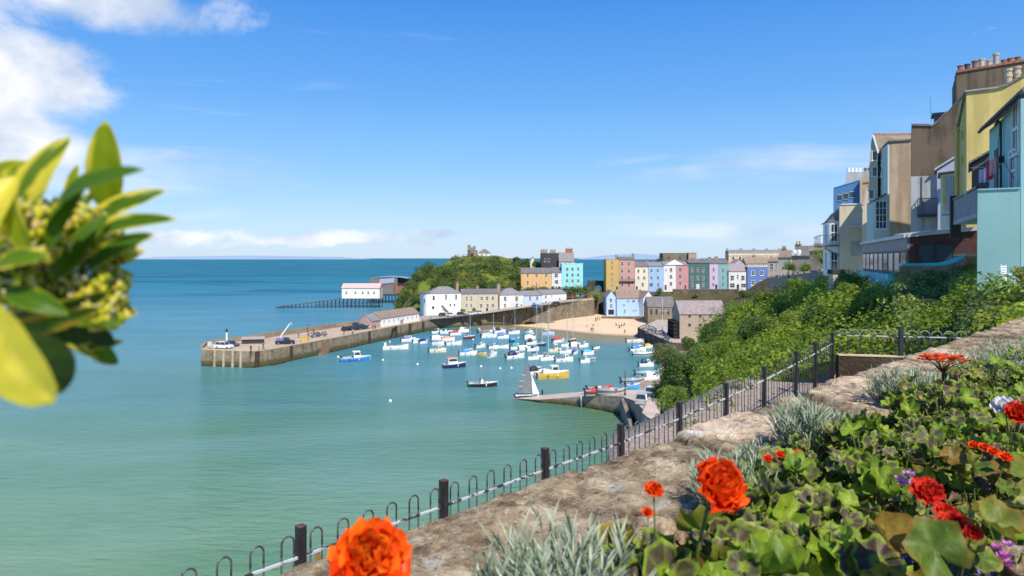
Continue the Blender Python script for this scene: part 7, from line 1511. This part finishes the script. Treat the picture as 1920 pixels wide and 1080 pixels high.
PETAL = vcolmat('petal', .4, .35, .3, .04); LEAFV = vcolmat('bed_leaf', .45, .36, .28, .22, .35, 140); SILV = vcolmat('silver_leaf', .7, .15, .2, .1); VAR = vcolmat('variegated_leaf', .38, .45, .22, .06)
def lerp3(a, b_, t): return tuple(x + (y - x) * t for x, y in zip(a, b_))
def frame(nrm, spin):
    n = Vector(nrm).normalized(); u = n.cross(Vector((math.cos(spin), math.sin(spin), .3))).normalized(); return u, n.cross(u), n
def zonal_leaf(mb, c, nrm, r, rr, zone=True, kind='ger'):
    u, v, n = frame(nrm, rr.uniform(0, 6.28)); c = Vector(c); na = 30; rings = (0, .22, .42, .62, .80, .92, 1.0); vs = []; cs = []
    ph = rr.uniform(0, 6); lob = 7 if kind == 'ger' else 5; cup = rr.uniform(.05, .75); fr = rr.uniform(.12, .26); fold_ = rr.uniform(-.2, .75)
    g1 = lerp3((.13, .27, .015), (.32, .42, .03), rr.random()); g1 = lerp3(g1, (.30, .20, .04), .6 * (rr.random() < .14)); g2 = lerp3((.28, .43, .03), (.46, .55, .06), rr.random()); pu = lerp3(lerp3((.09, .045, .045), (.16, .10, .10), rr.random()), g1, rr.random() * .2); ed = lerp3((.24, .38, .03), (.38, .42, .06), rr.random())
    if kind == 'beg': g1 = lerp3((.08, .17, .02), (.26, .30, .03), rr.random()); g1 = lerp3(g1, (.36, .17, .03), .7 * (rr.random() < .35)); g2 = lerp3(g1, (.35, .40, .08), .4); ed = lerp3(lerp3((.34, .10, .02), (.40, .32, .05), rr.random()), g1, rr.random() * .6)
    for ri, q in enumerate(rings):
        for k in range(na):
            t = (k + .5) / na * 2 * math.pi; notch = 1 - .75 * max(0, 1 - abs(t - math.pi) / .28) * (q > .1)
            edge = 1 + (.07 * math.cos(lob * t + ph) + .03 * math.cos(lob * 3 * t)) * q ** 3
            rad = r * q * edge * (notch if q > .3 else 1); hgt = r * (fold_ * q * abs(math.sin(t)) + cup * q * q * .6 + fr * q * q * math.sin(lob * t + ph) + .03 * math.cos(lob * 2 * t) * q + fr * .4 * q ** 4 * math.sin(t * 13 + ph))
            vs.append(c + u * (rad * math.cos(t)) + v * (rad * math.sin(t)) + n * hgt)
            vein = .5 + .5 * math.cos(lob * t + ph)
            if kind == 'beg': col = lerp3(g1, g2, max(0, vein - .6) * 1.5) if q < .9 else ed
            elif zone: col = lerp3(g2, g1, q * 2) if q < .40 else (pu if q < .85 else ed); col = lerp3(col, g2, .25 * (vein > .85) * (q < .9))
            else: col = lerp3(g2, g1, min(1, q + .2 * (1 - vein)))
            j = 1 + .18 * rr.uniform(-1, 1); cs.append(tuple(x * j for x in col))
    nr = len(rings); fs = [(i * na + k, i * na + (k + 1) % na, (i + 1) * na + (k + 1) % na, (i + 1) * na + k) for i in range(nr - 1) for k in range(na) if abs(((k + 1) / na) - .5) > .02 or i < 1]
    mb.add(vs, fs, 0, cs)
def stem(mb, a, b_, r=.0025, c=(.16, .22, .05)):
    mb.k = c; a = Vector(a); b_ = Vector(b_); mid = (a + b_) / 2 + Vector((0, 0, (b_ - a).length * .15)); mb.tube([a, mid, b_], [r * 1.3, r, r], 5); mb.k = None
def petal(mb, base, d, nrm, L_, w, col, rr, ruff=.12, cup=.4):
    d = Vector(d).normalized(); n = Vector(nrm); n = (n - d * n.dot(d)).normalized(); s = d.cross(n); vs = []; cs = []; nu, nv = 5, 6; ph = rr.uniform(0, 6)
    for i in range(nu + 1):
        t = i / nu; wd = w * math.sin(math.pi * min(.93, .12 + t * .72)) ** .8
        for k in range(nv + 1):
            x = k / nv * 2 - 1; lift = cup * L_ * (t * t * .8 + .25 * x * x * t) + ruff * L_ * t * t * math.sin(x * 5 + ph)
            vs.append(Vector(base) + d * (L_ * t * (1 - .12 * x * x * t)) + s * (wd * x / 2) + n * lift); j = 1 + rr.uniform(-.06, .06); cc = lerp3(col, (min(1, col[0] * 1.05), min(col[1] * 1.9, max(col[1], .5)), min(col[2] * 1.2, .8)), max(0, t - .55) * rr.uniform(.6, 1.4)); cs.append(tuple(c * j for c in cc))
    mb.add(vs, [(i * (nv + 1) + k, i * (nv + 1) + k + 1, (i + 1) * (nv + 1) + k + 1, (i + 1) * (nv + 1) + k) for i in range(nu) for k in range(nv)], 0, cs)
def begonia_bloom(parent, c, nrm, r, rr, base=(.85, .035, .006), alt=(.95, .13, .008), name='flower', layers=6):
    mb = MB(); n = Vector(nrm).normalized(); u = n.cross(Vector((0.1, .2, 1))).normalized(); v = n.cross(u)
    for l in range(layers):
        q = l / (layers - 1); cnt = 7 - l // 2
        for k in range(max(4, cnt)):
            t = 2 * math.pi * (k + .5 * (l % 2) + rr.uniform(-.12, .12)) / max(4, cnt); d = u * math.cos(t) + v * math.sin(t)
            tilt = .05 + 1.15 * q; dd = d * math.cos(tilt) + n * math.sin(tilt); pn = n * math.cos(tilt) - d * math.sin(tilt)
            petal(mb, Vector(c) + n * (r * .05 * l) + d * r * .04, dd, pn, r * (1.05 - .38 * q) * rr.uniform(.88, 1.1), r * (1.15 - .3 * q) * rr.uniform(.8, 1.15), lerp3(base, alt, rr.random() * .8), rr, .20, .30)
    ms_ = MB(); stem(ms_, Vector((c[0] * .5, c[1] * .5, 0)), Vector(c) - n * r * .1, min(.003, r * .1)); o = mb.build(name, PETAL, parent, True, True); ms_.build('flower_stem', LEAFV, parent, True, True)
    return o
def plant_root(name, label, p, cat, group=None): return empty(name, p, 0, label, cat, group)
def CP(px, py, drop=.48): Y = drop * F / (py - HY); return P(px, py, Y)
def bed_plant(name, label, px, py, R_, n, kind='ger', drop=.48, seed=0, group=None, cat=None, lr=.036, zone=True, tilt=1.0, hspread=.10):
    rr = random.Random(seed * 7 + 1); c = CP(px, py, drop); root = plant_root(name, label, (c.x, c.y, SZ), cat or ('geranium' if kind == 'ger' else 'begonia'), group); mb = MB(); ms_ = MB()
    for _ in range(n):
        a = rr.uniform(0, 6.28); q = math.sqrt(rr.random()) * R_; h = (c.z - SZ) - (q / R_) ** 2 * hspread - rr.random() ** 2 * hspread * .8; lp = Vector((math.cos(a) * q, math.sin(a) * q, h))
        nr = Vector((math.cos(a) * q / R_ * .7 + rr.uniform(-.7, .7), math.sin(a) * q / R_ * .6 - .3 * tilt + rr.uniform(-.75, .75), 1))
        zonal_leaf(mb, lp, nr, lr * rr.uniform(.38, 1.02), rr, zone and rr.random() < .60, kind); stem(ms_, (lp.x * .2, lp.y * .2, 0), lp)
    mb.build('foliage', LEAFV, root, True, True); ms_.build('stems', LEAFV, root, True, True); return root, c
GG = 'geraniums in the flower bed'
GL_ = [
 (1215, 1040, .10, 12, 'big leaved geranium with purple banded leaves at the bottom right of the silver plant'), (1330, 1000, .10, 14, 'geranium with folded purple banded leaves below the big red begonia flower'), (1420, 1040, .11, 14, 'dark leaved geranium at the bottom between the silver plant and bare soil'), (1300, 1075, .09, 9, 'half hidden geranium at the bottom edge under the red flower'),
 (1440, 930, .12, 17, 'geranium right of the big red begonia flower'), (1500, 880, .12, 16, 'fan leaved geranium in the middle of the bed'), (1560, 930, .12, 16, 'geranium with a bright green star centred leaf near the soil patch'), (1500, 985, .11, 13, 'clover green geranium above the bottom soil patch'),
 (1580, 850, .13, 17, 'geranium with wide purple rings left of the bare soil'), (1640, 880, .12, 12, 'geranium whose ringed leaf faces the camera beside bare soil'), (1520, 825, .12, 14, 'low geranium tucked beside the silver tuft on the wall'), (1450, 860, .10, 10, 'yellow flecked geranium close to the wall edge'),
 (1620, 800, .14, 18, 'large geranium with a round grey green leaf beside the wall'), (1690, 820, .14, 18, 'geranium with dark curled leaves in the centre right of the bed'), (1740, 790, .14, 18, 'light green geranium below the small crimson bud'), (1680, 760, .14, 17, 'geranium right beside the small crimson bud'),
 (1770, 745, .15, 20, 'geranium with silvery purple leaves under the tall orange flower head'), (1830, 720, .16, 20, 'geranium right of the tall orange flower head'), (1890, 740, .15, 16, 'geranium behind the fallen white petals'), (1720, 710, .13, 13, 'small geranium between the silver tufts and the orange flower head'),
 (1800, 690, .17, 20, 'dense geranium near the upper right of the bed'), (1870, 675, .18, 22, 'geranium at the upper right edge before the last silver tuft'), (1930, 690, .17, 16, 'geranium cut by the right edge of the picture, upper'), (1910, 655, .2, 20, 'farthest geranium at the upper right corner of the bed'), (1760, 820, .12, 12, 'geranium left of the orange leaved begonia'), (1905, 820, .12, 12, 'light geranium just below the red flower at the right edge'), (1890, 940, .1, 8, 'thin leaved geranium at the lower right'), (1610, 1010, .09, 7, 'geranium with a purple and lime leaf over the soil patch')]
for k, (px, py, R_, n, lb) in enumerate(GL_): bed_plant('geranium_plant', lb, px, py, R_, int(n * 2.1), seed=k, group=GG, lr=.046 if py > 940 else (.040 if py > 850 else .036))
bed_plant('geranium_plant', 'geranium crowding the stem of the tall orange flower head', 1766, 722, .15, 44, drop=.405, seed=41, group=GG, lr=.038, hspread=.14)
bed_plant('geranium_plant', 'light green geranium on the wall side of the tall orange flower head', 1735, 745, .10, 18, drop=.45, seed=42, group=GG, lr=.036)
root, c = bed_plant('begonia_plant', 'begonia with rust edged leaves bearing the big orange red flower', 1235, 965, .09, 12, 'beg', .44, 50, lr=.034)
def rel(root, px, py, Y): return P(px, py, Y) - root.location
rr = random.Random(77)
begonia_bloom(root, rel(root, 1338, 916, 1.06), (.5, -.62, .6), .045, rr, layers=8)
begonia_bloom(root, rel(root, 1226, 920, 1.25), (0, -.5, .8), .017, rr, layers=4, name='bud')
begonia_bloom(root, rel(root, 1214, 962, 1.2), (0, -.5, .8), .010, rr, layers=3, name='bud')
root, c = bed_plant('begonia_plant', 'begonia cut by the bottom edge with a bright orange bloom at the wall', 700, 1190, .07, 8, 'beg', .47, 51)
begonia_bloom(root, rel(root, 692, 1062, .80), (.15, -.55, .85), .047, rr, (.90, .045, .006), (1.0, .20, .01), layers=7)
root, c = bed_plant('begonia_plant', 'glossy begonia with a huge round green leaf and red blooms at the lower right', 1750, 985, .11, 12, 'beg', .46, 52, lr=.042, hspread=.09)
for px, py, Y, r_ in ((1738, 925, 1.36, .030), (1784, 987, 1.16, .026), (1772, 962, 1.2, .018), (1822, 1000, 1.1, .014)): begonia_bloom(root, rel(root, px, py, Y), (-.1, -.55, .7), r_, rr, (.70, .025, .02), (.8, .06, .03), layers=4)
mb = MB(); zonal_leaf(mb, rel(root, 1752, 1030, 1.04), (-.1, -.9, .45), .046, rr, False, 'beg'); zonal_leaf(mb, rel(root, 1660, 1005, 1.1), (.2, -.7, .6), .034, rr, False, 'beg'); zonal_leaf(mb, rel(root, 1860, 985, 1.1), (.2, -.5, .8), .038, rr, False, 'beg'); mb.build('foliage', LEAFV, root, True, True)
root, c = bed_plant('begonia_plant', 'orange leaved begonia sprawling at the right side of the bed', 1830, 860, .16, 20, 'beg', .49, 53, lr=.045)
for px, py, Y, r_ in ((1825, 835, 1.72, .012), (1862, 848, 1.68, .014), (1885, 858, 1.62, .014), (1845, 840, 1.7, .014)): begonia_bloom(root, rel(root, px, py, Y), (-.1, -.5, .8), r_, rr, layers=3)
root, c = bed_plant('begonia_plant', 'begonia at the right edge with a bright red flower beside white petals', 1920, 800, .12, 8, 'beg', .49, 54, lr=.04)
begonia_bloom(root, rel(root, 1908, 778, 1.9), (-.2, -.6, .7), .034, rr, (.62, .015, .01), (.75, .05, .01), layers=4)
begonia_bloom(root, rel(root, 1884, 766, 1.95), (-.3, -.3, .9), .036, rr, (.75, .74, .72), (.78, .78, .76), name='white_flower', layers=3)
root, c = bed_plant('begonia_plant', 'yellow green begonia with orange specks beside the wall in mid bed', 1425, 845, .10, 13, 'beg', .48, 55)
for px, py in ((1463, 853), (1497, 851), (1440, 860)): begonia_bloom(root, rel(root, px, py, 1.62), (0, -.5, .8), .011, rr, layers=3, name='bud')
# tall geranium flower head
root = [o for o in bpy.data.objects if o.get('label', '').startswith('geranium with silvery purple')][0]; mb = MB(); cs_ = rel(root, 1768, 700, 2.25); stem(mb, (0, 0, .05), cs_, .004, (.14, .06, .03))
for k in range(16):
    t = 2 * math.pi * k / 16; q = .6 + .4 * ((k * 7) % 3) / 2; e_ = cs_ + Vector((math.cos(t) * .062 * q, math.sin(t) * .05 * q, .04 + .022 * (1 - q))); stem(mb, cs_, e_, .0015, (.2, .12, .04))
mb.build('flower_stalks', LEAFV, root, True, True); mb = MB()
for k in range(16):
    t = 2 * math.pi * k / 16; q = .6 + .4 * ((k * 7) % 3) / 2; e_ = cs_ + Vector((math.cos(t) * .064 * q, math.sin(t) * .052 * q, .045 + .024 * (1 - q)))
    for j in range(5): s_ = 2 * math.pi * j / 5 + k; petal(mb, e_, (math.cos(s_) + math.cos(t) * .8, math.sin(s_) + math.sin(t) * .8, -.15), (0, 0, 1), .022, .02, lerp3((.72, .05, .015), (.85, .12, .02), rr.random()), rr)
mb.build('flower_head', PETAL, root, True, True)
rt = [o for o in bpy.data.objects if o.get('label', '').startswith('geranium right beside the small')][0]; mb = MB(); cc = rel(rt, 1730, 737, 2.4); mb.k = (.45, .02, .03); mb.ball(cc, (.018, .018, .016), 10); mb.k = (.1, .14, .03); mb.ball(cc - Vector((0, 0, .012)), (.014, .014, .012), 8); stem(mb, (0, 0, 0), cc, .003); mb.build('bud', LEAFV, rt, True, True)
# small pink and violet flowers
def small_flowers(label, px, py, drop, cols, n, spread, seed, cat='flower', name='lobelia'):
    rr = random.Random(seed); c = CP(px, py, drop); root = plant_root(name, label, (c.x, c.y, SZ), cat); mb = MB(); ml = MB(); h = c.z - SZ
    for _ in range(n * 3):
        a = rr.uniform(0, 6.28); q = rr.random() * spread * 1.4; p = Vector((math.cos(a) * q, math.sin(a) * q, h * rr.uniform(.3, .95))); d = Vector((math.cos(a), math.sin(a), 1.2)); petal(ml, p, d, (0, -.3, 1), .022, .010, (.10, .19, .03), rr, .05)
    for _ in range(n):
        a = rr.uniform(0, 6.28); q = rr.random() * spread; p = Vector((math.cos(a) * q, math.sin(a) * q, h * rr.uniform(.85, 1.1))); c_ = rr.choice(cols)
        for j in range(5): s_ = 2 * math.pi * j / 5 + a; petal(mb, p, (math.cos(s_), math.sin(s_) - .2, .35), (0, -.5, 1), .011, .009, c_, rr)
    ml.build('foliage', LEAFV, root, True, True); mb.build('flower', PETAL, root, True, True)
small_flowers('little pink lilac flowers left of the glossy red begonia bloom', 1705, 908, .47, [(.55, .22, .50), (.62, .30, .58)], 7, .028, 1)
small_flowers('violet blue lobelia flowers at the bottom right edge', 1715, 1062, .56, [(.16, .08, .55), (.25, .12, .65)], 9, .035, 2)
small_flowers('magenta pink flowers at the lower right corner', 1882, 1042, .52, [(.55, .12, .40), (.6, .2, .5)], 7, .025, 3)
small_flowers('pale violet flowers cut by the bottom right corner', 1850, 1078, .56, [(.28, .2, .6)], 5, .03, 4)
# silver foliage plants
def silver(label, px, py, drop, R_, h, n, seed, w=.0030):
    if seed not in (1, 6, 7): R_ *= .62; h *= .85
    w *= .62
    rr = random.Random(seed); c = CP(px, py, drop); c = Vector((c.x, c.y, 0)); root = plant_root('silver_plant', label, (c.x, c.y, SZ + .0), 'silver plant', 'silver leaved plants along the wall'); mb = MB()
    for k in range(n // 10):
        a = rr.uniform(0, 6.28); q = math.sqrt(rr.random()) * R_ * .8; b0 = Vector((math.cos(a) * q * .5, math.sin(a) * q * .5, 0)); lean = Vector((math.cos(a) * q * 1.1, math.sin(a) * q * 1.1, 0)); hh = h * rr.uniform(.55, 1.0) * (1 - .35 * (q / R_) ** 2); top_ = b0 + lean + Vector((0, 0, hh))
        mb.k = (.16, .17, .11); mb.tube([b0, top_], [.0022, .0012], 4); mb.k = None
        for j in range(14):
            t = rr.uniform(.25, 1); p = b0.lerp(top_, t); aa = rr.uniform(0, 6.28); ln_ = rr.uniform(.022, .042) * (h / .2) * 1.1; d = (Vector((math.cos(aa) * .45, math.sin(aa) * .45, 1)) + lean.normalized() * .25 if lean.length > 0 else Vector((0, 0, 1))).normalized()
            s = d.cross(Vector((rr.uniform(-1, 1), -1, rr.uniform(-.3, .3)))).normalized() * w * rr.uniform(.7, 1.2); cv = Vector((math.cos(aa), math.sin(aa), 0)) * ln_ * .18; g_ = lerp3((.22, .29, .15), (.50, .56, .42), rr.random())
            mb.add([p - s * .6, p + s * .6, p + d * ln_ * .55 - s + cv * .3, p + d * ln_ * .55 + s + cv * .3, p + d * ln_ + cv], [(0, 1, 3, 2), (2, 3, 4)], 0, [lerp3(g_, (.1, .13, .06), .5)] * 2 + [g_] * 3)
    mb.build('foliage', SILV, root, False, True)
silver('big silver grey needle leaved plant at the bottom centre on the wall edge', 1055, 1085, .50, .125, .235, 2100, 1, .0034)
silver('silver tuft behind and right of the big orange red flower', 1375, 955, .60, .13, .23, 1500, 2)
silver('silver tuft standing against pale stones in the middle of the wall', 1515, 850, .60, .14, .27, 1500, 3)
silver('silver tuft left of the tall orange flower head', 1690, 756, .60, .16, .25, 1300, 4)
silver('silver tuft directly behind the tall orange flower head', 1745, 738, .60, .16, .20, 1100, 5)
silver('wide silver tuft near the upper right end of the wall', 1862, 700, .60, .17, .19, 1300, 6)
silver('farthest silver tuft at the right edge by the wall', 1925, 672, .60, .18, .19, 1000, 7)
silver('small silver sprig between geranium and mid bed begonia', 1420, 905, .60, .09, .2, 700, 8)
silver('low silver sprig left of the large geranium by the wall', 1590, 815, .60, .10, .17, 700, 9)
silver('bottom edge silver sprig poking between geranium leaves', 1150, 1120, .52, .07, .17, 500, 10)
mb = MB(); rr = random.Random(4)     # soil clods: part of the ground
for _ in range(420):
    px, py = rr.choice(((1650, 1050), (1580, 1040), (1720, 900), (1660, 930), (1800, 760), (1850, 800), (1700, 960))); px += rr.gauss(0, 45); py += rr.gauss(0, 22); c = CP(px, max(py, 620), .645); s = rr.uniform(.003, .012); mb.ball(c, (s * 1.3, s, s * .8), 7, jit=.6, seed=rr.random() * 50)
tag(mb.build('soil_clods', bpy.data.materials['bed_soil'], None, True), kind='stuff')
c = CP(1912, 1062, .55); mb = MB(); mb.ball((0, 0, 0), (.05, .045, .035), 20, jit=.5, seed=3); o = mb.build('edging_stone', RUB, smooth=True, color=True); o.location = c; tag(o, 'rough stone lying at the bottom right corner of the bed', 'stone')

# ================================================= VARIEGATED BRANCH AT THE LEFT
vb = empty('variegated_shrub', P(60, 560, .62), 0, 'variegated yellow edged shrub branch with flower buds hanging in at the left', 'shrub')
vb.location = P(60, 560, .46); VO = vb.location.copy(); rr = random.Random(12)
GRN = (.075, .165, .006); LIM = (.24, .31, .008); YL = (.72, .62, .05); PYL = (.84, .70, .08)
KY = .74
def blade(base, tip, w, nrm, inner, edge, em=.12, bend=.1, fold=.25, blotch=None, pointy=.6):
    base = P(base[0], base[1], base[2] * KY) - VO; tip = P(tip[0], tip[1], tip[2] * KY) - VO; d = tip - base; L_ = d.length; d.normalize(); n = Vector(nrm); n = (n - d * n.dot(d)).normalized(); s = d.cross(n); mb = MB(); nu, nv = 14, 10; vs = []; cs = []; w = w * base.lerp(tip, .5).length ** 0 * (.62 * KY / F); ph = rr.uniform(0, 9)
    for i in range(nu + 1):
        t = i / nu; wd = w * (math.sin(math.pi * t ** .85) ** pointy if 0 < t < 1 else .03)
        for k in range(nv + 1):
            x = k / nv * 2 - 1; vs.append(base + d * L_ * t + s * wd * x / 2 + n * (bend * L_ * math.sin(math.pi * t) + fold * wd * abs(x) * .5 + .01 * w * math.sin(t * 20 + x * 3)))
            nz = noise.noise(Vector((t * 3 + ph, x * 1.2, ph))); c_ = inner if abs(x) < 1 - em * 2 + nz * .25 and t < .95 else edge
            if blotch and nz > blotch: c_ = edge
            c_ = lerp3(c_, (c_[0] * 1.5, c_[1] * 1.35, c_[2]), max(0, .25 - abs(x)) * 1.2); cs.append(c_)
    mb.add(vs, [(i * (nv + 1) + k, i * (nv + 1) + k + 1, (i + 1) * (nv + 1) + k + 1, (i + 1) * (nv + 1) + k) for i in range(nu) for k in range(nv)], 0, cs)
    o = mb.build('leaf', VAR, vb, True, True)
BL = [ ((60, 480, .54), (18, 345, .54), 40, (-.2, -1, .3), LIM, YL, .12, .1), ((90, 470, .55), (165, 340, .56), 34, (.1, -.9, .4), GRN, LIM, .08, .1), ((10, 545, .54), (128, 590, .54), 40, (.1, -.9, .5), GRN, LIM, .08, .1), ((-10, 500, .53), (95, 480, .53), 36, (.1, -.8, .5), (.12, .22, .01), YL, .1, .1), ((120, 600, .58), (232, 610, .58), 30, (.1, -.8, .5), GRN, LIM, .08, .1), # base, tip, width px, normal, inner, edge, margin
 ((205, 400, .66), (198, 226, .64), 68, (.2, -1, .2), LIM, YL, .05, .05), ((85, 440, .56), (272, 318, .54), 62, (.1, -.7, .8), GRN, LIM, .05, .14), ((150, 430, .64), (312, 357, .66), 46, (.2, -.9, .6), GRN, YL, .16, .08),
 ((150, 470, .62), (332, 412, .60), 46, (.1, -.8, .7), GRN, YL, .10, .12), ((40, 430, .58), (132, 256, .60), 66, (-.1, -1, .2), (.12, .20, .01), YL, .08, .1, .3, .12), ((20, 400, .60), (62, 300, .60), 70, (-.1, -1, .3), LIM, YL, .10, .1), ((-40, 420, .60), (40, 300, .60), 78, (0, -1, .3), LIM, YL, .12, .1), ((-60, 470, .52), (30, 330, .54), 60, (.2, -1, .2), PYL, YL, .3, .1),
 ((135, 400, .66), (146, 308, .66), 28, (0, -1, .2), LIM, YL, .1, .1), ((100, 530, .60), (235, 415, .62), 36, (.3, -.8, .7), (.16, .13, .010), YL, .12, .05), ((95, 530, .58), (205, 400, .6), 42, (.2, -.9, .4), GRN, LIM, .05, .05), ((140, 520, .6), (290, 440, .6), 52, (.0, -.8, .6), (.06, .15, .012), YL, .12, .08),
 ((0, 480, .60), (100, 420, .62), 60, (0, -1, .2), GRN, LIM, .05, .05), ((-20, 560, .56), (60, 440, .58), 60, (0, -1, .1), GRN, LIM, .05, .1), ((20, 590, .60), (210, 545, .58), 56, (.1, -.6, -.5), (.05, .12, .01), YL, .14, .1), ((0, 620, .58), (190, 575, .56), 40, (0, -.8, -.5), GRN, (.45, .30, .02), .2, .05), ((60, 600, .62), (235, 560, .64), 44, (.1, -.8, .4), GRN, LIM, .05, .05), ((130, 560, .60), (215, 650, .62), 54, (.1, -1, -.1), (.02, .05, .006), GRN, .05, .1), ((60, 560, .58), (175, 640, .60), 66, (0, -1, 0), (.03, .07, .006), GRN, .05, .1), ((190, 560, .62), (258, 590, .62), 30, (0, -1, .2), (.20, .16, .01), YL, .2, .1), ((180, 500, .62), (255, 520, .62), 18, (0, -1, .5), LIM, YL, .2, .1),
 ((40, 630, .52), (118, 735, .54), 92, (.5, -.9, .1), (.03, .065, .008), (.05, .09, .01), .05, .12, .3), ((-40, 575, .46), (102, 756, .46), 92, (-.1, -1, .15), PYL, YL, .35, .1, .2, .05, .45), ((90, 600, .62), (185, 675, .62), 20, (0, -1, .2), (.2, .2, .02), YL, .2, .1), ((170, 640, .64), (222, 682, .64), 38, (0, -1, .2), GRN, (.3, .2, .02), .1, .1), ((150, 655, .64), (232, 640, .64), 22, (0, -1, .3), (.15, .2, .02), YL, .2, .1), ((0, 540, .62), (130, 500, .62), 50, (0, -1, .3), GRN, LIM, .06, .05), ((60, 470, .64), (110, 380, .66), 50, (0, -1, .2), LIM, YL, .1, .05), ((100, 470, .64), (175, 360, .66), 44, (0, -1, .2), (.08, .15, .01), YL, .1, .05), ((-20, 520, .62), (90, 560, .62), 70, (0, -1, .1), (.03, .07, .006), GRN, .05, .05), ((-60, 480, .64), (80, 520, .66), 90, (0, -1, .1), (.04, .09, .006), LIM, .05, .05), ((60, 500, .66), (190, 560, .66), 70, (0, -1, .1), (.025, .06, .006), GRN, .05, .05)]
for b_ in BL:
    k = list(b_) + [.1, .25, None, .6][len(b_) - 7 - 0:] if len(b_) > 7 else list(b_)
    blade(*b_)
def fl_cluster(px, py, Y, rx, ry, n):
    Y *= KY; mb = MB(); c = P(px, py, Y) - VO
    for _ in range(int(n * 2.1)):
        a = rr.uniform(0, 6.28); q = math.sqrt(rr.random()); p = c + Vector((math.cos(a) * q * rx / F * Y, rr.uniform(-.012, .012), math.sin(a) * q * ry / F * Y)); mb.k = rr.choice([(.75, .72, .03), (.85, .78, .06), (.88, .78, .14), (.55, .60, .03), (.80, .62, .12)]); r_ = rr.uniform(.0010, .0028); mb.ball(p, (r_, r_, r_ * rr.uniform(.8, 1.9)), 6)
        if rr.random() < .3: mb.k = (.85, .78, .45); mb.ball(p + Vector((rr.uniform(-.004, .004), -.004, .003)), .0014, 5)
        mb.k = (.2, .22, .04); mb.tube([c + Vector((0, .01, -.01)), p], .0008, 4)
    mb.build('flower_cluster', VAR, vb, True, True)
for t in ((185, 545, .60, 55, 38, 110), (195, 590, .59, 32, 24, 60), (30, 420, .58, 55, 40, 110), (75, 440, .57, 45, 55, 90), (18, 520, .57, 38, 60, 90), (115, 410, .62, 60, 30, 70), (205, 470, .62, 50, 22, 50), (55, 520, .59, 40, 30, 60), (175, 430, .64, 40, 40, 50)): fl_cluster(*t)
mb = MB(); mb.k = (.14, .12, .04)
for a, b_, c in (((-150, 760, .66), (20, 600, .64), (110, 530, .62)), ((20, 600, .64), (150, 600, .62), (205, 590, .62)), ((20, 600, .64), (40, 500, .62), (90, 400, .63)), ((60, 560, .62), (150, 460, .64), (205, 400, .66)), ((90, 620, .62), (140, 640, .62), (175, 662, .64))): a, b_, c = [P(q[0], q[1], q[2] * KY) for q in (a, b_, c)]; mb.tube([a - VO, b_ - VO, c - VO], [.0038, .0026, .0015], 6)
mb.tube([P(-150, 760, .66 * KY) - VO, P(-300, 1100, .8) - VO, Vector((-1.0, .9, 25)) - VO], [.005, .009, .014], 8); mb.build('stem', VAR, vb, True, True)
print('OBJECTS', len(bpy.data.objects), 'faces', sum(len(m.polygons) for m in bpy.data.meshes))
